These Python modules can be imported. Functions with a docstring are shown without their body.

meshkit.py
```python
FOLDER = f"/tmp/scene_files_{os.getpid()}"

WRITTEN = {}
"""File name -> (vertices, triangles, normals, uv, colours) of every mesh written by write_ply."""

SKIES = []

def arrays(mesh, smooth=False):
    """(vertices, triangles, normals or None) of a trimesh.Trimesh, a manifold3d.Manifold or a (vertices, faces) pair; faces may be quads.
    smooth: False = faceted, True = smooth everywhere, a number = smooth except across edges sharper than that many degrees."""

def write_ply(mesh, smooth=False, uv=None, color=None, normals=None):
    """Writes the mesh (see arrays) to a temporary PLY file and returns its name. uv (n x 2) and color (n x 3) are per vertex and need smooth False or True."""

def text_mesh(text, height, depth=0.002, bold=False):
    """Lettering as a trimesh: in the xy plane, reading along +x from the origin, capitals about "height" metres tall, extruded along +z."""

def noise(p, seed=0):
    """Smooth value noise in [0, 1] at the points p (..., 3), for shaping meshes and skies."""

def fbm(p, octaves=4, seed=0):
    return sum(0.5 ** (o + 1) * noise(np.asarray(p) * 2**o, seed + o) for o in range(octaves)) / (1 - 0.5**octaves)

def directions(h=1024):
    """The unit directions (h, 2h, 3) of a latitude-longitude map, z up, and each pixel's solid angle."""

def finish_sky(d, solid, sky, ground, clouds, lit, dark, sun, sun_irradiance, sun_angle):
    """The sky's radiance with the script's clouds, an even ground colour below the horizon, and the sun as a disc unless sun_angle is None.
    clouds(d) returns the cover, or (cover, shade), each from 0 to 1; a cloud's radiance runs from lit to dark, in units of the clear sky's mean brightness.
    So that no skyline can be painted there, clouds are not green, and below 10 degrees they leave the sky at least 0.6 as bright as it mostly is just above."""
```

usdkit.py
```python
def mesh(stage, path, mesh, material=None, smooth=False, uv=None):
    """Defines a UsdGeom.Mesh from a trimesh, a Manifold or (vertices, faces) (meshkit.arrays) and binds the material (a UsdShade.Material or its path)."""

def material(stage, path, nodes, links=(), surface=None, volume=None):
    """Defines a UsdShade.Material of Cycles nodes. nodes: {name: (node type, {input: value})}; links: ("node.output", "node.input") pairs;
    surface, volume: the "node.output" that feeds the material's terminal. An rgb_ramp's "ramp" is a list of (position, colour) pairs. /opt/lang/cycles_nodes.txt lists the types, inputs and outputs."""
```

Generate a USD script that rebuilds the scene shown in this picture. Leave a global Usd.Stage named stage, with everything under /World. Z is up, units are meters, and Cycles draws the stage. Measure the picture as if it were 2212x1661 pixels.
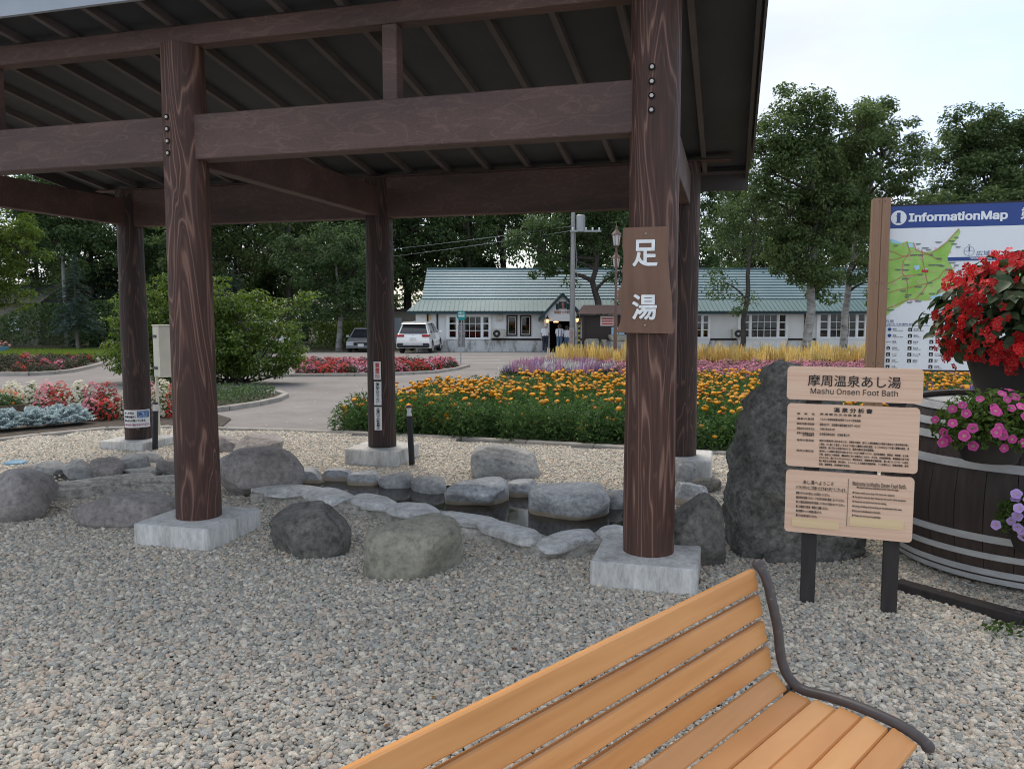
import glob, math, re
import numpy as np, trimesh, manifold3d, shapely, usdkit, meshkit
from shapely import affinity
from shapely.geometry import Polygon, box as sbox, LineString, Point
from pxr import Usd, UsdGeom, UsdLux, UsdShade, Sdf, Gf, Vt

EXPOSURE, SUN_I, SKY_S, CLOUD_L, CLOUD_D = 0.9, 0.36, 0.125, (4.5, 4.65, 4.9), (3.5, 3.8, 4.3)
stage = Usd.Stage.CreateInMemory()
UsdGeom.SetStageUpAxis(stage, 'Z')
UsdGeom.Xform.Define(stage, '/World')
LK = '/World/Looks/'

# ------------------------------------------------------------------ camera
F, PITCH, HC = 1692.0, 0.0893, 1.7            # focal length in 1/2212 of the picture's width, tilt down, eye height
cam = UsdGeom.Camera.Define(stage, '/World/camera')
cam.CreateHorizontalApertureAttr(36.0)
cam.CreateVerticalApertureAttr(27.0)
cam.CreateFocalLengthAttr(36.0 * F / 2212)
cam.CreateExposureAttr(EXPOSURE)
cam.AddTranslateOp().Set((0, 0, HC))
cam.AddRotateXOp().Set(90 - math.degrees(PITCH))

# ------------------------------------------------------------------ sky and sun
SUN_AZ, SUN_EL = math.radians(-14), math.radians(56)      # azimuth from +y towards +x
sun = UsdLux.DistantLight.Define(stage, '/World/sun')
sun.CreateNormalizeAttr(True)
sun.CreateIntensityAttr(SUN_I)
sun.CreateAngleAttr(32.0)
sun.CreateColorAttr((1.0, 0.91, 0.79))
sun.AddRotateZOp().Set(-math.degrees(SUN_AZ))
sun.AddRotateXOp().Set(-(90 - math.degrees(SUN_EL)))
# the lamp shines along -z: tilt it away from the zenith towards the sun's azimuth
dome = UsdLux.DomeLight.Define(stage, '/World/sky')
dome.GetPrim().SetCustomDataByKey('kind', 'structure')
sky = usdkit.material(stage, LK + 'sky', {
    's': ('sky_texture', {'sky_type': 'single_scattering', 'sun_disc': False, 'sun_elevation': SUN_EL, 'sun_rotation': SUN_AZ, 'aerosol_density': 2.0}),
    'g': ('texture_coordinate', {}), 'm': ('mapping', {'scale': (1.0, 1.0, 2.6)}),
    'n': ('noise_texture', {'scale': 2.3, 'detail': 7.0, 'roughness': 0.55, 'distortion': 0.4}),
    'r': ('rgb_ramp', {'ramp': [(0.38, (.16, .16, .16)), (0.5, (0.62, 0.62, 0.62)), (0.6, (1, 1, 1))]}),
    'n2': ('noise_texture', {'scale': 3.3, 'detail': 5.0}),
    'r2': ('rgb_ramp', {'ramp': [(0.3, CLOUD_D), (0.7, CLOUD_L)]}),
    'x': ('mix', {'use_clamp': False}), 'b': ('background_shader', {'strength': SKY_S})},
    [('g.generated', 'm.vector'), ('m.vector', 'n.vector'), ('m.vector', 'n2.vector'), ('n.fac', 'r.fac'), ('n2.fac', 'r2.fac'), ('r.color', 'x.fac'),
     ('s.color', 'x.color1'), ('r2.color', 'x.color2'), ('x.color', 'b.color')], surface='b.background')
UsdShade.MaterialBindingAPI.Apply(dome.GetPrim()).Bind(sky)

# ------------------------------------------------------------------ helpers: scene
used = {}
def numbered(path):
    n = used.get(path, -1) + 1
    used[path] = n
    return path if n == 0 else '%s_%03d' % (path, n)
BASE, LEAFY = {}, {}
def setdata(p, label=None, cat=None, group=None, kind=None):
    for k, v in (('label', label), ('category', cat), ('group', group), ('kind', kind)):
        if v: p.SetCustomDataByKey(k, v)
    return p
def thing(name, label, cat, loc=(0, 0, 0), rz=0.0, scale=None, group=None, kind=None):
    x = UsdGeom.Xform.Define(stage, numbered('/World/' + name))
    x.AddTranslateOp().Set(tuple(map(float, loc)))
    x.AddRotateZOp().Set(math.degrees(rz))
    s = (1, 1, 1) if scale is None else ((scale,) * 3 if np.ndim(scale) == 0 else tuple(scale))
    x.AddScaleOp().Set(tuple(map(float, s)))
    p = x.GetPrim()
    BASE[str(p.GetPath())] = np.array(loc, float)
    return setdata(p, label, cat, group, kind)
def dup(src, label, loc, rz=0.0, scale=None, group=None):
    d = src.GetCustomData()
    p = thing(re.sub(r'_\d{3}$', '', src.GetName()), label, d.get('category'), loc, rz, scale, group or d.get('group'))
    p.GetReferences().AddInternalReference(src.GetPath())
    p.SetInstanceable(True)
    return p
def shift(m, off):
    v, f, n = (None, None, None)
    if isinstance(m, trimesh.Trimesh):
        m = m.copy(); m.vertices = m.vertices + off; return m
    v, f = m
    return (np.asarray(v) + off, f)
def part(parent, name, mesh, mat, smooth=False, world=True, label=None, kind=None, col=None):
    """a Mesh under parent (or top level); world: the mesh is given in world coordinates"""
    pp = '/World' if parent is None else str(parent.GetPath())
    off = np.zeros(3)
    if world and parent is not None:
        top = '/'.join(pp.split('/')[:3]); off = -BASE[top]
    if isinstance(mesh, list): mesh = trimesh.util.concatenate(mesh)
    if world and parent is not None: mesh = shift(mesh, off)
    m = usdkit.mesh(stage, numbered(pp + '/' + name), mesh, mat, smooth)
    if col is None and str(mat.GetPath()) in LEAFY:                # a random number for each leaf
        n = len(m.GetPointsAttr().Get()); k = LEAFY[str(mat.GetPath())]
        q = np.random.default_rng(n).random(n // k + 1)[np.arange(n) // k]; col = np.c_[q, q, q]
    if col is not None:
        UsdGeom.PrimvarsAPI(m).CreatePrimvar('col', Sdf.ValueTypeNames.Color3fArray, 'vertex').Set(Vt.Vec3fArray.FromNumpy(np.asarray(col, np.float32)))
    return setdata(m.GetPrim(), label, None, None, kind)
def struct(name, mesh, mat, smooth=False, kind='structure', label=None, cat=None):
    p = part(None, name, mesh, mat, smooth)
    return setdata(p, label, cat, None, kind)
def holder(parent, name, label=None):
    """an Xform that holds the pieces of one part"""
    x = UsdGeom.Xform.Define(stage, numbered(str(parent.GetPath()) + '/' + name))
    return setdata(x.GetPrim(), label)

# ------------------------------------------------------------------ helpers: from the picture to the ground
cP, sP = math.cos(PITCH), math.sin(PITCH)
GY, GZ = [-100, 12, 28, 42, 47, 60, 400], [0, 0, -.16, -.385, -.55, -.6, -.6]
def gz(y): return np.interp(y, GY, GZ)
def ray(u, v):
    x, w = (u - 1106) / F, (830.5 - v) / F
    return np.array([x, cP + w * sP, -sP + w * cP])
def at_y(u, v, y):
    r = ray(u, v); p = r * (y / r[1]); p[2] += HC; return p
def gnd(u, v):
    r = ray(u, v); lo, hi = .3, 390.
    for _ in range(50):
        m = (lo + hi) / 2
        if HC + r[2] / r[1] * m > gz(m): lo = m
        else: hi = m
    return at_y(u, v, lo)
def onplane(u, v, P, d):
    n = np.array([-d[1], d[0], 0.]); r = ray(u, v)
    q = r * ((n @ (np.asarray(P) - [0, 0, HC])) / (n @ r)); q[2] += HC; return q

# ------------------------------------------------------------------ helpers: meshes
cat3 = trimesh.util.concatenate
UP = np.array([0, 0, 1.])
def nrm(v): v = np.asarray(v, float); return v / (np.linalg.norm(v) + 1e-12)
def box(c, s, rz=0.0, ch=0.0):
    """a box, edges chamfered by ch"""
    s = np.asarray(s, float) / 2
    if ch > 0:
        k = []
        for sx in (-1, 1):
            for sy in (-1, 1):
                for sz in (-1, 1):
                    q = np.array([sx, sy, sz])
                    for ax in range(3):
                        p = s - ch; p[ax] = s[ax]; k.append(q * p)
        m = trimesh.Trimesh(k).convex_hull
    else: m = trimesh.creation.box(s * 2)
    if rz: m.apply_transform(trimesh.transformations.rotation_matrix(rz, UP))
    m.apply_translation(c); return m
def bar(p, q, w, h, up=UP, ch=0.0):
    """a bar from p to q, w wide (sideways) and h high"""
    p, q = np.asarray(p, float), np.asarray(q, float)
    x = nrm(q - p); y = nrm(np.cross(up, x)); z = np.cross(x, y)
    m = box((0, 0, 0), (np.linalg.norm(q - p), w, h), ch=ch)
    T = np.eye(4); T[:3, 0], T[:3, 1], T[:3, 2], T[:3, 3] = x, y, z, (p + q) / 2
    m.apply_transform(T); return m
def tube(P, R, sides=8, cap=True):
    P = np.asarray(P, float); n = len(P); R = np.broadcast_to(np.asarray(R, float), (n,))
    t = np.gradient(P, axis=0); t /= np.linalg.norm(t, axis=1, keepdims=True) + 1e-12
    ref = np.array([0, 0, 1.]) if abs(t[:, 2]).mean() < .8 else np.array([1., 0, 0])
    a = np.cross(t, ref); a /= np.linalg.norm(a, axis=1, keepdims=True) + 1e-12
    b = np.cross(t, a); g = np.arange(sides) * 2 * np.pi / sides
    v = (P[:, None] + R[:, None, None] * (np.cos(g)[None, :, None] * a[:, None] + np.sin(g)[None, :, None] * b[:, None])).reshape(-1, 3)
    i, j = np.meshgrid(np.arange(n - 1), np.arange(sides), indexing='ij')
    A, B, C, D = i * sides + j, i * sides + (j + 1) % sides, (i + 1) * sides + (j + 1) % sides, (i + 1) * sides + j
    f = np.vstack([np.stack([A, C, B], -1).reshape(-1, 3), np.stack([A, D, C], -1).reshape(-1, 3)])
    if cap:
        v = np.vstack([v, P[0], P[-1]]); k = n * sides; j = np.arange(sides)
        f = np.vstack([f, np.stack([np.full(sides, k), j, (j + 1) % sides], -1), np.stack([np.full(sides, k + 1), (n - 1) * sides + (j + 1) % sides, (n - 1) * sides + j], -1)])
    return trimesh.Trimesh(v, f, process=False)
def lathe(prof, n=32, c=(0, 0, 0)):
    m = trimesh.creation.revolve(np.asarray(prof, float), sections=n); m.apply_translation(c); return m
def prism(poly, h, z0=0.0):
    geoms = getattr(poly, 'geoms', [poly])
    ms = [trimesh.creation.extrude_polygon(g, h, engine='earcut') for g in geoms if g.area > 1e-9]
    m = cat3(ms); m.apply_translation((0, 0, z0)); return m
def frame(o, ex, ey=UP, ez=None):
    T = np.eye(4); T[:3, 0] = ex; T[:3, 1] = ey; T[:3, 2] = np.cross(ex, ey) if ez is None else ez; T[:3, 3] = o; return T
def placed(m, T): m = m.copy(); m.apply_transform(T); return m
def sheet(poly, off, step=None):
    """a flat polygon (x, y) laid on the ground, off above it"""
    ms = []; ys = [-100, 12, 28, 42, 47, 60, 400]
    if step: ys = sorted(set(ys + list(np.arange(poly.bounds[1], poly.bounds[3], step))))
    for y0, y1 in zip(ys[:-1], ys[1:]):
        g = poly.intersection(sbox(-500, y0, 500, y1))
        for q in getattr(g, 'geoms', [g]):
            if q.geom_type == 'Polygon' and q.area > 1e-6:
                v, f = trimesh.creation.triangulate_polygon(q, engine='earcut')
                ms.append(trimesh.Trimesh(np.c_[v, gz(v[:, 1]) + off], f, process=False))
    m = cat3(ms)
    if m.face_normals[:, 2].mean() < 0: m.invert()
    return m
def kerb(pts, w=.12, h=.1, sink=.1):
    """kerb stones along a line on the ground, one mesh for each stone"""
    L = LineString(pts); n = max(1, int(round(L.length / .9))); out = []
    for k in range(n):
        a, b = np.array(L.interpolate(k * L.length / n).coords[0]), np.array(L.interpolate((k + 1) * L.length / n).coords[0])
        d = nrm(b - a) * .004
        p, q = np.r_[a + d, gz(a[1]) + (h - sink) / 2], np.r_[b - d, gz(b[1]) + (h - sink) / 2]
        out.append(bar(p, q, w, h + sink, ch=.012))
    return out
def ico(n): return trimesh.creation.icosphere(subdivisions=n)
_I4 = ico(4)
def rock(c, s, seed, rz=0.0, rough=.10, boxy=.75, cuts=5, sub=4, fine=.02):
    m = (_I4 if sub == 4 else ico(sub)).copy(); p = m.vertices.copy(); rng = np.random.default_rng(seed)
    p = np.sign(p) * np.abs(p) ** boxy; p /= np.abs(p).max()
    for _ in range(cuts):
        d = nrm(rng.normal(size=3) * [1, 1, .8]); h = rng.uniform(.62, .82); k = p @ d
        p -= np.outer(np.clip(k - h, 0, None) * .85, d)
    n0 = nrm(1) if False else p / np.linalg.norm(p, axis=1, keepdims=True)
    p += n0 * ((meshkit.fbm(p * 1.3 + seed * 3.1, 4, seed) - .5) * 2 * rough * 1.3)[:, None]
    p += n0 * ((meshkit.fbm(p * 6 + seed, 3, seed + 9) - .5) * 2 * fine)[:, None]
    p *= np.asarray(s) / 2
    m.vertices = p
    m.apply_transform(trimesh.transformations.rotation_matrix(rz, UP)); m.apply_translation(c); return m
def rock_px(uL, uR, vT, vB, seed, depth=.8, sink=.25, **k):
    """a boulder from its outline in the picture, standing on the ground"""
    g = gnd((uL + uR) / 2, vB); w0 = (uR - uL) / F * g[1]; d = w0 * depth
    yc = g[1] + d * .42; w = (uR - uL) / F * yc
    zt = at_y((uL + uR) / 2, vT, yc)[2]; x = at_y((uL + uR) / 2, vB, yc)[0]; zg = gz(yc)
    h = (zt - zg) * (1 + sink)
    return rock((x, yc, zt - h / 2), (w * 1.03, d, h), seed, **k), np.array([x, yc, zg])

# leaves: each a folded rhombus of two triangles
def leaves(P, L, rng, asp=.5, up=.6, out=None, droop=0.0, fold=.25, jit=.3):
    P = np.asarray(P, float); n = len(P)
    nr = rng.normal(size=(n, 3)); nr /= np.linalg.norm(nr, axis=1, keepdims=True)
    nr = nr * (1 - up) + np.array([0, 0, 1.]) * up
    if out is not None: nr += out * .35
    nr /= np.linalg.norm(nr, axis=1, keepdims=True)
    a = rng.normal(size=(n, 3))
    if out is not None: a = a * .6 + out
    a[:, 2] -= droop
    a -= nr * (a * nr).sum(1, keepdims=True); a /= np.linalg.norm(a, axis=1, keepdims=True) + 1e-9
    b = np.cross(nr, a); l = (np.broadcast_to(L, (n,)) * rng.uniform(1 - jit, 1 + jit, n))[:, None]
    v = np.stack([P - a * l * .5, P + b * l * asp * .5 + nr * l * fold * .3, P + a * l * .5 - nr * l * .1, P - b * l * asp * .5 + nr * l * fold * .3], 1).reshape(-1, 3)
    k = np.arange(n)[:, None] * 4
    f = np.concatenate([k + [0, 1, 2], k + [0, 2, 3]], 0)
    return trimesh.Trimesh(v, f, process=False)

# ------------------------------------------------------------------ helpers: lettering and flat print
FONTS = {}
def font_of(name, size):
    from PIL import ImageFont
    d = glob.glob('/opt/blender-*/*/datafiles/fonts')[0]
    if (name, size) not in FONTS:
        FONTS[name, size] = ImageFont.truetype(d + {'cjk': '/Noto Sans CJK Regular.woff2', 'en': '/Inter.woff2'}[name], size)
    return FONTS[name, size]
def glyphs(text, font='cjk', px=64, bold=0, rnd=0.0, gap=0, vertical=False):
    """the outlines of a text, about 1 high"""
    from PIL import Image, ImageDraw
    f = font_of(font, px); W = (len(text) + 2) * (px + gap) + 40; H = px * 2
    if vertical: W, H = px * 2, (len(text) + 1) * (px + gap) + 40
    im = Image.new('L', (W, H)); d = ImageDraw.Draw(im); x = 20; y = px * 1.5
    for ch in text:
        d.text((20, x + px * .85) if vertical else (x, y), ch, 255, f, anchor='ls', stroke_width=bold)
        x += (px if vertical else f.getlength(ch)) + gap
    on = np.pad(np.asarray(im) > 127, ((0, 0), (1, 1))).astype(np.int8)
    r, s = np.nonzero(np.diff(on, axis=1) == 1); e = np.nonzero(np.diff(on, axis=1) == -1)[1]
    g = shapely.union_all(shapely.box(s, -r - 1, e, -r)).buffer(.6).buffer(-.6)
    if rnd: g = g.buffer(-rnd).buffer(rnd * 1.0)
    return affinity.scale(g.simplify(.7), 1 / px, 1 / px, origin=(0, 0))
def fit(g, x0, y0, x1, y1):
    b = g.bounds
    g = affinity.translate(g, -b[0], -b[1])
    g = affinity.scale(g, (x1 - x0) / max(b[2] - b[0], 1e-9), (y1 - y0) / max(b[3] - b[1], 1e-9), origin=(0, 0))
    return affinity.translate(g, x0, y0)
class Board:
    """a vertical plane seen from the front: o a point on it, ex to the right"""
    def __init__(s, o, ex): s.o = np.asarray(o, float); s.ex = nrm(ex); s.n = np.cross(s.ex, UP); s.T = frame(s.o, s.ex, UP)
    def st(s, u, v): q = onplane(u, v, s.o, s.ex) - s.o; return q @ s.ex, q[2]
    def text(s, text, q, off=.001, dep=.0012, **k):
        """q: left, top, right, bottom in the picture (the left edge's heights)"""
        a, b = s.st(q[0], q[3]), s.st(q[2], q[3])
        t = s.st(q[0], q[1])
        return s.put(fit(glyphs(text, **k), a[0], a[1], b[0], t[1]), off, dep)
    def put(s, g, off=.001, dep=.0012): return placed(prism(g, dep, off), s.T)
    def poly(s, pts): return Polygon([s.st(*p) for p in pts])
def rrect(x0, y0, x1, y1, r): return sbox(x0 + r, y0 + r, x1 - r, y1 - r).buffer(r, quad_segs=5)

# ------------------------------------------------------------------ materials
def mat(name, ramp, scale=(1, 1, 1), detail=4.0, rough=.6, bump=0.0, bscale=None, spec=.35, coord='pos', distort=0.0, extra=None, metallic=0.0, nrough=.55, bdist=.01, coat=0.0, speck=None, tide=None):
    """noise through a ramp; bump from a finer noise"""
    if not isinstance(ramp[0][-1], (tuple, list, np.ndarray)) : ramp = [(0, ramp), (1, ramp)] if np.ndim(ramp) == 1 else ramp
    N = {'g': ('geometry', {}), 't': ('texture_coordinate', {}), 'm': ('mapping', {'scale': scale}), 'n': ('noise_texture', {'scale': 1.0, 'detail': detail, 'roughness': nrough, 'distortion': distort}),
         'r': ('rgb_ramp', {'ramp': ramp}), 'p': ('principled_bsdf', {'roughness': rough, 'specular_ior_level': spec, 'metallic': metallic, 'coat_weight': coat})}
    Lk = [('g.position' if coord == 'pos' else 't.object', 'm.vector'), ('m.vector', 'n.vector'), ('n.fac', 'r.fac'), ('r.color', 'p.base_color')]
    if bump:
        N['m2'] = ('mapping', {'scale': bscale or tuple(4 * np.array(scale))}); N['n2'] = ('noise_texture', {'scale': 1.0, 'detail': 5.0, 'roughness': .6}); N['b'] = ('bump', {'strength': bump, 'distance': bdist})
        Lk += [('g.position' if coord == 'pos' else 't.object', 'm2.vector'), ('m2.vector', 'n2.vector'), ('n2.fac', 'b.height'), ('b.normal', 'p.normal')]
    src = 'r.color'
    if speck:                                                       # finer mottling over the main colour
        N['m4'] = ('mapping', {'scale': tuple(np.array(scale) * speck[0])}); N['n4'] = ('noise_texture', {'scale': 1.0, 'detail': 9.0, 'roughness': .75})
        N['r4'] = ('rgb_ramp', {'ramp': [(.34, (1 - speck[1],) * 3), (.5, (1, 1, 1)), (.68, (1 + speck[1] * .9,) * 3)]}); N['x4'] = ('mix_color', {'blend_type': 'multiply', 'fac': 1.0, 'use_clamp': False})
        Lk += [('g.position' if coord == 'pos' else 't.object', 'm4.vector'), ('m4.vector', 'n4.vector'), ('n4.fac', 'r4.fac'), (src, 'x4.a'), ('r4.color', 'x4.b')]; src = 'x4.result'
    if tide:                                                        # mineral stain left along the water's edge: (height, colour)
        N['sz'] = ('separate_xyz', {}); N['tz'] = ('math', {'math_type': 'multiply_add', 'value2': .07, 'value3': -.035}); N['ad'] = ('math', {'math_type': 'add'}); N['tr'] = ('rgb_ramp', {'ramp': [(.0, (1, 1, 1)), (tide[0] * .75, (.85, .85, .85)), (tide[0], (0, 0, 0))]}); N['xt'] = ('mix_color', {'b': tide[1], 'use_clamp': False})
        Lk += [('g.position', 'sz.vector'), ('n.fac', 'tz.value1'), ('sz.z', 'ad.value1'), ('tz.value', 'ad.value2'), ('ad.value', 'tr.fac'), ('tr.color', 'xt.fac'), (src, 'xt.a')]; src = 'xt.result'
    Lk = [q for q in Lk if q != ('r.color', 'p.base_color')] + [(src, 'p.base_color')]
    return usdkit.material(stage, LK + name, N, Lk, surface='p.BSDF')
def plain(name, c, rough=.5, spec=.4, metallic=0.0, emit=None, coat=0.0, v=.08):
    if emit:
        return usdkit.material(stage, LK + name, {'p': ('principled_bsdf', {'base_color': c, 'roughness': rough, 'emission_color': c, 'emission_strength': emit})}, [], surface='p.BSDF')
    lo, hi = tuple(np.array(c) * (1 - v)), tuple(np.array(c) * (1 + v))
    return mat(name, [(.3, lo), (.7, hi)], scale=(3, 3, 3), rough=rough, spec=spec, metallic=metallic, coat=coat)
def leafmat(name, stops, trans=.35, rough=.55, k=4, spec=.3, mul=1.0):
    """leaf colour by leaf and by plant, with light passing through"""
    LEAFY[LK + name] = k; stops = [(a, tuple(np.array(c) * mul)) for a, c in stops]
    N = {'g': ('geometry', {}), 'i': ('attribute', {'attribute': 'col'}), 'o': ('object_info', {}), 'n': ('noise_texture', {'scale': .9, 'detail': 2.0}), 'a': ('math', {'math_type': 'multiply_add', 'value2': .55, 'value3': -.02}), 'c': ('math', {'math_type': 'multiply_add', 'value2': .3}), 'd': ('math', {'math_type': 'multiply_add', 'value2': .17}),
         'r': ('rgb_ramp', {'ramp': stops}), 'p': ('principled_bsdf', {'roughness': rough, 'specular_ior_level': spec}), 't': ('translucent_bsdf', {}), 'x': ('mix_closure', {'fac': trans}), 'h': ('hsv', {'value': 1.5, 'saturation': 1.1})}
    Lk = [('i.fac', 'a.value1'), ('g.position', 'n.vector'), ('n.fac', 'c.value1'), ('a.value', 'c.value3'), ('o.random', 'd.value1'), ('c.value', 'd.value3'), ('d.value', 'r.fac'), ('r.color', 'p.base_color'), ('r.color', 'h.color'), ('h.color', 't.color'), ('p.BSDF', 'x.closure1'), ('t.BSDF', 'x.closure2')]
    return usdkit.material(stage, LK + name, N, Lk, surface='x.closure')
def colmat(name, rough=.5, trans=.25, mul=1.0):
    return usdkit.material(stage, LK + name, {'a': ('attribute', {'attribute': 'col'}), 'o': ('object_info', {}), 'v': ('math', {'math_type': 'multiply_add', 'value2': .5, 'value3': .72 * mul}), 'h': ('hsv', {}),
        'p': ('principled_bsdf', {'roughness': rough, 'specular_ior_level': .25}), 't': ('translucent_bsdf', {}), 'x': ('mix_closure', {'fac': trans})},
        [('a.color', 'h.color'), ('o.random', 'v.value1'), ('v.value', 'h.value'), ('h.color', 'p.base_color'), ('h.color', 't.color'), ('p.BSDF', 'x.closure1'), ('t.BSDF', 'x.closure2')], surface='x.closure')
def woodmat(name, dark, light, wear, axis='z', s=1.0, contour=9.0, rough=.62, coord='pos', grain=.35, bump=.25):
    """stained wood: growth rings cut lengthwise show as bent contour lines, worn lighter along them"""
    st = {'z': (5.5 * s, 5.5 * s, .62 * s), 'x': (.55 * s, 5 * s, 5 * s), 'y': (5 * s, .55 * s, 5 * s)}[axis]
    fn = {'z': (90 * s, 90 * s, 3.5 * s), 'x': (3 * s, 90 * s, 90 * s), 'y': (90 * s, 3 * s, 90 * s)}[axis]
    src = 'g.position' if coord == 'pos' else 't.object'
    N = {'g': ('geometry', {}), 't': ('texture_coordinate', {}), 'm': ('mapping', {'scale': st}), 'n': ('noise_texture', {'scale': 1.0, 'detail': 2.4, 'roughness': .42, 'distortion': .8}),
         'k': ('math', {'math_type': 'multiply', 'value2': contour}), 'f': ('math', {'math_type': 'pingpong', 'value2': .5}), 'r': ('rgb_ramp', {'ramp': [(0, wear), (.07, wear), (.2, light), (.45, dark), (.85, dark), (1, light)]}),
         'm2': ('mapping', {'scale': fn}), 'n2': ('noise_texture', {'scale': 1.0, 'detail': 3.0}), 'r2': ('rgb_ramp', {'ramp': [(.3, (.55, .55, .55)), (.7, (1.25, 1.25, 1.25))]}), 'x': ('mix_color', {'blend_type': 'multiply', 'fac': grain, 'use_clamp': False}),
         'm3': ('mapping', {'scale': tuple(np.array(st) * .25)}), 'n3': ('noise_texture', {'scale': 1.0, 'detail': 3.0}), 'r3': ('rgb_ramp', {'ramp': [(.3, (.6, .6, .62)), (.68, (1.35, 1.25, 1.2))]}), 'x3': ('mix_color', {'blend_type': 'multiply', 'fac': .8, 'use_clamp': False}),
         'b': ('bump', {'strength': bump, 'distance': .006}), 'p': ('principled_bsdf', {'roughness': rough, 'specular_ior_level': .35})}
    Lk = [(src, 'm.vector'), (src, 'm2.vector'), (src, 'm3.vector'), ('m.vector', 'n.vector'), ('n.fac', 'k.value1'), ('k.value', 'f.value1'), ('m2.vector', 'n2.vector'), ('m3.vector', 'n3.vector'), ('n3.fac', 'r3.fac'),
          ('n2.fac', 'r2.fac'), ('r.color', 'x.a'), ('r2.color', 'x.b'), ('x.result', 'x3.a'), ('r3.color', 'x3.b'), ('x3.result', 'p.base_color'), ('n2.fac', 'b.height'), ('b.normal', 'p.normal')]
    N['f2'] = ('math', {'math_type': 'multiply', 'value2': 2.0}); Lk += [('f.value', 'f2.value1'), ('f2.value', 'r.fac')]
    return usdkit.material(stage, LK + name, N, Lk, surface='p.BSDF')
# ------------------------------------------------------------------ materials of the place
M = {}
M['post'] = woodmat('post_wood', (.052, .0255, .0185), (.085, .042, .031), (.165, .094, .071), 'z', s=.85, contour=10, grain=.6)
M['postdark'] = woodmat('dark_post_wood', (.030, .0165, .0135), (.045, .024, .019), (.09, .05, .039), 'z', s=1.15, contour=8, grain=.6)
M['beam'] = woodmat('beam_wood', (.086, .052, .045), (.094, .057, .049), (.112, .070, .058), 'x', s=2.4, contour=4, grain=.45)
M['rafter'] = mat('rafter_wood', [(.3, (.090, .072, .067)), (.7, (.122, .10, .093))], scale=(3, 3, 12), rough=.7)
M['deck'] = mat('roof_deck_boards', [(.3, (.042, .043, .046)), (.7, (.058, .06, .064))], scale=(2, 2, 2), rough=.7)
M['steel_roof'] = plain('roof_sheet', (.10, .10, .105), rough=.45, metallic=.3)
M['fascia'] = plain('fascia_board', (.30, .33, .37), rough=.5)
M['barge'] = plain('barge_board', (.05, .042, .04), rough=.6)
M['concrete'] = mat('footing_concrete', [(.28, (.28, .27, .245)), (.45, (.48, .47, .44)), (.75, (.60, .59, .56))], scale=(4.5, 4.5, 1.2), detail=9, rough=.85, bump=.35, bscale=(60, 60, 45), bdist=.004, nrough=.68, speck=(7, .3))
M['bolt'] = plain('bolt_steel', (.42, .38, .34), rough=.4, metallic=.6)
M['hole'] = plain('bolt_hole', (.012, .01, .01), rough=.9)
M['gravelbase'] = mat('gravel_bed', [(.3, (.16, .15, .135)), (.7, (.34, .32, .285))], scale=(40, 40, 40), rough=.9)
M['asphalt'] = mat('asphalt', [(.25, (.15, .135, .123)), (.5, (.205, .187, .172)), (.75, (.255, .234, .215))], scale=(.9, .9, .9), detail=12, rough=.9, bump=.3, bscale=(70, 70, 70), nrough=.72)
M['road'] = mat('road_asphalt', [(.25, (.17, .155, .142)), (.75, (.24, .222, .205))], scale=(.35, .5, .5), detail=10, rough=.9, nrough=.7)
M['soil'] = mat('bed_soil', [(.3, (.035, .027, .02)), (.7, (.085, .065, .048))], scale=(9, 9, 9), detail=8, rough=.95, bump=.6, bscale=(30, 30, 30))
M['earth'] = mat('ground_earth', [(.3, (.05, .052, .024)), (.7, (.10, .088, .052))], scale=(.6, .6, .6), detail=8, rough=.95)
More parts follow.
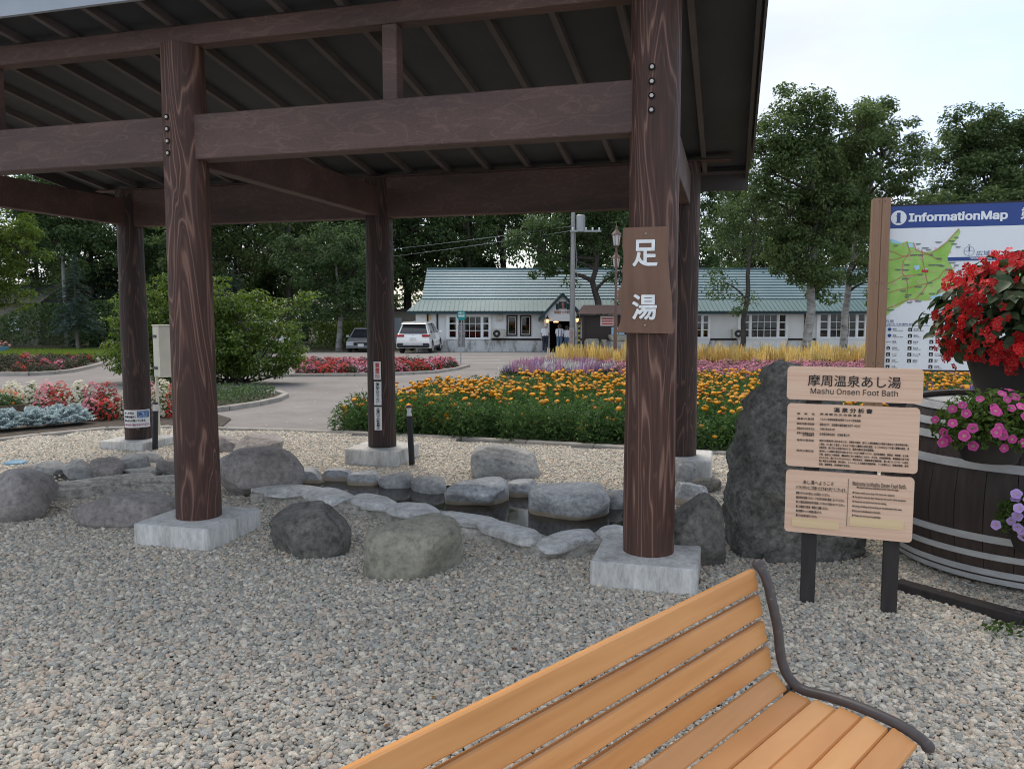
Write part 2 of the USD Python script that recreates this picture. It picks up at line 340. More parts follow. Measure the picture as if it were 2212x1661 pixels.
M['lawn'] = mat('lawn_base', [(.3, (.07, .10, .02)), (.7, (.13, .16, .035))], scale=(1.5, 1.5, 1.5), detail=6, rough=.9)
M['kerb'] = mat('kerb_stone', [(.3, (.24, .22, .19)), (.7, (.36, .335, .295))], scale=(5, 5, 5), detail=8, rough=.9, bump=.25)
M['paint'] = mat('road_paint', [(.3, (.45, .44, .42)), (.55, (.62, .61, .59))], scale=(4, 8, 4), detail=8, rough=.8)
M['water'] = mat('dark_water', [(0, (.012, .011, .010)), (1, (.02, .017, .014))], scale=(2, 2, 2), rough=.03, spec=.5, bump=.07, bscale=(6, 14, 7), bdist=.01)
ROCKS = {
 'brown': mat('brown_grey_rock', [(.25, (0.148, 0.131, 0.119)), (.5, (0.235, 0.209, 0.192)), (.75, (0.330, 0.299, 0.275))], scale=(3, 3, 3), detail=10, rough=.75, bump=.35, bscale=(14, 14, 14), nrough=.66, speck=(7, .42), spec=.4),
 'dark': mat('dark_rock', [(.25, (0.070, 0.067, 0.059)), (.5, (0.132, 0.124, 0.109)), (.78, (0.233, 0.217, 0.186))], scale=(4, 4, 4), detail=12, rough=.85, bump=.7, bscale=(16, 16, 16), nrough=.75, speck=(5, .6)),
 'green': mat('olive_grey_rock', [(.25, (0.164, 0.159, 0.124)), (.5, (0.250, 0.238, 0.186)), (.75, (0.328, 0.301, 0.233))], scale=(2.6, 2.6, 2.6), detail=10, rough=.85, bump=.35, bscale=(22, 22, 22), nrough=.6, speck=(7, .42)),
 'grey': mat('grey_rock', [(.25, (0.180, 0.180, 0.173)), (.5, (0.296, 0.293, 0.278)), (.78, (0.422, 0.418, 0.396))], scale=(3, 3, 3), detail=10, rough=.8, bump=.4, bscale=(18, 18, 18), nrough=.66, speck=(7, .42)),
 'wet': mat('pale_bath_stone', [(.25, (0.209, 0.209, 0.205)), (.5, (0.356, 0.356, 0.348)), (.75, (0.592, 0.592, 0.574))], scale=(5, 5, 7), detail=10, rough=.5, bump=.6, bscale=(16, 16, 16), nrough=.7, speck=(5, .5), tide=(.085, (.34, .27, .18)), spec=.5),
 'black': mat('black_standing_rock', [(.25, (0.035, 0.034, 0.030)), (.45, (0.101, 0.097, 0.085)), (.62, (0.189, 0.182, 0.162)), (.8, (0.338, 0.324, 0.297))], scale=(4.5, 4.5, 4.5), detail=14, rough=.88, bump=1.0, bscale=(13, 13, 13), nrough=.78, speck=(5, .6), bdist=.03),
 'slab': mat('rim_flagstone', [(.25, (0.299, 0.290, 0.272)), (.5, (0.474, 0.465, 0.439)), (.75, (0.702, 0.693, 0.667))], scale=(4, 4, 6), detail=10, rough=.55, bump=.5, bscale=(20, 20, 20), nrough=.68, speck=(5, .4), spec=.5),
 'mortar': mat('rim_mortar', [(.25, (0.227, 0.211, 0.181)), (.5, (0.341, 0.319, 0.278)), (.75, (0.454, 0.425, 0.373))], scale=(4, 4, 5), detail=10, rough=.9, bump=.6, bscale=(18, 18, 18), nrough=.7, speck=(5, .6))}

# ------------------------------------------------------------------ ground, road, paths
def lin(pts): return [tuple(gnd(u, v)[:2]) for u, v in pts]
KERB = lin([(-260, 985), (0, 953), (200, 930), (330, 925), (472, 929), (650, 934), (750, 938), (933, 947), (1045, 953), (1349, 970), (1501, 981), (1600, 985)]) + [(5.0, 8.7), (9.0, 8.0)]
gys = sorted(set(list(np.linspace(-6, 70, 39)) + [12, 28, 42, 47, 90, 150, 250, 390]))
gx = np.concatenate([np.linspace(-380, -40, 8), np.linspace(-36, 36, 25), np.linspace(40, 380, 8)])
X, Y = np.meshgrid(gx, gys); iy, ix = np.meshgrid(np.arange(len(gys) - 1), np.arange(len(gx) - 1), indexing='ij'); k = iy * len(gx) + ix; W_ = len(gx)
gf = np.vstack([np.stack([k, k + 1, k + W_ + 1], -1).reshape(-1, 3), np.stack([k, k + W_ + 1, k + W_], -1).reshape(-1, 3)])
struct('ground', trimesh.Trimesh(np.c_[X.ravel(), Y.ravel(), gz(Y.ravel()) - .02], gf, process=False), M['earth'], True)
kx = [p[0] for p in KERB]
struct('path', sheet(Polygon([(-40, 28)] + [(-40, 10.5)] + KERB + [(30, 7), (30, 28)]), -.008, 2.0), M['asphalt'], True)
struct('road', sheet(Polygon([(-90, 25), (-4, 26.5), (2, 27), (30, 26), (90, 24), (90, 46.2), (-1, 46.9), (-9, 47.2), (-17, 44.5), (-90, 43)]), -.004, 2.0), M['road'], True)
for i, (pts, w) in enumerate([(((-26, 33.2), (-.5, 33.9)), .14), (((-40, 36.6), (0, 37.2)), .12), (((-9, 30.8), (1.2, 31.0)), .10)]):
    L_ = LineString(pts).buffer(w / 2, cap_style=2)
    struct('road_marking', sheet(L_, .0), M['paint'], True)
struct('gravel_bed', sheet(Polygon(KERB + [(9, -1.2), (-16, -1.2), (-16, 11)]), -.001, 2.0), M['gravelbase'], True)

# ------------------------------------------------------------------ gravel: patches of pebbles laid side by side
rng = np.random.default_rng(11)
pebc = [tuple(2.0 * (.74 * np.array(c) + .26 * np.array([.26, .25, .23])) ** 1.05 * [1.05, 1.0, .90]) for c in [(.30, .29, .265), (.22, .22, .21), (.36, .335, .29), (.27, .235, .20), (.155, .165, .165), (.40, .385, .35), (.24, .25, .25), (.33, .27, .215), (.19, .175, .16), (.43, .40, .355), (.12, .128, .132), (.29, .27, .245), (.34, .285, .245), (.25, .262, .25)]]
stops = [(i / len(pebc), c) for i, c in enumerate(pebc)]
M['pebble'] = usdkit.material(stage, LK + 'pebbles', {'g': ('geometry', {}), 'i': ('attribute', {'attribute': 'col'}), 'r': ('rgb_ramp', {'ramp': stops, 'interpolate': False}), 'n': ('noise_texture', {'scale': 160.0, 'detail': 3.0}), 'r2': ('rgb_ramp', {'ramp': [(.3, (.62, .62, .62)), (.7, (1.12, 1.12, 1.12))]}),
    'm': ('mix_color', {'blend_type': 'multiply', 'fac': 1.0, 'use_clamp': False}), 'p': ('principled_bsdf', {'roughness': .72, 'specular_ior_level': .3})},
    [('i.fac', 'r.fac'), ('g.position', 'n.vector'), ('n.fac', 'r2.fac'), ('r.color', 'm.a'), ('r2.color', 'm.b'), ('m.result', 'p.base_color')], surface='p.BSDF')
S_P = .5
def pebble_patch(seed, n=1450):
    r = np.random.default_rng(seed); base = ico(1); V = base.vertices; nv = len(V)
    L = r.lognormal(math.log(.0114), .30, n).clip(.006, .026)
    ax = np.stack([L, L * r.uniform(.6, .92, n), L * r.uniform(.42, .7, n)], 1)
    p = V[None] * (1 + .07 * r.normal(size=(n, nv, 1)))
    p = np.sign(p) * np.abs(p) ** .9 * ax[:, None]
    tl = r.normal(size=(n, 2)) * .24; az = r.uniform(0, 2 * np.pi, n)
    p[..., 2] += p[..., 0] * tl[:, :1] + p[..., 1] * tl[:, 1:]
    c, s = np.cos(az)[:, None], np.sin(az)[:, None]
    x, y = p[..., 0] * c - p[..., 1] * s, p[..., 0] * s + p[..., 1] * c
    g = int(math.ceil(math.sqrt(n))); k = np.arange(g * g); r.shuffle(k); k = k[:n]
    cx = ((k % g) + r.uniform(-.1, 1.1, n)) / g * S_P - S_P / 2; cy = ((k // g) + r.uniform(-.1, 1.1, n)) / g * S_P - S_P / 2
    cz = r.uniform(-.006, .011, n)
    v = np.stack([x + cx[:, None], y + cy[:, None], p[..., 2] + cz[:, None]], -1).reshape(-1, 3)
    f = (base.faces[None] + np.arange(n)[:, None, None] * nv).reshape(-1, 3)
    return trimesh.Trimesh(v, f, process=False)
gp = Polygon(KERB + [(6.5, .9), (-9, .9)])
gp = Polygon([p for p in KERB if -11 < p[0] < 6.2] + [(6.2, 1.0), (1.5, .75), (-1.5, .75), (-11, 9.5)]).buffer(-.02)
GI = UsdGeom.PointInstancer.Define(stage, '/World/gravel')
protos = []
for i in range(6):
    pm_ = pebble_patch(50 + i); q = np.repeat(np.random.default_rng(i).random(len(pm_.vertices) // 42), 42); protos.append(part(GI.GetPrim(), 'pebble_patch', pm_, M['pebble'], True, world=False, col=np.c_[q, q, q]).GetPath())
pos, ids, qs = [], [], []
for ixx in range(-23, 14):
    for iyy in range(1, 26):
        c = np.array([ixx * S_P, iyy * S_P])
        inside = shapely.intersection(gp, sbox(c[0] - .25, c[1] - .25, c[0] + .25, c[1] + .25)).area
        if inside < .16 and not (inside > .02 and gp.contains(Point(*c))): continue
        # in view only, with a margin to the sides
        if abs(c[0]) > 1.0 + c[1] * .85: continue
        a_ = rng.integers(4) * math.pi / 2
        pos.append((c[0], c[1], .028 * float(meshkit.noise(np.array([c[0] * .8, c[1] * .8, 3.0]))) - .008)); ids.append(int(rng.integers(6))); qs.append(Gf.Quath(math.cos(a_ / 2), 0, 0, math.sin(a_ / 2)))
GI.CreatePrototypesRel().SetTargets(protos)
GI.CreatePositionsAttr(Vt.Vec3fArray([Gf.Vec3f(*map(float, p)) for p in pos]))
GI.CreateProtoIndicesAttr(Vt.IntArray(ids)); GI.CreateOrientationsAttr(Vt.QuathArray(qs))
setdata(GI.GetPrim(), 'grey and tan pebble gravel under and around the shelter', 'gravel', None, 'stuff')

# ------------------------------------------------------------------ kerbs and bed soil
def kerb_line(label, pts, w=.12, h=.07, name='kerb'):
    st = kerb(pts, w, h); c = np.mean([m.centroid for m in st], 0); c[2] = gz(c[1])
    t = thing(name, label, 'kerb', c)
    for m in st: part(t, 'kerb_stone', m, M['kerb'])
kerb_line('long pale kerb between the gravel and the flower beds', KERB, .13, .045)
MB = Polygon(lin([(742, 936), (933, 944), (1045, 950), (1349, 967), (1501, 978), (1600, 982)]) + [(5.0, 8.85), (9, 8.2), (14, 13.2), (14, 17.5), (.1, 17.5), (-.6, 15.6), (-1.4, 14.8), (-2.2, 13.2), (-2.5, 11.6)])
struct('flower_bed_soil', sheet(MB, .012), M['soil'])
BB = Polygon([(.6, 17.9), (14, 17.7), (18, 18), (18, 30), (1.4, 30), (-.4, 23.2)])
struct('flower_bed_soil', sheet(BB, .014), M['soil'])
RB = Polygon(lin([(636, 812), (800, 811), (930, 806), (1008, 793), (985, 788), (860, 786), (640, 788)]))
struct('flower_bed_soil', sheet(RB, .016), M['soil'])
kerb_line('curved pale kerb in front of the red and pink bedding by the road', lin([(560, 814), (640, 813), (800, 812), (930, 807), (985, 799), (1012, 792)]), .13, .08)
LB = Polygon(lin([(-120, 808), (100, 808), (150, 803), (215, 787), (215, 778), (-120, 776)]))
struct('flower_bed_soil', sheet(LB, .016), M['soil'])
kerb_line('rough kerb curving round the sparse bed at the left', lin([(-150, 812), (90, 811), (155, 804), (205, 793), (222, 788)]), .16, .10)
SB = Polygon([(-13, 10.7)] + [p for p in KERB if p[0] < -4.3] + lin([(500, 905), (470, 896), (-150, 900)]))
struct('flower_bed_soil', sheet(SB, .010), M['soil'])
HB = Polygon(lin([(380, 892), (470, 886), (560, 872), (610, 860), (604, 853), (560, 848), (440, 846), (330, 848)]))
struct('flower_bed_soil', sheet(HB, .018), M['soil'])
kerb_line('curved kerb round the low dark ground cover beside the path', lin([(400, 896), (470, 889), (560, 875), (604, 865), (618, 857), (600, 850)]), .13, .08)
struct('lawn', sheet(Polygon([(-70, 36.8), (-19, 38.2), (-15.5, 44), (-16, 50), (-70, 50)]), .01), M['lawn'])

# ------------------------------------------------------------------ the shelter
yaw = .2714; P0 = np.array([.883, 4.9595, 0]); BL_, BW = 3.397, 3.279
A_ = np.array([-math.cos(yaw), math.sin(yaw), 0]); B_ = np.array([math.sin(yaw), math.cos(yaw), 0])
def pv(s, t, z): return P0 + A_ * s + B_ * t + UP * z
def zr(t): return 3.76 - .155 * t
pav = thing('foot_bath_shelter', 'dark brown timber shelter with round log posts and a sloping roof over the foot bath', 'shelter', pv(BL_, BW / 2, 0))
HB_ = {(0, 0): .18, (1, 0): .17, (2, 0): .17, (0, 1): .24, (1, 1): .175, (2, 1): .12}
def frameAB(o): return frame(o, -A_, B_, UP)
r_ = np.random.default_rng(5)
for (i, j), hb in HB_.items():
    c = pv(i * BL_, j * BW, 0)
    bx = box((0, 0, (hb - .15) / 2), (.65, .65, hb + .15), ch=.012)
    part(pav, 'footing', placed(bx, frameAB(c)), M['concrete'], label='pale concrete footing block')
    top = 3.62 if j == 0 else 3.22
    n = 28; zz = np.linspace(hb - .01, top, n); rad = np.linspace(.163, .150, n) * (1 + .012 * np.sin(zz * 2.2 + i * 2 + j))
    pm = tube(np.c_[np.full(n, c[0]), np.full(n, c[1]), zz], rad, 40)
    v = pm.vertices; d = v[:, :2] - c[:2]; rr = np.linalg.norm(d, axis=1, keepdims=True)
    nn = meshkit.fbm(np.c_[d * 9, v[:, 2] * 1.2] + i * 7 + j * 3, 3, 4)[:, None] - .5
    v[:, :2] = c[:2] + d * np.where(rr > .01, 1 + nn * .05, 1); pm.vertices = v
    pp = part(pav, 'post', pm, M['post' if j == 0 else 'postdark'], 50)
    if j == 0:
        for q in range(4):
            z = (3.165 - .083 * q) if i == 0 else (3.10 - .084 * q)
            dirn = nrm(-B_ + A_ * (.05 if i == 0 else .22))
            o = c + dirn * .150 + UP * z; T = frame(o, nrm(np.cross(UP, dirn)), UP)
            part(pp, 'bolt_hole', placed(lathe([(0, .002), (.021, .002), (.021, .010), (.017, .010), (.017, .004), (0, .004)], 18), T), M['hole'], True)
            part(pp, 'bolt', placed(lathe([(0, .014), (.012, .014), (.013, .011), (.013, .0), (0, 0)], 6), T), M['bolt'])
def beam(name, s0, t0, s1, t1, z0, z1, w, m='beam', sl0=0.0, sl1=0.0, label=None):
    p, q = pv(s0, t0, (z0 + z1) / 2 + sl0), pv(s1, t1, (z0 + z1) / 2 + sl1)
    return part(pav, name, bar(p, q, w, z1 - z0, ch=.006), M[m], label=label)
for i in range(2):
    beam('tie_beam', i * BL_ + .05, 0, (i + 1) * BL_ - .05, 0, 2.8085, 3.1253, .15)
    beam('back_beam', i * BL_ + .05, BW, (i + 1) * BL_ - .05, BW, 2.784, 3.225, .15)
    beam('strut', (i + .5) * BL_ + .05, 0, (i + .5) * BL_ + .05, .001, 0, 1, .1) if False else part(pav, 'strut', placed(box((0, 0, 3.37), (.105, .105, .49), ch=.005), frameAB(pv((i + .5) * BL_ + .05, 0, 0))), M['beam'])
for i in range(3): beam('cross_beam', i * BL_, .05, i * BL_, BW - .05, 2.798, 3.113, .12)
beam('roof_plate', -.45, 0, 2 * BL_ + .45, 0, 3.615, 3.755, .125)
beam('roof_plate', -.45, BW, 2 * BL_ + .45, BW, 3.228, 3.25, .11)
T0, T1, S0, S1 = -.40, BW + .45, -.59, 2 * BL_ + .59
ss = 1.64 + .455 * np.arange(-4, 14)
for s in [x for x in ss if S0 + .05 < x < S1 - .05]:
    part(pav, 'rafter', bar(pv(s, T0, zr(T0) + .03), pv(s, T1 - .02, zr(T1) + .03), .045, .06), M['rafter'])
def slab(s0, s1, t0, t1, z0, z1):
    v = [pv(s, t, zr(t) + z) for z in (z0, z1) for t in (t0, t1) for s in (s0, s1)]
    return trimesh.Trimesh(v).convex_hull
part(pav, 'roof_deck', slab(S0, S1, T0, T1, .058, .125), M['deck'])
part(pav, 'roof_sheet', slab(S0 - .07, S1 + .07, T0 - .06, T1 + .08, .132, .165), M['steel_roof'])
part(pav, 'front_fascia', bar(pv(S0 - .03, T0 - .015, zr(T0) + .10), pv(S1 + .03, T0 - .015, zr(T0) + .10), .03, .24), M['fascia'], label='pale grey fascia board along the front eave')
part(pav, 'back_fascia', bar(pv(S0 - .03, T1, zr(T1) - .03), pv(S1 + .03, T1, zr(T1) - .03), .03, .30), M['barge'])
part(pav, 'eave_batten', bar(pv(S0, T1 - .04, zr(T1) - .0), pv(S1, T1 - .04, zr(T1) - .0), .04, .03), M['rafter'])
for s in (S0 - .015, S1 + .015):
    part(pav, 'barge_board', bar(pv(s, T0, zr(T0) + .04), pv(s, T1, zr(T1) + .04), .03, .21), M['barge'])
    so = s + (-.05 if s < 0 else .05)
    part(pav, 'roof_edge_trim', bar(pv(so, T0 - .05, zr(T0) + .10), pv(so, T1 - .35, zr(T1 - .35) + .10), .02, .11), M['steel_roof'])

# ------------------------------------------------------------------ the foot bath: stones round dark water
def onz(u, v, z):
    r = ray(u, v); q = r * ((z - HC) / r[2]); q[2] += HC; return q
bath = thing('foot_bath', 'stone lined foot bath channel curving through the gravel under the shelter', 'foot bath', gnd(900, 1090))
near = np.array([onz(u, v, .11) for u, v in [(548, 1059), (600, 1058), (670, 1064), (740, 1076), (830, 1091), (933, 1109), (985, 1126), (1060, 1136), (1110, 1151), (1170, 1166), (1230, 1167), (1290, 1160), (1345, 1150)]])
def strip_wall(P, w, z0, z1, seed):
    L_ = LineString(P[:, :2]); poly = L_.buffer(w / 2, cap_style=2, join_style=1)
    m = prism(poly, z1 - z0, z0)
    v, f = trimesh.remesh.subdivide_to_size(m.vertices, m.faces, .09)
    m = trimesh.Trimesh(v, f); m.merge_vertices(); n = m.vertex_normals
    m.vertices = m.vertices + n * ((meshkit.fbm(m.vertices * 5, 3, seed) - .5) * .07)[:, None]
    return m
def flags(parent, P, w, z, seed, step=.36, mt='slab', th=.07):
    L_ = LineString(P[:, :2]); r = np.random.default_rng(seed); d = 0.05
    while d < L_.length - .08:
        l = r.uniform(.7, 1.35) * step; c = np.array(L_.interpolate(d + l / 2).coords[0]); e = np.array(L_.interpolate(min(d + l / 2 + .05, L_.length)).coords[0])
        ang = math.atan2(*(e - c)[::-1])
        part(parent, 'rim_stone', rock((c[0], c[1], z + r.uniform(-.012, .012)), (l * 1.2, w * r.uniform(.85, 1.15), th * 1.3), seed * 50 + int(d * 40), rz=ang + r.uniform(-.15, .15), rough=.08, boxy=.38, cuts=5, sub=3, fine=.03), ROCKS[mt], True)
        d += l
part(bath, 'rim_wall', strip_wall(near, .25, -.08, .105, 3), ROCKS['mortar'], 50)
flags(bath, near, .29, .105, 4, .42, 'slab', .07)
for k, (uL, uR, vT, vB, mt, dep) in enumerate([(636, 704, 1012, 1052, 'wet', .9), (698, 760, 1013, 1048, 'wet', .9), (752, 824, 1017, 1056, 'wet', .9), (818, 892, 1020, 1062, 'grey', .9), (882, 970, 1030, 1074, 'grey', .9), (1093, 1178, 1036, 1082, 'wet', .9), (1300, 1362, 1060, 1108, 'grey', .9), (1345, 1420, 1075, 1120, 'grey', .8)]):
    m, c = rock_px(uL, uR, vT, vB, 300 + k, depth=dep, sink=.5, boxy=.6, cuts=4, rough=.11, sub=3, fine=.03); part(bath, 'rim_stone', m, ROCKS[mt], True)
wpoly = Polygon([onz(u, v, .035)[:2] for u, v in [(590, 1052), (670, 1062), (760, 1074), (900, 1098), (985, 1122), (1060, 1134), (1110, 1150), (1170, 1164), (1270, 1158), (1345, 1150), (1400, 1130), (1380, 1090), (1300, 1076), (1100, 1056), (960, 1048), (850, 1036), (700, 1024), (610, 1026)]])
struct('water', prism(wpoly, .002, .034), M['water'])
basin = thing('stone_basin', 'smaller rock lined basin behind the left front post', 'stone basin', gnd(230, 1060))
nb_ = np.array([onz(u, v, .13) for u, v in [(112, 1052), (166, 1046), (220, 1038), (279, 1035), (340, 1034), (400, 1034)]])
part(basin, 'rim_wall', strip_wall(nb_, .30, -.08, .115, 8), ROCKS['mortar'], 50)
flags(basin, nb_, .30, .125, 9, .6, 'mortar', .07)
for k, (uL, uR, vT, vB) in enumerate([(40, 112, 1003, 1026), (78, 158, 995, 1032), (142, 208, 993, 1040), (198, 266, 986, 1040), (255, 322, 980, 1030), (292, 352, 976, 1004), (345, 412, 984, 1030), (268, 344, 1010, 1036)]):
    m, c = rock_px(uL, uR, vT, vB, 340 + k, depth=.8, sink=.4, boxy=.6, cuts=5, rough=.13, sub=3, fine=.035); part(basin, 'rim_stone', m, ROCKS['grey' if k % 3 else 'brown'], True)
struct('water', prism(Polygon([onz(u, v, .03)[:2] for u, v in [(100, 1048), (180, 1050), (300, 1042), (400, 1042), (400, 1012), (250, 1006), (110, 1012)]]), .002, .030), M['water'])

# ------------------------------------------------------------------ boulders
for k, (uL, uR, vT, vB, mt, dep, lab, kw) in enumerate([
    (-45, 119, 1016, 1131, 'brown', .9, 'rounded brown boulder cut by the left edge of the picture', dict(boxy=.8)),
    (168, 380, 1062, 1143, 'brown', .62, 'low long brown boulder left of the front footing', dict(boxy=.85)),
    (470, 652, 966, 1080, 'brown', .62, 'big smooth boulder leaning over the start of the bath channel', dict(boxy=.75, cuts=3)),
    (508, 627, 937, 984, 'brown', .7, 'flat boulder just behind the big smooth one', dict(cuts=6)),
    (430, 525, 940, 979, 'brown', .7, 'low boulder half hidden by the left front post', dict()),
    (586, 759, 1084, 1211, 'dark', .8, 'dark blunt boulder standing in the gravel between the front posts', dict(boxy=.7, cuts=6)),
    (795, 1000, 1119, 1256, 'green', .85, 'large squat olive grey boulder in the middle of the gravel', dict(boxy=.58, cuts=3)),
    (1018, 1164, 960, 1037, 'grey', .75, 'squarish grey boulder on the gravel behind the bath', dict(boxy=.6, cuts=4)),
    (963, 1097, 1035, 1104, 'wet', .85, 'grey block standing in the water below the squarish boulder', dict(boxy=.48, cuts=3)),
    (1143, 1313, 1050, 1133, 'wet', .8, 'pale flat topped block standing in the water near the right front post', dict(boxy=.45, cuts=3)),
    (1440, 1562, 1066, 1234, 'dark', .8, 'dark boulder right behind the right front footing', dict(boxy=.65)),
    (1450, 1503, 986, 1056, 'grey', .9, 'upright grey stone beside the right rear footing', dict(cuts=6)),
    (1448, 1528, 1036, 1100, 'wet', .9, 'pale topped stone behind the dark boulder', dict(cuts=6)),
    (1494, 1562, 1033, 1068, 'dark', .8, 'small wet black stone next to the right rear footing', dict(cuts=3))]):
    m, c = rock_px(uL, uR, vT, vB, 400 + k, depth=dep, **kw)
    t = setdata(part(None, 'boulder', m, ROCKS[mt], True), lab, 'boulder')
# the standing rock behind the board: cross-sections from the outline
out = [(1557, 1850, 1200), (1563, 1856, 1150), (1568, 1872, 1090), (1585, 1880, 1010), (1605, 1852, 930), (1625, 1812, 868), (1638, 1765, 815), (1650, 1722, 796), (1668, 1700, 790)]
g0 = gnd(1690, 1228); yc = g0[1] + .42
Lx = [(at_y(l, v, yc)[0], at_y(r, v, yc)[0], at_y(1700, v, yc)[2]) for l, r, v in out]
Lx = [(Lx[0][0], Lx[0][1], -.15)] + Lx
zs = np.array([q[2] for q in Lx]); zz = np.linspace(zs.min(), zs.max(), 60)
xl, xr = np.interp(zz, zs, [q[0] for q in Lx]), np.interp(zz, zs, [q[1] for q in Lx])
ns = 72; th = np.arange(ns) * 2 * np.pi / ns
vv = []
for a, b, z in zip(xl, xr, zz):
    w = (b - a) / 2; d = .42 * (1 - .45 * (z - zz[0]) / (zz[-1] - zz[0])) * min(1, w * 2.6)
    c_, s_ = np.cos(th), np.sin(th); e = .72
    vv.append(np.c_[(a + b) / 2 + w * np.sign(c_) * np.abs(c_) ** e, yc + d * np.sign(s_) * np.abs(s_) ** e, np.full(ns, z)])
n_ = len(vv); vv = np.vstack(vv + [[((xl[-1] + xr[-1]) / 2, yc, zz[-1] + .01)], [((xl[0] + xr[0]) / 2, yc, zz[0])]])
i, j = np.meshgrid(np.arange(n_ - 1), np.arange(ns), indexing='ij'); j2 = (j + 1) % ns
ff = [np.stack([i * ns + j, i * ns + j2, (i + 1) * ns + j2], -1).reshape(-1, 3), np.stack([i * ns + j, (i + 1) * ns + j2, (i + 1) * ns + j], -1).reshape(-1, 3), np.stack([(n_ - 1) * ns + np.arange(ns), (n_ - 1) * ns + (np.arange(ns) + 1) % ns, np.full(ns, n_ * ns)], -1)]
sr = trimesh.Trimesh(vv, np.vstack(ff), process=False); nv = sr.vertex_normals
disp = (meshkit.fbm(sr.vertices * 2.3 + 5, 4, 3) - .5) * .20 + (np.abs(meshkit.fbm(sr.vertices * 5 + 1, 4, 8) - .5)) * -.22 + (meshkit.fbm(sr.vertices * 18, 3, 5) - .5) * .05
sr.vertices = sr.vertices + nv * disp[:, None]
setdata(part(None, 'standing_rock', sr, ROCKS['black'], 45), 'tall rough black rock standing behind the wooden notice board', 'rock')
m, c = rock_px(1640, 1712, 1185, 1222, 450, depth=.8); setdata(part(None, 'boulder', m, ROCKS['dark'], True), 'small dark stone at the foot of the tall standing rock', 'boulder')
# ------------------------------------------------------------------ bench in the foreground
M['slat'] = mat('bench_slat_wood', [(.25, (.47, .205, .062)), (.5, (.565, .265, .088)), (.75, (.63, .315, .118))], scale=(1.6, 1.6, 24), detail=9, rough=.42, bump=.12, bscale=(6, 6, 160), bdist=.002, spec=.45)
M['slatb'] = mat('bench_slat_wood_pale', [(.25, (.50, .235, .078)), (.5, (.61, .305, .11)), (.75, (.68, .36, .14))], scale=(1.4, 1.4, 26), detail=9, rough=.45, spec=.45)
M['slatc'] = mat('bench_slat_wood_deep', [(.25, (.44, .185, .055)), (.5, (.53, .245, .08)), (.75, (.60, .295, .108))], scale=(1.8, 1.8, 20), detail=9, rough=.4, spec=.45)
M['iron'] = mat('bench_iron', [(.3, (.05, .04, .038)), (.68, (.07, .056, .053)), (.76, (.30, .29, .28))], scale=(28, 28, 28), detail=5, rough=.42, spec=.5, nrough=.5)
bd = np.array([.719, -.695, 0]); bl = np.array([-.695, -.719, 0]); r = ray(1816, 1505); bP = r * ((.42 - HC) / r[2]); bP[2] += HC
bench = thing('bench', 'long bench with orange brown wooden slats and dark iron end frame', 'bench', (bP[0], bP[1], 0))
def bst(u, v):
    q = onplane(u, v, bP, bd) - bP; return np.array([q @ bd, q[2] + bP[2]])
def bw(dz, l): return np.array([bP[0], bP[1], 0]) + bd * dz[0] + UP * dz[1] + bl * l
BLEN = 1.82
def slat(e0, e1, back):
    e0, e1 = np.array(e0), np.array(e1); e0, e1 = e0 - (e1 - e0) * .022, e1 + (e1 - e0) * .022; t = (e1 - e0) / np.linalg.norm(e1 - e0); n = np.array([-t[1], t[0]])
    if back and n[0] > 0 or (not back and n[1] > 0): n = -n
    c = (e0 + e1) / 2 + n * .014; up3 = bd * t[0] + UP * t[1]
    return bar(bw(c, .022), bw(c, BLEN - .022), .028, np.linalg.norm(e1 - e0), up=up3, ch=.005)
tp, bt = bst(1638, 1226), bst(1676, 1436)
for k in range(4):
    f0, f1 = k * .2635, k * .2635 + .2065
    part(bench, 'back_slat', slat(tp + (bt - tp) * f0, tp + (bt - tp) * f1, True), M[('slat', 'slatc', 'slat', 'slatc')[k]])
for kk_, (a, b) in enumerate([((1680, 1444), (1708, 1483)), ((1713, 1485), (1758, 1506)), ((1767, 1503), (1812, 1524)), ((1820, 1519), (1867, 1541)), ((1876, 1538), (1925, 1567)), ((1936, 1563), (1988, 1601))]):
    part(bench, 'seat_slat', slat(bst(*a), bst(*b), False), M[('slat', 'slat', 'slatb', 'slat', 'slatb', 'slat')[kk_]])
fp = [bst(*q) for q in [(1637, 1219), (1655, 1250), (1668, 1300), (1680, 1360), (1687, 1415), (1700, 1458), (1722, 1482), (1766, 1498), (1828, 1516), (1890, 1540), (1950, 1570), (1992, 1597), (2004, 1612)]]
from scipy.interpolate import splprep, splev
tck, _ = splprep(np.array(fp).T, s=1e-5); fp = np.array(splev(np.linspace(0, 1, 44), tck)).T
for k, l in enumerate((0.0, .9, BLEN)):
    pts = np.array([bw(p + (0 if k != 1 else np.array([0, -.04])), l) for p in fp])
    m = tube(pts, .0165, 12); v = m.vertices; o = (v - np.array([bP[0], bP[1], 0])) @ bl - l; m.vertices = v + np.outer(o * .25, bl)
    if k == 1: pts = pts[18:]; m = tube(pts, .014, 10)
    fr = part(bench, 'end_frame' if k != 1 else 'middle_frame', m, M['iron'], 50)
    tips = [ico(2) for _ in range(2)]
    for q, e in zip(tips, (pts[0], pts[-1])): q.apply_scale(.0205 if k != 1 else .014); q.apply_translation(e)
    for q in tips: part(fr, 'rounded_tip', q, M['iron'], True)
    for e, g in ((fp[20], (-.16, 0)), (fp[37], (.24, 0))):
        e = e - [0, .03]
        part(bench, 'leg', bar(bw(np.array([e[0], e[1]]), l), bw(np.array([g[0], .0]), l), .04, .03, up=bd, ch=.004), M['iron'])

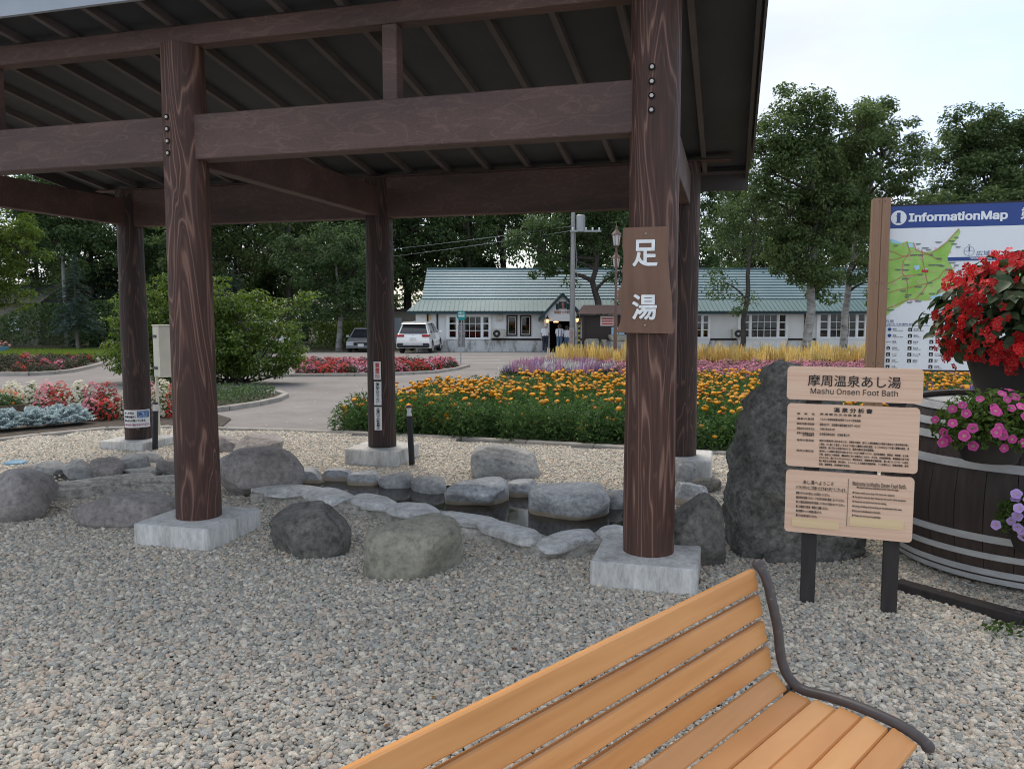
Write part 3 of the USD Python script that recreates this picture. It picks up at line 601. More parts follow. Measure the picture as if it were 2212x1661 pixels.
# ------------------------------------------------------------------ wooden notice board with three panels
M['sugi'] = mat('pale_panel_wood', [(.22, (.47, .27, .185)), (.36, (.60, .385, .27)), (.55, (.68, .47, .335)), (.72, (.61, .395, .28)), (.85, (.55, .33, .235))], scale=(.9, .9, 34), detail=5, rough=.45, bump=.05, nrough=.62, distort=.5)
M['sugi2'] = mat('yellow_strip_wood', [(.3, (.62, .45, .25)), (.7, (.71, .54, .32))], scale=(.8, .8, 45), detail=5, rough=.5)
M['ink'] = plain('dark_print', (.022, .019, .018), rough=.6)
M['blackwood'] = mat('black_stained_wood', [(.3, (.018, .014, .013)), (.7, (.034, .028, .026))], scale=(20, 20, 3), rough=.6)
l0, l1 = gnd(1743, 1305), gnd(1918.5, 1327)
sex = nrm(l1 - l0); sn = np.cross(sex, UP)
sg = thing('notice_board', 'wooden notice board of three pale panels on two black legs beside the tall rock', 'notice board', (l0 + l1) / 2)
for q, w in ((l0, 31), (l1, 35)):
    ww = w / F * q[1]; top = 1.36
    part(sg, 'leg', placed(box((0, 0, top / 2 - .05), (.082, .045, top + .1), ch=.003), frame(q, sex, -sn, UP)), M['blackwood'])
bo = Board((l0 + l1) / 2 + sn * .046, sex)
def c2(x, y): return 1676 + .2394 * x, 777.7 + .2394 * y
def ct(t, x0, y0, x1, y1, **k): a, b = c2(x0, y0), c2(x1, y1); return bo.text(t, (a[0], a[1], b[0], b[1]), **k)
def panel(x0, y0, x1, y1):
    a, b = bo.st(*c2(x0, y1)), bo.st(*c2(x1, 0)); t = bo.st(*c2(x0, y0))
    p = part(sg, 'panel', placed(prism(rrect(a[0], a[1], b[0], t[1], .022), .022, -.022), bo.T), M['sugi'], 30)
    return p
p1 = panel(97, 55, 1342, 352); p2 = panel(88, 388, 1325, 950); p3 = panel(75, 985, 1303, 1540)
part(p1, 'lettering', [ct('摩周温泉あし湯', 288, 130, 1128, 232, px=96, rnd=1.2, bold=1), ct('Mashu Onsen Foot Bath', 313, 252, 1100, 302, font='en', px=72)], M['ink'])
T2 = [('温 泉 分 析 書', 522, 427, 872, 470, 2), ('源　泉　名', 190, 472, 348, 490, 1), ('温泉の泉質', 190, 515, 346, 535, 1), ('源泉及び浴槽の温泉温度', 188, 560, 346, 580, 1), ('温泉成分分析年月日', 188, 603, 346, 623, 1), ('登録分析機関の名称', 188, 645, 344, 664, 1), ('及び登録番号', 240, 665, 344, 684, 1), ('浴用の禁忌症', 188, 707, 343, 727, 1), ('浴用の適応症', 185, 802, 341, 822, 1),
      ('摩 周 観 光 交 流 館 温 泉', 398, 476, 770, 496, 1), ('アルカリ性単純温泉(低張性アルカリ性高温泉)', 398, 521, 768, 545, 1), ('源泉 63.5℃　当浴槽の温泉温度 38.0℃～42.0℃', 397, 567, 765, 591, 1), ('令和3年3月4日', 396, 609, 530, 630, 1), ('日本衛生株式会社　北海道 第11号', 395, 653, 665, 677, 1),
      ('病気の活動期(特に熱のあるとき)、活動性の結核、進行した悪性腫瘍又は高度の貧血など身体衰弱の著し', 393, 714, 1203, 736, 1), ('い場合、少し動くと息苦しくなるような重い心臓病又は肺の病気、むくみのあるような重い腎臓の病気、消', 392, 745, 1202, 767, 1), ('化管出血、目に見える出血があるとき、慢性の病気の急性増悪期。', 391, 775, 886, 797, 1),
      ('筋肉若しくは関節の慢性的な痛みまたはこわばり(関節リウマチ、変形性関節症、腰痛症、神経痛、五十肩、', 392, 808, 1203, 830, 1), ('打撲、捻挫などの慢性期、運動麻痺における筋肉のこわばり、冷え性、末梢循環障害、胃腸機能の低下(胃', 391, 838, 1200, 860, 1), ('がもたれる、腸にガスがたまるなど)、軽症高血圧、耐糖能異常(糖尿病)、軽い高コレステロール血症、', 390, 867, 1202, 889, 1), ('軽い喘息又は肺気腫、痔の痛み、ストレスによる諸症状(睡眠障害、うつ状態など)、病後回復期、疲労', 390, 896, 1198, 918, 1), ('回復、健康増進、自律神経不安定症。', 390, 926, 670, 947, 1)]
part(p2, 'lettering', [ct(t, a, b, c, d, px=44, bold=k - 1) for t, a, b, c, d, k in T2], M['ink'])
T3 = [('あし湯へようこそ', 247, 1080, 523, 1116), ('いつもきれいにご利用いただきありがとうございます。', 183, 1124, 636, 1160), ('●滑りやすいので足元に十分注意してください。', 183, 1182, 489, 1207), ('●足専用の温泉ですので、それ以外の目的に使用しないでください。', 183, 1222, 621, 1247), ('●この温泉は飲用の許可を取得していないので飲まないでください。', 183, 1262, 620, 1287), ('●この施設での飲食・喫煙はご遠慮ください。', 182, 1303, 473, 1328), ('●犬猫等のペットの利用は禁止です。', 182, 1343, 413, 1368), ('●ゴミはお持ち帰りください。', 181, 1384, 371, 1408),
      ('Welcome to Mashu Onsen Foot Bath.', 690, 1088, 1180, 1130), ('We appreciate your attention to the rules of usage.', 728, 1136, 1110, 1158), ('◆ Please watch your step. The rocks are  slippery.', 690, 1182, 1075, 1205), ('◆ The bath is only for feet. Please do not use for other purposes.', 690, 1221, 1178, 1244), ('◆ Please do not drink from the hot spring.', 689, 1262, 1000, 1285), ('◆ Eating, drinking and smoking are not allowed in this area.', 688, 1303, 1138, 1327), ('◆ Pets are not allowed in the bath.', 687, 1345, 945, 1367), ('◆ Please do not leave any garbage.', 686, 1387, 948, 1411)]
lt = [ct(t, *q, px=44) for t, *q in T3]
a, b = bo.st(*c2(655, 1070)), bo.st(*c2(651, 1500)); lt.append(bo.put(sbox(a[0] - .001, b[1], a[0] + .001, a[1])))
part(p3, 'lettering', lt, M['ink'])
for x0, y0, x1, y1 in ((145, 1418, 628, 1495), (665, 1410, 1222, 1490)):
    a, b, t = bo.st(*c2(x0, y1)), bo.st(*c2(x1, 0)), bo.st(*c2(x0, y0))
    part(p3, 'blank_strip', bo.put(sbox(a[0], a[1], b[0], t[1]), .0, .0025), M['sugi2'], label='blank yellow wooden strip')

# ------------------------------------------------------------------ the hanging name board on the right front post
M['sign'] = mat('brown_painted_board', [(.3, (.135, .072, .046)), (.6, (.175, .098, .064)), (.8, (.20, .118, .08))], scale=(14, 14, 2.5), detail=8, rough=.55, bump=.15)
M['white'] = mat('white_paint', [(.3, (.66, .68, .67)), (.7, (.80, .81, .80))], scale=(25, 25, 25), rough=.6)
c = pv(0, 0, 0); so = Board(c - B_ * .182, -A_)
def c3(x, y): return 1296.1 + .16665 * x, 466.6 + .16665 * y
hs = thing('hanging_sign', 'brown live edge board with two white characters hung on the right front post', 'sign', c - B_ * .17 + UP * 1.55)
sp = so.poly([c3(*q) for q in [(300, 155), (600, 144), (885, 135), (882, 350), (880, 560), (892, 700), (903, 850), (915, 980), (930, 1120), (932, 1300), (938, 1400), (965, 1450), (945, 1525), (590, 1519), (215, 1510), (236, 1440), (262, 1380), (270, 1280), (264, 1180), (255, 1100), (232, 1060), (220, 985), (262, 930), (290, 850), (296, 760), (285, 700), (302, 620), (305, 500), (290, 400), (292, 280)]])
bdm = part(hs, 'board', placed(prism(sp.buffer(-.002).buffer(.002), .028, -.028), so.T), M['sign'], 30)
for ch, q in (('足', (422, 312, 756, 655)), ('湯', (415, 1015, 758, 1345))):
    a, b, t = so.st(*c3(q[0], q[3])), so.st(*c3(q[2], 0)), so.st(*c3(q[0], q[1]))
    g = fit(glyphs(ch, px=128, bold=3, rnd=3), a[0], a[1], b[0], t[1])
    part(hs, 'character', so.put(g, .0, .004), M['white'])
for q in ((593, 230), (583, 1418)):
    s_, t_ = so.st(*c3(*q)); part(hs, 'screw', placed(placed(lathe([(0, .006), (.006, .005), (.007, 0), (0, 0)], 12), frame((s_, t_, 0), (1, 0, 0), (0, 1, 0))), so.T), M['bolt'], True)

# ------------------------------------------------------------------ notices stuck round the rear posts
M['paper'] = plain('white_notice', (.66, .65, .64), rough=.5); M['redink'] = plain('red_print', (.45, .03, .03), rough=.5); M['magenta'] = plain('magenta_print', (.32, .05, .15), rough=.5)
M['photo'] = mat('notice_picture', [(.35, (.02, .04, .09)), (.5, (.10, .18, .34)), (.65, (.33, .42, .55))], scale=(30, 30, 40), rough=.5)
def bend(m, c, R, ang, z0):
    m = m.copy(); v, f = trimesh.remesh.subdivide_to_size(m.vertices, m.faces, .02); q = v
    a = q[:, 0] / R + ang; rr = R + q[:, 2]
    return trimesh.Trimesh(np.c_[c[0] + rr * np.sin(a), c[1] - rr * np.cos(a), z0 + q[:, 1]], f, process=False)
def notice(c, R, u0, v0, u1, v1, name, label):
    """centre angle and size from the picture, on a round post"""
    y = c[1] - R; x0, x1 = at_y(u0, v0, y)[0], at_y(u1, v0, y)[0]; zt, zb = at_y(u0, v0, y)[2], at_y(u0, v1, y)[2]
    view = math.atan2(-c[0], c[1]); uc = (x0 + x1) / 2 - c[0] * (y / c[1])
    ang = view + math.asin(np.clip(uc / R, -.9, .9)); w = 2 * R * math.asin(np.clip((x1 - x0) / 2 / R / math.cos(ang - view), 0, .95))
    t = thing(name, label, 'notice', (c[0], c[1] - R, zb))
    part(t, 'sheet', bend(prism(sbox(-w / 2, 0, w / 2, zt - zb), .0015), c, R + .004, ang, zb), M['paper'], 40)
    def put(g, mt, nm='lettering'): return part(t, nm, bend(prism(g, .001), c, R + .006, ang, zb), M[mt])
    return w, zt - zb, put
cb = pv(BL_, BW, 0)
w, h, put = notice(cb, .162, 807, 781, 822.5, 820, 'post_notice', 'white upright notice with red characters, topmost of three on the middle rear post')
put(fit(glyphs('禁煙', px=90, bold=3, vertical=True), -w * .26, h * .34, w * .28, h * .94), 'redink')
ring = Point(0, h * .18).buffer(w * .30).difference(Point(0, h * .18).buffer(w * .24)); put(ring.union(LineString([(-w * .2, h * .18 + w * .2), (w * .2, h * .18 - w * .2)]).buffer(w * .025)).union(sbox(-w * .16, h * .165, w * .16, h * .195)), 'redink', 'no_smoking_symbol')
w, h, put = notice(cb, .162, 808, 824, 823.5, 875, 'post_notice', 'white upright notice in small black characters, middle one of three on the rear post')
put(fit(glyphs('足湯に物を入れないでください。', px=64, bold=2, vertical=True), -w * .24, h * .05, w * .24, h * .95), 'ink')
w, h, put = notice(cb, .162, 809, 879, 824.5, 929, 'post_notice', 'white upright notice in large black characters, lowest of three on the rear post')
put(fit(glyphs('足湯内での飲食禁止', px=64, bold=2, vertical=True), -w * .24, h * .05, w * .24, h * .95), 'ink')
w, h, put = notice(pv(2 * BL_, BW, 0), .162, 270, 886, 319, 924, 'post_notice', 'white square notice with a blue picture on the left rear post')
for k, (t_, x1) in enumerate([('ねこ小石は', -.08), ('浮き等の目詰まり', -.03), ('防止のため置いています。', .32)]):
    put(fit(glyphs(t_, px=64, bold=3), -w * .46, h * (.76 - .215 * k), w * x1, h * (.90 - .215 * k)), 'ink')
put(fit(glyphs('石をなげたり動かさないでください。', px=64, bold=2), -w * .46, h * .09, w * .47, h * .24), 'magenta')
put(rrect(w * .02, h * .55, w * .46, h * .95, h * .05), 'photo', 'picture')

# ------------------------------------------------------------------ meter box, bollard lamps, cover
M['cream'] = plain('cream_painted_steel', (.55, .52, .43), rough=.45)
M['black'] = plain('black_painted_steel', (.012, .013, .016), rough=.35)
M['lampglass'] = plain('frosted_lamp_glass', (.55, .55, .53), rough=.2)
p = at_y(345, 816, 10.6); zb, zt = p[2], at_y(345, 705, 10.6)[2]
bx = thing('meter_box', 'cream steel meter box on a thin pole beside the left rear post', 'box', (p[0], p[1] + .13, 0))
o = np.array([p[0] - .0, p[1] + .155, 0])
part(bx, 'cabinet', placed(box((0, 0, (zb + zt) / 2), (.2, .215, zt - zb), ch=.006), frame(o, (math.cos(.80), math.sin(.80), 0), (-math.sin(.80), math.cos(.80), 0), UP)), M['cream'])
part(bx, 'lid', placed(box((0, 0, zt + .012), (.215, .23, .02), ch=.004), frame(o, (math.cos(.80), math.sin(.80), 0), (-math.sin(.80), math.cos(.80), 0), UP)), M['cream'])
for v in (727, 796):
    z = at_y(330, v, 10.6)[2]; q = o + np.array([-math.sin(-.77 + math.pi / 2), -math.cos(-.77 + math.pi / 2) * 0, 0]) * 0
    part(bx, 'strap', placed(box((-.104, .04, z), (.012, .125, .038), ch=.003), frame(o, (math.cos(.80), math.sin(.80), 0), (-math.sin(.80), math.cos(.80), 0), UP)), M['black'])
part(bx, 'pole', lathe([(0, -.1), (.022, -.1), (.022, zb + .02), (0, zb + .02)], 12, (o[0] - .085, o[1] - .06, 0)), M['cream'], True)
def bollard(ub, vb, ut, vt, label):
    g = gnd(ub, vb); t = at_y(ut, vt, g[1]); b = thing('bollard_lamp', label, 'bollard lamp', g, group='slim black bollard lamps')
    T = frame(g, nrm(np.cross((0, 1, 0), nrm(t - g))), (0, 1, 0), nrm(t - g)); H = np.linalg.norm(t - g)
    for nm, pr, mt in (('body', [(0, -.05), (.034, -.05), (.034, H * .80), (.036, H * .80), (.036, H * .83), (0, H * .83)], 'black'), ('lamp_glass', [(0, H * .83), (.031, H * .83), (.022, H * .90), (.031, H * .965), (0, H * .965)], 'lampglass'), ('cap', [(0, H * .965), (.035, H * .965), (.036, H * .985), (.030, H), (0, H)], 'black')):
        part(b, nm, placed(lathe(pr, 20), T), M[mt], 40)
    part(b, 'foot', placed(lathe([(0, -.05), (.03, -.05), (.03, .02), (0, .02)], 12), T), M['bolt'], 40) if False else None
bollard(335, 974, 335.5, 869, 'slim black bollard lamp beside the left rear footing')
bollard(890, 1004, 883, 876, 'slim black bollard lamp beside the middle rear footing')
M['blue'] = plain('blue_plastic', (.10, .24, .34), rough=.5)
g = gnd(34, 1004); cv = thing('valve_cover', 'round blue plastic cover lying in the gravel at the left', 'cover', g)
part(cv, 'lid', lathe([(0, .045), (.085, .045), (.108, .035), (.112, .0), (0, 0)], 28, g), M['blue'], 30)
part(cv, 'rim', lathe([(.112, -.02), (.128, -.02), (.128, .03), (.113, .03)], 28, g), M['blue'], 30)

# ------------------------------------------------------------------ information map
M['maplum'] = mat('brown_sign_post', [(.3, (.235, .135, .082)), (.7, (.285, .17, .105))], scale=(25, 25, 2), rough=.5)
M['boardwhite'] = plain('map_white', (.72, .745, .76), rough=.35, v=.02); M['blueprint'] = plain('map_blue', (.022, .055, .22), rough=.35); M['green'] = mat('map_land_green', [(.35, (.24, .46, .07)), (.65, (.36, .56, .16))], scale=(5, 5, 6), rough=.35)
M['lake'] = plain('map_lake', (.36, .62, .76), rough=.35); M['roadred'] = plain('map_road', (.42, .17, .10), rough=.4); M['pink'] = plain('map_pink', (.75, .36, .45), rough=.4); M['greyink'] = plain('map_grey', (.12, .13, .14), rough=.4)
ml = at_y(1884, 792, 9.25); mo = Board((ml[0], ml[1] - .03, 0), -A_)
def c1(x, y): return 1849.2 + .2498 * x, 414.8 + .2498 * y
def m1(x, y): return mo.st(*c1(x, y))
im = thing('information_map', 'large information map board with a blue header between brown posts', 'map board', (ml[0], ml[1], 0))
pxl, pxr = m1(112, 800)[0], m1(262, 800)[0]; topz = m1(190, 62)[1]; pm_ = (pxl + pxr) / 2
def post_planks(xa, xb):
    for xx, ww in (((xa * .51 + xb * .49), None),):
        for k in range(2):
            x0_, x1_ = (xa, (xa + xb) / 2 - .0015) if k == 0 else ((xa + xb) / 2 + .0015, xb)
            pk = part(im, 'post', placed(box(((x0_ + x1_) / 2, topz / 2 - .1, 0), (x1_ - x0_, topz + .2, .17), ch=.004), mo.T), M['maplum'])
            for y in (90, 792, 1477):
                zc = m1(190, y)[1]; part(pk, 'bolt', placed(placed(lathe([(0, .004), (.007, .004), (.007, 0), (0, 0)], 10), frame(((x0_ + x1_) / 2 + (.018 if k == 0 else -.018), zc, .085), (1, 0, 0), (0, 1, 0))), mo.T), M['iron'])
post_planks(pxl, pxr)
bL, bT, bB = m1(272, 0)[0], m1(272, 128)[1], m1(215, 1530)[1]; bR = bL + 2.35; hB = m1(270, 318)[1]
post_planks(bR + .02, bR + .02 + pxr - pxl)
part(im, 'frame', placed(prism(sbox(bL - .012, bB - .02, bR + .012, bT + .02), .06, -.075), mo.T), M['ink'])
part(im, 'face', mo.put(sbox(bL, bB, bR, hB - .001), -.013, .0), M['boardwhite']) if False else part(im, 'face', placed(prism(sbox(bL, bB, bR, hB), .004, -.014), mo.T), M['boardwhite'])
hd = part(im, 'header', placed(prism(sbox(bL, hB + .0005, bR, bT), .004, -.0138), mo.T), M['blueprint'])
Zp = -.009
def mt_(t, x0, y0, x1, y1, **k): a, b, tt = m1(x0, y1), m1(x1, y1), m1(x0, y0); return mo.put(fit(glyphs(t, **k), a[0], a[1], b[0], tt[1]), Zp, .001)
def mp(pts): return Polygon([m1(*p) for p in pts]).buffer(0)
cc = m1(370, 224); rr_ = abs(m1(438, 224)[0] - cc[0])
disc = Point(*cc).buffer(rr_, 32); ig = fit(glyphs('i', px=96, bold=7), cc[0] - rr_ * .26, cc[1] - rr_ * .66, cc[0] + rr_ * .26, cc[1] + rr_ * .72)
slb = sbox(cc[0] - rr_ * .36, cc[1] - rr_ * .72, cc[0] + rr_ * .36, cc[1] - rr_ * .58).union(sbox(cc[0] - rr_ * .38, cc[1] + rr_ * .18, cc[0], cc[1] + rr_ * .32))
part(hd, 'lettering', [mo.put(disc.difference(ig.union(slb)), Zp, .001), mt_('InformationMap', 455, 184, 1312, 276, font='en', px=96, bold=4), mt_('弟子屈町', 1425, 132, 1800, 240, px=96, bold=3)], M['boardwhite'])
land = mp([(272, 393), (330, 420), (400, 440), (440, 430), (500, 440), (497, 470), (520, 500), (560, 515), (600, 520), (650, 515), (700, 495), (760, 450), (810, 415), (850, 370), (880, 330), (893, 315), (905, 345), (880, 400), (850, 440), (830, 480), (815, 520), (795, 560), (800, 600), (830, 640), (850, 690), (860, 740), (860, 800), (830, 840), (780, 860), (720, 880), (670, 900), (650, 935), (600, 940), (540, 935), (480, 925), (430, 950), (380, 985), (330, 1010), (280, 1055), (247, 1085), (255, 820)])
land = land.union(mp([(1290, 690), (1400, 625), (1500, 610), (1800, 640), (1900, 800), (1700, 1000), (1400, 900)])).intersection(sbox(bL, bB, bR, hB))
part(im, 'land', mo.put(land, Zp, .001), M['green'])
for q in ([(282, 400), (340, 418), (400, 438), (390, 450), (310, 440)], [(452, 442), (495, 445), (492, 480), (450, 478)], [(500, 640), (548, 632), (550, 665), (515, 680)], [(582, 662), (622, 660), (626, 692), (590, 690)], [(640, 905), (735, 885), (740, 915), (660, 930)]): part(im, 'lake', mo.put(mp(q), Zp + .0012, .001), M['lake'])
rl = [[(270, 505), (330, 520), (400, 555), (450, 555), (500, 550), (570, 540), (640, 540), (700, 580), (740, 590)], [(440, 430), (470, 520), (410, 600), (400, 700), (440, 750), (450, 830), (440, 900)], [(570, 500), (580, 600), (600, 700), (620, 790), (580, 860), (520, 920)], [(256, 800), (330, 770), (400, 730), (500, 720), (570, 710)], [(620, 790), (720, 740), (760, 680), (850, 680)], [(256, 880), (350, 850), (450, 830), (520, 810), (620, 790)], [(500, 440), (520, 500), (640, 540), (780, 440), (890, 320)], [(268, 590), (350, 580), (440, 550), (470, 520)], [(260, 1010), (330, 985), (450, 930), (540, 930)]]
[part(im, 'road_line', mo.put(LineString([m1(*p) for p in q]).buffer(.0042), Zp + .0024 + .0001 * k, .001), M['roadred']) for k, q in enumerate(rl)]
[part(im, 'pink_mark', mo.put(Point(*m1(*p)).buffer(.012, 8).difference(Point(*m1(*p)).buffer(.007, 6)), Zp + .0036, .001), M['pink']) for p in [(412, 460), (488, 510), (540, 490), (690, 488), (815, 520), (475, 580), (568, 575), (408, 650), (400, 700), (510, 660), (670, 690), (830, 710), (805, 655), (850, 655), (480, 730), (585, 740), (445, 785), (535, 775), (660, 815), (585, 848), (525, 872), (330, 790), (480, 935), (330, 985), (640, 920), (780, 700)]]
part(im, 'red_mark', mo.put(mp([(570, 672), (625, 672), (625, 696), (570, 696)]), Zp + .0036, .001), M['redink'])
r_ = np.random.default_rng(3); sm = []
for x, y in [(345, 465), (540, 450), (600, 485), (715, 435), (870, 395), (830, 425), (850, 450), (885, 475), (500, 545), (650, 545), (560, 545), (720, 575), (440, 630), (365, 672), (430, 675), (660, 632), (745, 640), (720, 633), (835, 612), (870, 635), (900, 680), (430, 750), (780, 740), (640, 785), (540, 820), (265, 840), (410, 855), (455, 890), (440, 910), (540, 945), (465, 955), (570, 880), (660, 880), (300, 1020), (560, 715), (800, 670), (630, 500)]:
    w_ = r_.uniform(18, 34)
    sm.append(mo.put(mp([(x - w_, y - 5), (x + w_, y - 5), (x + w_, y + 1), (x - w_, y + 1)]).union(mp([(x - w_ * .9, y + 4), (x + w_ * .7, y + 4), (x + w_ * .7, y + 7), (x - w_ * .9, y + 7)])), Zp + .0036, .001))
part(im, 'place_name_marks', sm, M['greyink'], kind='stuff')
q = m1(980, 512); R_ = abs(m1(1026, 512)[0] - q[0])
cr = Point(*q).buffer(R_, 24).difference(Point(*q).buffer(R_ * .94, 24)).union(sbox(q[0] - R_, q[1] - .0015, q[0] + R_, q[1] + .0015)).union(sbox(q[0] - .0015, q[1] - R_, q[0] + .0015, q[1] + R_)).union(sbox(q[0] - .006, q[1], q[0] + .006, q[1] + R_ * .8))
part(im, 'compass', [mo.put(cr, Zp, .001), mt_('N', 975, 451, 988, 466, font='en', px=48)], M['blueprint'])
part(im, 'lettering', mt_('広域図', 1040, 508, 1220, 552, px=72), M['blueprint']); part(im, 'title_strip', mo.put(mp([(792, 566), (1240, 556), (1240, 588), (798, 598)]), Zp + .0012, .001), M['blueprint'])
part(im, 'lettering', [mo.put(fit(glyphs('Wide Area Map', font='en', px=60, bold=1), m1(1020, 0)[0], m1(1020, 584)[1], m1(1230, 0)[0], m1(1020, 564)[1]), Zp + .0026, .001)], M['boardwhite'])
part(im, 'lettering', [mt_('凡例', 258, 1105, 325, 1132, px=60), mt_('Legend 凡例 圖例 범례', 258, 1135, 498, 1153, px=60), mo.put(mp([(250, 1156), (640, 1158), (640, 1161), (250, 1159)]), Zp, .001)], M['blueprint'])
L1 = [('国道', 'National Highway'), ('道道', 'Prefectural Road'), ('鉄道', 'Railway'), ('案内所', 'Information'), ('トイレ', 'Toilets'), ('温泉', 'Hot Spring'), ('足湯', 'Foot Bath')]
L2 = [('道の駅', 'Roadside Station'), ('展望台', 'Observatory'), ('遊歩道', 'Trail'), ('登山道', 'Hiking Trail'), ('キャンプ場', 'Camp Site'), ('避難所', 'Shelter')]
L3 = [('駅', 'Station'), ('バス', 'Bus Stop'), ('病院', 'Hospital'), ('ガソリン', 'Gas Station'), ('銀行', 'Bank'), ('郵便局', 'Post Office')]
lg, ic, wh = [], [], []
for x, xi, rows, y0 in ((320, 286, L1, 1178), (500, 470, L2, 1180), (688, 655, L3, 1232)):
    for k, (j, e) in enumerate(rows):
        y = y0 + 54 * k; xo = -2.0 * k
        lg += [mt_(j, x + xo, y, x + xo + 11 * len(j) + 10, y + 14, px=44), mt_(e, x + xo, y + 17, x + xo + 5.6 * len(e), y + 26, font='en', px=44)]
        if x == 320 and k < 2:
            wh.append(mo.put(Point(*m1(xi + 6 + xo, y + 10)).buffer(.020, 6), Zp, .001)); continue
        if x == 320 and k == 2: ic.append(mo.put(mp([(258, y + 8), (306, y + 8), (306, y + 11), (258, y + 11)]), Zp, .001)); continue
        cx_, cy_ = m1(xi + xo, y + 10); g_ = Point(cx_, cy_).buffer(.021, 10) if (x == 320 and k == 3) else rrect(cx_ - .021, cy_ - .021, cx_ + .021, cy_ + .021, .003)
        ic.append(mo.put(g_.difference(sbox(cx_ - .008, cy_ - .013, cx_ + .005, cy_ + .005)), Zp, .001))
part(im, 'legend_lettering', lg, M['greyink']); part(im, 'legend_icons', ic, M['ink']); part(im, 'legend_road_shields', wh, M['blueprint'])

# ------------------------------------------------------------------ the great barrel and what stands on it
M['stave'] = mat('dark_barrel_stave', [(.3, (.034, .024, .020)), (.6, (.054, .039, .033)), (.8, (.075, .056, .048))], scale=(26, 26, 1.2), detail=7, rough=.5, bump=.2)
M['hoop'] = mat('painted_hoop', [(.3, (.38, .38, .38)), (.62, (.50, .50, .49)), (.69, (.40, .40, .39)), (.76, (.10, .10, .11))], scale=(9, 9, 30), detail=9, rough=.5, nrough=.66)
bc = np.array([3.53, 5.27, .05])
def BR_(z): return .918 - .125 * ((z - .5) / .5) ** 2
brl = thing('barrel', 'huge dark wooden barrel with pale grey hoops at the right edge', 'barrel', (bc[0], bc[1], 0))
nst = 34
for k in range(nst):
    a0, a1 = (k + .012) / nst * 2 * np.pi, (k + .988) / nst * 2 * np.pi; zz_ = np.linspace(.06, 1.125, 9); aa = np.linspace(a0, a1, 3)
    vo = np.array([[(BR_(z) - di) * np.cos(t) + bc[0], (BR_(z) - di) * np.sin(t) + bc[1], z] for di in (0, .04) for z in zz_ for t in aa]).reshape(2, 9, 3, 3)
    vs, fs = [], []
    i_, j_ = np.meshgrid(np.arange(8), np.arange(2), indexing='ij'); q = i_ * 3 + j_
    fo = np.vstack([np.stack([q, q + 1, q + 4], -1).reshape(-1, 3), np.stack([q, q + 4, q + 3], -1).reshape(-1, 3)])
    m = trimesh.Trimesh(vo.reshape(-1, 3), np.vstack([fo, fo[:, ::-1] + 27] + [np.array([[i * 3, (i + 1) * 3, i * 3 + 27], [(i + 1) * 3, (i + 1) * 3 + 27, i * 3 + 27], [i * 3 + 2, i * 3 + 29, (i + 1) * 3 + 2], [(i + 1) * 3 + 2, i * 3 + 29, (i + 1) * 3 + 29]]) for i in range(8)] + [np.array([[24, 51, 25], [25, 51, 52], [25, 52, 26], [26, 52, 53]])]), process=False)
    part(brl, 'stave', m, M['stave'], 30)
for z0, z1 in ((1.082, 1.126), (.985, 1.03), (.905, .95), (.757, .807), (.325, .37), (.215, .255), (.105, .147), (.055, .092)):
    part(brl, 'hoop', lathe([(BR_(z0) + .001, z0), (BR_(z0) + .006, z0), (BR_((z0 + z1) / 2) + .007, (z0 + z1) / 2), (BR_(z1) + .006, z1), (BR_(z1) + .001, z1)], 96, (bc[0], bc[1], 0)), M['hoop'], 40)
part(brl, 'lid', lathe([(0, 1.085), (.70, 1.085), (.70, 1.06), (0, 1.06)], 48, (bc[0], bc[1], 0)), M['hoop'], 30)
pa, pb = gnd(1936, 1275), gnd(2212, 1352); dd = nrm(pb - pa)
bpl = thing('base_plank', 'long dark red brown plank lying along the front of the barrel', 'plank', (pa + pb) / 2)
part(bpl, 'plank', bar(pa + UP * .03, pb + dd * 1.0 + UP * .03, .10, .075, ch=.006), M['blackwood'])
for k in range(4):
    q = pa + dd * (.25 + .42 * k); part(bpl, 'bolt_head', lathe([(0, .072), (.012, .072), (.014, .066), (0, .066)], 8, q), M['iron'])
# ------------------------------------------------------------------ the white shop with the teal roof
M['wall'] = mat('white_render', [(.3, (.70, .70, .68)), (.7, (.79, .79, .77))], scale=(.8, .8, .5), detail=8, rough=.85)
M['plinth'] = mat('stained_plinth', [(.30, (.04, .042, .035)), (.42, (.34, .34, .32)), (.52, (.62, .62, .60)), (.8, (.72, .72, .7))], scale=(2.2, 2.2, .9), detail=12, rough=.9, nrough=.75)
M['trim'] = plain('dark_green_trim', (.012, .035, .04), rough=.5); M['timber'] = plain('dark_brown_timber', (.028, .018, .015), rough=.6)
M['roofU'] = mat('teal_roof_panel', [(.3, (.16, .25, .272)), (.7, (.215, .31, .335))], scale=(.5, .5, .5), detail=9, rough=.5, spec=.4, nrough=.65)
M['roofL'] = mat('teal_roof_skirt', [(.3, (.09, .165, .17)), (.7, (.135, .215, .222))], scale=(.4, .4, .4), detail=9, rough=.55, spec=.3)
M['frame'] = plain('white_window_frame', (.80, .81, .80), rough=.5)
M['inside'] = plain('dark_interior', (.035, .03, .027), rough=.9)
M['pane'] = usdkit.material(stage, LK + 'window_pane', {'f': ('fresnel', {'IOR': 1.55}), 't': ('transparent_bsdf', {'color': (.75, .78, .78)}), 'g': ('glossy_bsdf', {'roughness': .02, 'color': (.9, .9, .9)}), 'x': ('mix_closure', {})}, [('f.fac', 'x.fac'), ('t.BSDF', 'x.closure1'), ('g.BSDF', 'x.closure2')], surface='x.closure')
M['lit'] = plain('lit_lantern_glass', (1.0, .55, .20), emit=1.6)
YF = 47.0
def fa(u, v, y=YF): p = at_y(u, v, y); return p[0], p[2]
shop = thing('shop_building', 'long low white shop with a teal sheet metal roof behind the road', 'building', (6, YF + 3, gz(YF)))
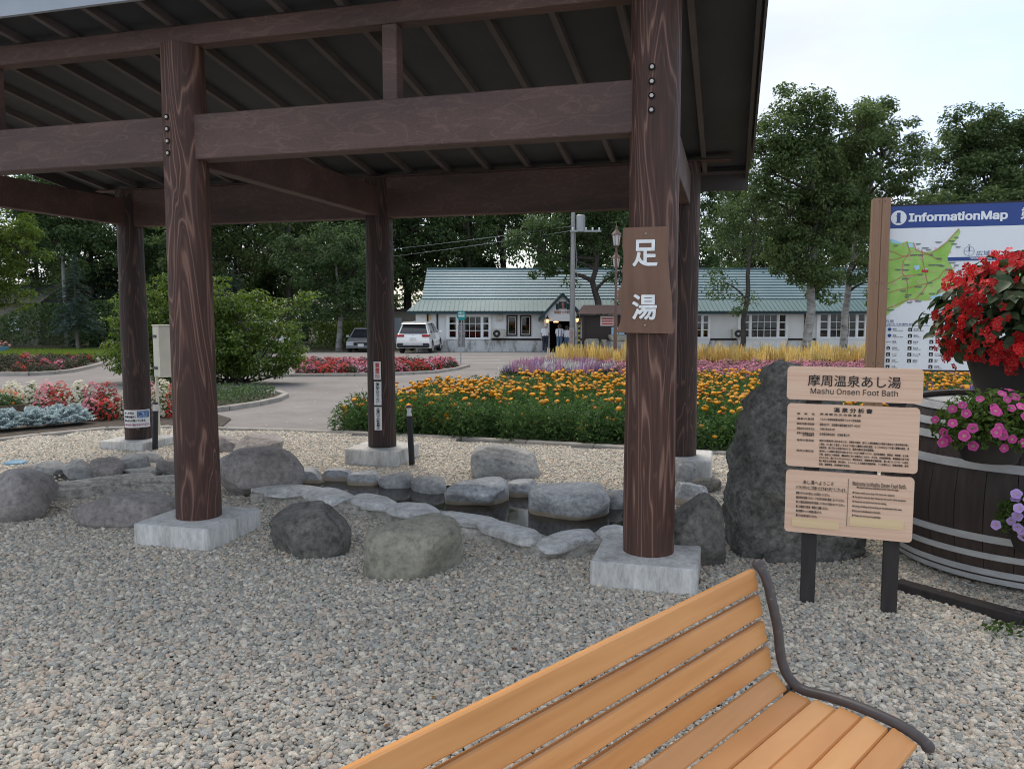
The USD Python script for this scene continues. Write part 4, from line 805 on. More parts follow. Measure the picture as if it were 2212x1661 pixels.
Tf = frame((0, YF, 0), (1, 0, 0), UP)                         # x right, z up, facing us (towards -y)
def face(poly, d0, d1): m = prism(poly, d1 - d0, d0); return placed(m, frame((0, YF, 0), np.array([1, 0, 0.]), UP, np.array([0, -1, 0.])))   # d: how far proud of the facade
xL, xR = fa(898, 700)[0], 24.0; zG = gz(YF) - .1; zE = fa(1000, 677)[1]; zM = fa(1000, 735)[1]
wins = [(959, 1059, 678, 733), (1460, 1549, 675, 732), (1611, 1723, 673.6, 732), (1787, 1899, 672.5, 732), (1960, 2060, 672, 732)]
nar = [(1093.5, 1118, 681, 726), (1124, 1149, 681, 726)]
wall = sbox(xL, zG, xR, zE)
for u0, u1, v0, v1 in wins: wall = wall.difference(sbox(fa(u0 + 4, 0)[0], fa(0, v1 - 3)[1], fa(u1 - 4, 0)[0], fa(0, v0 + 4)[1]))
for u0, u1, v0, v1 in nar: wall = wall.difference(sbox(fa(u0 + 2, 0)[0], fa(0, v1 - 2)[1], fa(u1 - 2, 0)[0], fa(0, v0 + 2)[1]))
dx0, dx1, dzt = fa(1190, 0)[0], fa(1239, 0)[0], fa(1200, 694)[1]
wall = wall.difference(sbox(dx0, zG - 1, dx1, dzt))
part(shop, 'wall', face(wall, -.15, 0), M['wall'])
part(shop, 'wall', box((xL + .075, YF + 4.5, (zG + zE) / 2), (.15, 8.6, zE - zG)), M['wall']); part(shop, 'wall', box((xR, YF + 4.5, (zG + zE) / 2), (.15, 8.6, zE - zG)), M['wall'])
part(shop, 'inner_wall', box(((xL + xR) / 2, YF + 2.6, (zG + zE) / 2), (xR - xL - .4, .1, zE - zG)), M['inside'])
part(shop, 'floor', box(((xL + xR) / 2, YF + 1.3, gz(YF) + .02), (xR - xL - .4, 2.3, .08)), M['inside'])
for x0, x1 in ((xL + .01, fa(1184, 0)[0]), (fa(1246, 0)[0], xR)): part(shop, 'plinth', face(sbox(x0, zG, x1, zM), .003, .03), M['plinth'])
for u in (917.5, 939, 1256.5, 1762): part(shop, 'timber_post', face(sbox(fa(u - 1.9, 0)[0], zM, fa(u + 1.9, 0)[0], zE), .004, .05), M['timber'])
for u0, u1 in ((1061, 1176), (1258, 1340), (1548, 1609), (1724, 1786)): part(shop, 'timber_rail', face(sbox(fa(u0, 0)[0], zM, fa(u1, 0)[0], zM + .11), .032, .07), M['timber'])
def pane_grid(parent, x0, z0, x1, z1, nx, nz, d, bar_w=.035):
    w, h = (x1 - x0) / nx, (z1 - z0) / nz
    for a in range(nx):
        for b in range(nz): part(parent, 'pane', face(sbox(x0 + a * w + bar_w / 2, z0 + b * h + bar_w / 2, x0 + (a + 1) * w - bar_w / 2, z0 + (b + 1) * h - bar_w / 2), d, d + .006), M['pane'])
    g = sbox(x0, z0, x1, z1)
    for a in range(nx):
        for b in range(nz): g = g.difference(sbox(x0 + a * w + bar_w / 2, z0 + b * h + bar_w / 2, x0 + (a + 1) * w - bar_w / 2, z0 + (b + 1) * h - bar_w / 2))
    part(parent, 'muntin', face(g, d - .01, d + .02), M['frame'])
for u0, u1, v0, v1 in wins:
    x0, x1, z0, z1 = fa(u0, 0)[0], fa(u1, 0)[0], fa(0, v1)[1], fa(0, v0)[1]; W = x1 - x0
    g = sbox(x0, z0, x1, z1); cells = [(x0 + W * .065, x0 + W * .225, 1), (x0 + W * .27, x0 + W * .775, 4), (x0 + W * .82, x0 + W * .955, 1)]
    zb, zt = z0 + .10, z1 - .16
    for a, b, n in cells: g = g.difference(sbox(a, zb, b, zt))
    wn = part(shop, 'window', face(g, .0, .16), M['frame'], label='white bay window with many small panes')
    for a, b, n in cells: pane_grid(wn, a, zb, b, zt, n, 3, .10, .06 if n == 1 else .03)
    sk = Polygon([(x0 - .02, z0), (x1 + .02, z0), (x1 - .25, zG), (x0 + .25, zG)]); part(wn, 'skirt', face(sk, .031, .12), M['plinth' if u0 < 1100 else 'wall'])
for u0, u1, v0, v1 in nar:
    x0, x1, z0, z1 = fa(u0, 0)[0], fa(u1, 0)[0], fa(0, v1)[1], fa(0, v0)[1]
    wn = part(shop, 'window', face(sbox(x0, z0, x1, z1).difference(sbox(x0 + .09, z0 + .09, x1 - .09, z1 - .09)), .0, .05), M['timber'], label='narrow dark framed window')
    part(wn, 'inner_frame', face(sbox(x0 + .09, z0 + .09, x1 - .09, z1 - .09).difference(sbox(x0 + .12, z0 + .12, x1 - .12, z1 - .12)), -.01, .02), M['frame'])
    part(wn, 'pane', face(sbox(x0 + .12, z0 + .12, x1 - .12, z1 - .12), -.005, .0), M['pane'])
# goods seen through the windows
gc = [(.30, .03, .03), (.45, .42, .38), (.06, .07, .16), (.35, .16, .06), (.10, .10, .10)]
r_ = np.random.default_rng(8)
for i, c_ in enumerate(gc): M['good%d' % i] = plain(['red_goods', 'pale_goods', 'blue_goods', 'orange_goods', 'grey_goods'][i], c_, rough=.6)
for n_, (u0, u1, v0, v1) in enumerate(wins[:4]):
    x0, x1, z0 = fa(u0, 0)[0], fa(u1, 0)[0], fa(0, v1)[1]
    sh = thing('display_shelf', ['display shelf with red and blue goods in the leftmost bay window', 'display shelf in the bay window beside the front post', 'display shelf in the bay window between two tree trunks', 'display shelf in the bay window nearest the map board'][n_], 'shelf', ((x0 + x1) / 2, YF + .7, gz(YF)), group='shelves in the shop windows')
    part(sh, 'table', box(((x0 + x1) / 2, YF + .75, z0 + .12), (x1 - x0 - .5, .5, .06)), M['timber'])
    for k in range(13):
        s = r_.uniform(.12, .42, 3); x = r_.uniform(x0 + .4, x1 - .4); part(sh, 'item', box((x, YF + .6 + r_.uniform(0, .4), z0 + .155 + s[2] / 2 + (0 if k < 7 else .5)), s, ch=.01), M['good%d' % (k % 5 if n_ == 0 else (1, 4, 3, 4, 2)[k % 5])])
# roof
ye, yb_, yr = YF - .55, YF + 1.0, YF + 3.6
eL, eR = at_y(879, 672, ye), xR + .6; bL_ = at_y(911, 645, yb_); rL = at_y(923, 581, yr)
ze, zb2, zr2 = at_y(1100, 672, ye)[2], at_y(1100, 645.5, yb_)[2], at_y(1100, 581, yr)[2]
def quad_slab(a, b, c, d, th):
    v = np.array([a, b, c, d], float); n = nrm(np.cross(v[1] - v[0], v[3] - v[0])); return trimesh.Trimesh(np.vstack([v, v - n * th])).convex_hull
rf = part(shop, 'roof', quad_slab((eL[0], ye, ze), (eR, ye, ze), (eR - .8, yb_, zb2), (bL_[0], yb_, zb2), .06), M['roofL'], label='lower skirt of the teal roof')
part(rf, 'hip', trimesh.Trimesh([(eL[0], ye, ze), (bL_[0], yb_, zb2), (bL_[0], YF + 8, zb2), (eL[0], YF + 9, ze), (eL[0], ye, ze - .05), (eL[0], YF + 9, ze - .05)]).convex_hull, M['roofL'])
sm = []
for x in np.arange(eL[0] + .12, eR, .262):
    t_ = .0; a = np.array([x, ye, ze + .012]); b = np.array([x - .0 if x > bL_[0] else x, yb_, zb2 + .012])
    if x < bL_[0]: f_ = (x - eL[0]) / (bL_[0] - eL[0]); b = a + (np.array([x, yb_, zb2 + .012]) - a) * f_
    sm.append(bar(a, b, .03, .045))
part(rf, 'standing_seams', sm, M['roofL'], kind='stuff')
nr_ = 11
for k in range(nr_):
    f0, f1 = k / nr_, (k + 1) / nr_; y0, y1, z0, z1 = yb_ + (yr - yb_) * f0, yb_ + (yr - yb_) * f1, zb2 + (zr2 - zb2) * f0, zb2 + (zr2 - zb2) * f1
    x0, x1 = bL_[0] + (rL[0] - bL_[0]) * f0, bL_[0] + (rL[0] - bL_[0]) * f1
    part(shop, 'roof_panel', quad_slab((x0, y0 - .07, z0 + .028), (eR - .9, y0 - .07, z0 + .028), (eR - .9, y1, z1), (x1, y1, z1), .05), M['roofU'])
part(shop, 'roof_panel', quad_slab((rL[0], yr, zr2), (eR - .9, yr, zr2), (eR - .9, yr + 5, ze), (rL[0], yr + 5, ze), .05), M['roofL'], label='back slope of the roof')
part(shop, 'ridge_cap', box(((rL[0] + eR - .9) / 2, yr, zr2 + .02), (eR - .9 - rL[0], .25, .07)), M['roofL'])
part(shop, 'gable_end', trimesh.Trimesh([(bL_[0] + .1, yb_, zb2), (rL[0] + .05, yr, zr2 - .06), (bL_[0] + .1, yr + 4.8, ze), (bL_[0] + .2, yb_, zb2), (rL[0] + .15, yr, zr2 - .06), (bL_[0] + .2, yr + 4.8, ze)]).convex_hull, M['wall'])
part(shop, 'eave_fascia', box(((eL[0] + eR) / 2, ye - .02, ze - .09), (eR - eL[0], .05, .17)), M['trim'])
# porch
yp = YF - .75
def fp_(u, v): p = at_y(u, v, yp); return p[0], p[2]
ax_, az_ = fp_(1215, 632); lx, lz = fp_(1164, 687); rx = 2 * ax_ - lx
pw = Polygon([(fp_(1180, 0)[0], zG), (fp_(1250, 0)[0], zG), (fp_(1250, 0)[0], fp_(0, 675)[1]), (ax_, az_ - .12), (fp_(1180, 0)[0], fp_(0, 675)[1])]).difference(sbox(fp_(1189, 0)[0], zG - 1, fp_(1239, 0)[0], fp_(0, 694)[1]))
def pface(poly, d0, d1): return placed(prism(poly, d1 - d0, d0), frame((0, yp, 0), np.array([1, 0, 0.]), UP, np.array([0, -1, 0.])))
po = part(shop, 'porch', pface(pw, -.10, 0), M['wall'], label='gabled entrance porch')
part(po, 'lintel', pface(sbox(fp_(1187, 0)[0], fp_(0, 694)[1], fp_(1241, 0)[0], fp_(0, 680)[1]), .003, .04), M['wall'])
for s in (1, -1):
    a = np.array([ax_, yp - .25, az_ + .0]); b = np.array([ax_ - s * (ax_ - lx), yp - .25, lz]); n = nrm(np.cross(b - a, (0, 1, 0))) * (1 if s > 0 else -1)
    part(shop, 'porch_roof', trimesh.Trimesh(np.array([a, b, a + [0, 1.6, 0], b + [0, 1.6, 0], a - [0, 0, .20], b - [0, 0, .20], a + [0, 1.6, -.2], b + [0, 1.6, -.2]])).convex_hull, M['trim'])
for u in (1182, 1247): part(po, 'jamb', pface(sbox(fp_(u - 4, 0)[0], zG, fp_(u + 4, 0)[0], fp_(0, 690)[1]), .002, .07), M['plinth'])
tb = part(po, 'sign_board', pface(sbox(*fp_(1207.5, 667), *fp_(1224, 652)), .01, .06), M['trim'])
for u0, u1 in ((1201, 1207), (1224.5, 1231)): part(po, 'shutter', pface(sbox(*fp_(u0, 669), *fp_(u1, 656)), .01, .05), M['trim'])
M['terracotta'] = plain('terracotta_letter', (.42, .16, .11), rough=.6)
part(tb, 'letter', pface(fit(glyphs('t', font='en', px=96, bold=4), *fp_(1212, 666.5), *fp_(1219.5, 653.5)), .061, .08), M['terracotta'])
part(po, 'lettering', pface(fit(glyphs('♟珈琲雑貨 つじや食堂'[1:], px=64, bold=1), *fp_(1197, 678), *fp_(1231, 671)), .002, .02), M['terracotta'])
for n_, (u, v) in enumerate(((1182, 692), (1246.5, 690))):
    x, z = fp_(u, v); l = thing('wall_lantern', ['lit lantern left of the shop entrance', 'lit lantern right of the shop entrance'][n_], 'lantern', (x, yp - .15, z))
    part(l, 'glass', lathe([(0, -.14), (.05, -.14), (.085, .06), (0, .06)], 6, (x, yp - .17, z)), M['lit']); part(l, 'roof', lathe([(0, .32), (.03, .24), (.12, .06), (0, .06)], 6, (x, yp - .17, z)), M['timber']); part(l, 'bottom', lathe([(0, -.14), (.055, -.14), (.0, -.26)], 6, (x, yp - .17, z)), M['timber'])
x, z = fa(1202, 697); l = thing('ceiling_lamp', 'warm lamp hanging inside the shop entrance', 'lamp', (x, YF + .6, z)); part(l, 'shade', lathe([(0, .12), (.06, .1), (.17, .02), (.15, 0), (0, 0)], 16, (x, YF + .6, z)), M['lit']); part(l, 'cord', tube([(x, YF + .6, z + .1), (x, YF + .6, zE)], .01, 5), M['timber'])
M['acw'] = plain('air_conditioner_casing', (.47, .45, .38), rough=.5)
def ac(u0, u1, v0, v1, lab):
    x0, z0 = fa(u0, v1); x1, z1 = fa(u1, v0); a = thing('air_conditioner', lab, 'air conditioner', ((x0 + x1) / 2, YF - .2, z0))
    part(a, 'casing', face(sbox(x0, z0, x1, z1), .06, .38), M['acw']); c = ((x0 * .58 + x1 * .42), (z0 + z1) / 2); R = (z1 - z0) * .42
    part(a, 'fan_grille', face(Point(*c).buffer(R, 12), .382, .40), M['black']); part(a, 'fan_hub', face(Point(*c).buffer(R * .3, 10), .401, .415), M['acw'])
    for x in (x0 + .1, x1 - .1): part(a, 'bracket', face(sbox(x - .03, z0 - .08, x + .03, z0), .02, .40), M['timber'])
ac(1061, 1090, 711, 730, 'outdoor air conditioner unit left of the narrow dark windows'); ac(1579, 1607, 711, 730, 'outdoor air conditioner unit behind the slender leaning tree')
x0, z0 = fa(1074, 692); x1, z1 = fa(1085, 680); v_ = thing('vent_cover', 'beige vent cover on the white wall above the air conditioner', 'vent', ((x0 + x1) / 2, YF, z0)); part(v_, 'cover', face(sbox(x0, z0, x1, z1), .0, .12), M['cream']); part(v_, 'lip', face(sbox(x0, z0 - .03, x1, z0 - .002), .05, .14), M['cream'])
x0, z0 = fa(921.5, 692); x1, z1 = fa(931, 681); v_ = thing('wall_picture', 'small framed picture on the wall above the white car', 'picture', ((x0 + x1) / 2, YF, z0)); part(v_, 'frame', face(sbox(x0, z0, x1, z1), .0, .04), M['sugi2']); part(v_, 'motif', face(Polygon([(x0 + .04, z0 + .04), (x1 - .15, z1 - .04), (x0 + .10, z1 - .05)]), .041, .05), M['timber'])

# the beige shed to the left of it and the dark house at the far left
M['beige'] = mat('beige_siding', [(.3, (.20, .18, .14)), (.7, (.26, .235, .19))], scale=(.8, .8, 4), rough=.8)
shd = thing('shed', 'low beige flat roofed shed behind the parked cars', 'shed', at_y(800, 750, 53))
sx0, sx1 = at_y(738, 0, 53)[0], at_y(888, 0, 53)[0]; sz = at_y(800, 672, 53)[2]
part(shd, 'wall', box(((sx0 + sx1) / 2, 55, (sz - .7) / 2), (sx1 - sx0, 4, sz + .7)), M['beige']); part(shd, 'roof', box(((sx0 + sx1) / 2, 55, sz + .07), (sx1 - sx0 + .3, 4.4, .13)), M['timber'])
for u0, u1, v0, v1, nm in ((766, 790, 693, 716, 'window'), (853, 868, 687, 742, 'door')):
    a, b = at_y(u0, v1, 52.99), at_y(u1, v0, 52.99); w_ = part(shd, nm, box(((a[0] + b[0]) / 2, 52.97, (a[2] + b[2]) / 2), (b[0] - a[0], .06, b[2] - a[2])), M['frame'] if nm == 'window' else M['fascia'])
    if nm == 'window':
        for k in range(2): part(w_, 'pane', box((a[0] + (b[0] - a[0]) * (.27 + .46 * k), 52.93, (a[2] + b[2]) / 2), ((b[0] - a[0]) * .40, .02, (b[2] - a[2]) * .8)), M['inside'])
hs2 = thing('house', 'dark house half hidden under the trees at the far left', 'house', at_y(-30, 745, 58))
hx0, hx1 = at_y(-190, 0, 58)[0], at_y(48, 0, 58)[0]; hz = at_y(0, 655, 58)[2]
part(hs2, 'wall', box(((hx0 + hx1) / 2, 61, (hz - .7) / 2), (hx1 - hx0, 6, hz + .7)), M['beige']); part(hs2, 'roof', trimesh.Trimesh([(hx0 - .4, 57.4, hz), (hx1 + .4, 57.4, hz), (hx0 - .4, 61, hz + 1.5), (hx1 + .4, 61, hz + 1.5), (hx0 - .4, 64.6, hz), (hx1 + .4, 64.6, hz)]).convex_hull, M['steel_roof'])
a, b = at_y(20, 716, 57.99), at_y(40, 683, 57.99); part(hs2, 'door', box(((a[0] + b[0]) / 2, 57.97, (a[2] + b[2]) / 2), (b[0] - a[0], .06, b[2] - a[2])), M['frame'])

# ------------------------------------------------------------------ cars
M['carwhite'] = plain('pearl_white_paint', (.78, .78, .74), rough=.22, coat=1.0, v=.02); M['carsilver'] = plain('silver_paint', (.30, .31, .32), rough=.28, metallic=.5, coat=1.0, v=.02)
M['carglass'] = plain('dark_car_glass', (.02, .022, .025), rough=.05, spec=.7); M['tyre'] = plain('tyre_rubber', (.02, .02, .02), rough=.8); M['rim'] = plain('wheel_alloy', (.42, .42, .42), rough=.3, metallic=.7); M['tail'] = plain('red_lamp', (.32, .012, .012), rough=.2, spec=.6); M['trimblk'] = plain('black_trim', (.018, .018, .019), rough=.55); M['headlamp'] = plain('clear_lamp', (.60, .62, .64), rough=.1, spec=.7); M['plate'] = plain('number_plate', (.62, .64, .60), rough=.5)
def taper(poly, W0, W1, z0, z1, ch=.05):
    """a side profile (x, z) extruded across the car, narrower towards the top, with rounded shoulders"""
    ms = []
    v, f = trimesh.creation.triangulate_polygon(poly.segmentize(.12), engine='earcut')
    m = trimesh.creation.extrude_polygon(poly, 2.0, engine='earcut'); m.apply_translation((0, 0, -1))
    q = m.vertices[:, [0, 2, 1]].copy(); w = np.interp(q[:, 2], [z0, z1], [W0, W1]) / 2; q[:, 1] *= w
    r = trimesh.Trimesh(q, m.faces, process=True); r.fix_normals(); return r
def car(name, label, loc, rz, paint, suv=True, group=None):
    c = thing(name, label, 'car', loc, rz, group=group); L, W, H = (4.66, 1.84, 1.74) if suv else (4.4, 1.70, 1.46)
    h = L / 2; k = H / 1.74; wr = .36 if suv else .31; wx = (-1.33, 1.37)
    body = Polygon([(-h + .06, .42), (-h, .62), (-h - .01, .80 * k), (-h + .05, 1.02 * k), (-h + .18, 1.10 * k), (.95, 1.09 * k), (1.75, .98 * k), (h - .18, .84 * k), (h - .02, .68), (h, .45), (h - .1, .28), (-h + .12, .30)])
    for x in wx: body = body.difference(Point(x, wr).buffer(wr + .07, 14))
    B = part(c, 'body', taper(body, W, W * .93, .5, 1.1 * k), M[paint], 35, world=False)
    gh = Polygon([(-h + .16, 1.09 * k), (-h + .42, 1.50 * k), (-h + .62, 1.64 * k), (-.3, 1.69 * k), (.25, 1.64 * k), (1.2, 1.08 * k)])
    part(c, 'windows', taper(gh, W * .90, W * .68, 1.08 * k, 1.68 * k), M['carglass'], 30, world=False)
    rp = Polygon([(-h + .28, 1.60 * k), (-h + .50, 1.705 * k), (-.3, 1.74 * k), (.3, 1.70 * k), (.42, 1.60 * k), (.25, 1.615 * k), (-.3, 1.66 * k), (-h + .66, 1.62 * k)])
    part(c, 'roof', taper(rp, W * .74, W * .70, 1.6 * k, 1.74 * k), M[paint], 35, world=False)
    for s in (-1, 1):
        def pil(pts): 
            q = [(x, s * np.interp(z, [1.08 * k, 1.68 * k], [W * .45, W * .34]), z) for x, z in pts]; q2 = [(x, y + s * .018, z) for x, y, z in q]; q0 = [(x, y - s * .05, z) for x, y, z in q]; return trimesh.Trimesh(np.array(q2 + q0)).convex_hull
        part(c, 'pillar', pil([(-h + .14, 1.07 * k), (-h + .45, 1.62 * k), (-h + .72, 1.62 * k), (-h + .95, 1.40 * k), (-h + .75, 1.07 * k)]), M[paint], world=False)
        part(c, 'pillar', pil([(.30, 1.63 * k), (1.12, 1.07 * k), (1.26, 1.07 * k), (.38, 1.66 * k)]), M[paint], world=False)
        part(c, 'pillar', pil([(-.28, 1.07 * k), (-.28, 1.64 * k), (-.20, 1.64 * k), (-.20, 1.07 * k)]), M['trimblk'], world=False)
        mr = part(c, 'mirror', box((.86, s * (W / 2 + .07), 1.13 * k), (.14, .20, .14), ch=.03), M[paint], world=False)
        part(c, 'sill', box((.02, s * (W / 2 - .03), .33), (1.85, .10, .14), ch=.03), M['trimblk'], world=False)
        part(c, 'tail_lamp', box((-h + .07, s * (W * .5 - .22), .98 * k), (.20, .42, .13 * k), ch=.03), M['tail'], world=False)
        part(c, 'headlamp', box((h - .20, s * (W * .5 - .22), .76 * k), (.25, .36, .11), ch=.03), M['headlamp'], world=False)
        for x in wx:
            wh = part(c, 'tyre', placed(lathe([(wr * .62, -.11), (wr * .94, -.11), (wr, -.08), (wr, .08), (wr * .94, .11), (wr * .62, .11), (wr * .62, -.11)], 28), frame((x, s * (W / 2 - .12), wr), (1, 0, 0), (0, 0, 1))), M['tyre'], 40, world=False)
            R_ = [placed(lathe([(wr * .55, .0), (wr * .63, .0), (wr * .63, .105), (wr * .58, .108), (wr * .55, .06)], 28), np.eye(4))] + [placed(box((wr * .33, 0, .07), (wr * .55, .05, .03)), trimesh.transformations.rotation_matrix(a, UP)) for a in np.arange(5) * 2 * np.pi / 5] + [lathe([(0, .10), (.06, .10), (.06, .04), (0, .04)], 12)]
            T_ = frame((x, s * (W / 2 - .12), wr), (1, 0, 0), (0, 0, 1), np.array([0, s, 0.])); part(wh, 'rim', placed(cat3(R_), T_), M['rim'], 40, world=False); part(wh, 'hub_shade', placed(lathe([(0, .01), (wr * .6, .01), (wr * .6, 0), (0, 0)], 20), T_), M['trimblk'], world=False)
    part(c, 'rear_bumper', box((-h + .10, 0, .47), (.26, W * .97, .26), ch=.06), M['trimblk'], world=False)
    part(c, 'skid_plate', box((-h + .0, 0, .50), (.10, W * .62, .15), ch=.04), M['rim'], world=False)
    part(c, 'front_grille', box((h - .02, 0, .55), (.08, W * .5, .20), ch=.03), M['trimblk'], world=False)
    for x, z in ((-h - .012, .80 * k), (h + .03, .47)): pl = part(c, 'number_plate', box((x, 0, z), (.015, .34, .17)), M['plate'], world=False)
    part(c, 'emblem', placed(lathe([(.035, 0), (.05, 0), (.05, .01), (.035, .01)], 16), frame((-h + .035, 0, .97 * k), (0, 1, 0), (0, 0, 1))), M['rim'], world=False)
    part(c, 'wiper', box((-h + .24, .1, 1.14 * k), (.03, .55, .03)), M['trimblk'], world=False)
    if suv: part(c, 'roof_fin', trimesh.Trimesh([(-h + .55, .02, 1.70), (-h + .55, -.02, 1.70), (-h + .35, .02, 1.68), (-h + .35, -.02, 1.68), (-h + .38, 0, 1.80)]).convex_hull, M[paint], world=False)
    return c
g = gnd(893, 763); hd_ = math.radians(86)
suv = car('white_car', 'white sport utility car parked with its rear towards us by the shop', (g[0] + .16, g[1] + 2.2, gz(g[1] + 1)), hd_, 'carwhite')
g = gnd(800, 757); car('silver_car', 'silver car with its front towards us, mostly hidden behind the middle rear post', (g[0] + .0, 47.5, gz(47)), math.radians(-86), 'carsilver', False)
dup(suv, 'white car parked sideways, mostly hidden behind the big green shrub', (-14.6, 42.5, gz(42.5)), math.radians(170))

# ------------------------------------------------------------------ road furniture
M['steel'] = plain('galvanised_steel', (.30, .31, .31), rough=.45, metallic=.4); M['teal'] = plain('teal_sign', (.0, .21, .19), rough=.4)
g = gnd(995, 785); bs = thing('bus_stop_sign', 'round teal bus stop sign on a thin grey pole by the road', 'bus stop', g)
ct_ = at_y(997, 682, g[1]); R_ = 10.3 / F * g[1]
part(bs, 'pole', tube([(g[0], g[1], g[2] - .1), (ct_[0], g[1], ct_[2] + R_ * .2)], .024, 10), M['steel'], True)
T_ = frame((ct_[0], g[1] - .045, ct_[2]), np.array([1, 0, 0.]), UP, np.array([0, -1, 0.]))
ds = part(bs, 'disc', placed(prism(Point(0, 0).buffer(R_, 24), .012), T_), M['teal'])
part(ds, 'lettering', placed(prism(fit(glyphs('阿寒バス', px=64, bold=2), -R_ * .62, R_ * .38, R_ * .62, R_ * .70), .003, .013), T_), M['white'])
bus_ = rrect(-R_ * .62, -R_ * .22, R_ * .62, R_ * .18, R_ * .06)
for k in range(5): bus_ = bus_.difference(sbox(R_ * (-.54 + .22 * k), -R_ * .02, R_ * (-.36 + .22 * k), R_ * .12))
part(ds, 'bus_symbol', placed(prism(bus_.union(Point(-R_ * .35, -R_ * .22).buffer(R_ * .08)).union(Point(R_ * .35, -R_ * .22).buffer(R_ * .08)), .003, .013), T_), M['white'])
for v0, v1, mm in ((703, 725.5, 'greyplate'), (727, 750, 'greyplate')):
    if 'greyplate' not in M: M['greyplate'] = plain('grey_timetable', (.19, .19, .19), rough=.5)
    a, b = at_y(989, v1, g[1]), at_y(1004.5, v0, g[1]); part(bs, 'timetable', box(((a[0] + b[0]) / 2, g[1] + .05, (a[2] + b[2]) / 2), (b[0] - a[0], .03, b[2] - a[2]), ch=.005), M[mm])
for v in (716, 740): z = at_y(995, v, g[1])[2]; part(bs, 'clamp', box((g[0], g[1], z), (.09, .09, .04)), M['bolt'])
def gb_(u, y): return np.array([at_y(u, 750, y)[0], y, gz(y)])
M['pole'] = mat('concrete_pole', [(.3, (.21, .21, .20)), (.7, (.29, .29, .275))], scale=(4, 4, 1), detail=7, rough=.85)
g = gb_(1236, 43.5); up_ = thing('utility_pole', 'tall grey utility pole with transformer in front of the shop entrance', 'utility pole', g); zt_ = 9.0
pl_ = part(up_, 'pole', tube([(g[0], g[1], -.8), (g[0], g[1], zt_)], [.165, .10], 18), M['pole'], True)
a = at_y(1231, 500, g[1]); b = at_y(1298, 500, g[1]); part(up_, 'crossarm', bar((a[0], g[1] - .12, a[2]), (b[0], g[1] - .12, b[2]), .09, .09), M['steel']); part(up_, 'crossarm', bar((g[0] - .9, g[1] - .12, zt_ - .6), (g[0] + .9, g[1] - .12, zt_ - .6), .09, .09), M['steel'])
tc = at_y(1254, 483, g[1]); part(up_, 'transformer', lathe([(0, -.46), (.24, -.46), (.26, -.42), (.26, .40), (.20, .46), (0, .46)], 20, (tc[0], g[1], tc[2])), M['steel'], 40)
for k in range(5): x = a[0] + .15 + k * .36; part(up_, 'insulator', lathe([(0, .2), (.04, .2), (.06, .12), (.03, .1), (.05, .04), (0, .04)], 10, (x, g[1] - .12, a[2])), M['white'], 40)
z0_, z1_ = at_y(0, 754, g[1])[2], at_y(0, 708, g[1])[2]
bp_ = part(up_, 'warning_plate', placed(prism(sbox(-.155, z0_, .105, z1_), .02), frame((g[0] - .02, g[1] - .17, 0), np.array([1, 0, 0.]), UP, np.array([0, -1, 0.]))), M['pink' if False else 'greyplate2'] if 'greyplate2' in M else plain('pale_plate', (.40, .34, .32), rough=.5))
part(bp_, 'lettering', placed(prism(fit(glyphs('とびだし注意', px=64, bold=2, vertical=True), -.09, z0_ + .05, .05, z1_ - .08), .004, .021), frame((g[0] - .02, g[1] - .17, 0), np.array([1, 0, 0.]), UP, np.array([0, -1, 0.]))), M['terracotta'])
M['yellow'] = plain('yellow_sleeve', (.46, .34, .05), rough=.5)
ga = gnd(1250, 757); gw = thing('guy_wire', 'guy wire with a yellow and black striped sleeve right of the utility pole', 'guy wire', (ga[0], g[1] - .3, ga[2]))
A = np.array([at_y(1249.5, 757, g[1] - .3)[0], g[1] - .3, ga[2]]); Bp = at_y(1252, 697, g[1] - .3)
for k in range(14): p_, q_ = A + (Bp - A) * k / 14, A + (Bp - A) * (k + 1) / 14; part(gw, 'stripe', tube([p_ + [-.02, 0, 0], q_ + [.02, 0, 0]], .065, 8), M['black' if k % 2 else 'yellow'], True)
part(gw, 'wire', tube([Bp, Bp + (np.array([g[0], g[1], 8.2]) - Bp)], .012, 5), M['steel'])
for k, (u0, v0, uu, vv, y2) in enumerate(((1232, 499, 380, 592, 70), (1240, 488, 380, 570, 72))):
    a, b = at_y(u0, v0, g[1] - .12), at_y(uu, vv, y2); t_ = np.linspace(0, 1, 24)[:, None]; P = a + (b - a) * t_; P[:, 2] -= (4 * t_ * (1 - t_) * .45)[:, 0]
    setdata(part(None, 'overhead_wire', tube(P, .012, 5), M['steel']), ['lower overhead wire running from the utility pole into the trees at the left', 'upper overhead wire running from the utility pole into the trees at the left'][k], 'wire')
g2 = gnd(145, 748); p2 = thing('utility_pole', 'thin grey pole standing on the lawn beside the small spruce', 'utility pole', g2)
part(p2, 'pole', tube([(g2[0], g2[1], g2[2] - .3), (g2[0], g2[1], at_y(145, 512, g2[1])[2])], [.15, .11], 14), M['pole'], True)
part(p2, 'red_tape', tube([(g2[0], g2[1], 1.9), (g2[0], g2[1], 1.97)], .15, 14), M['redink'])
M['lampbrown'] = plain('lamp_post_brown', (.13, .075, .055), rough=.5)
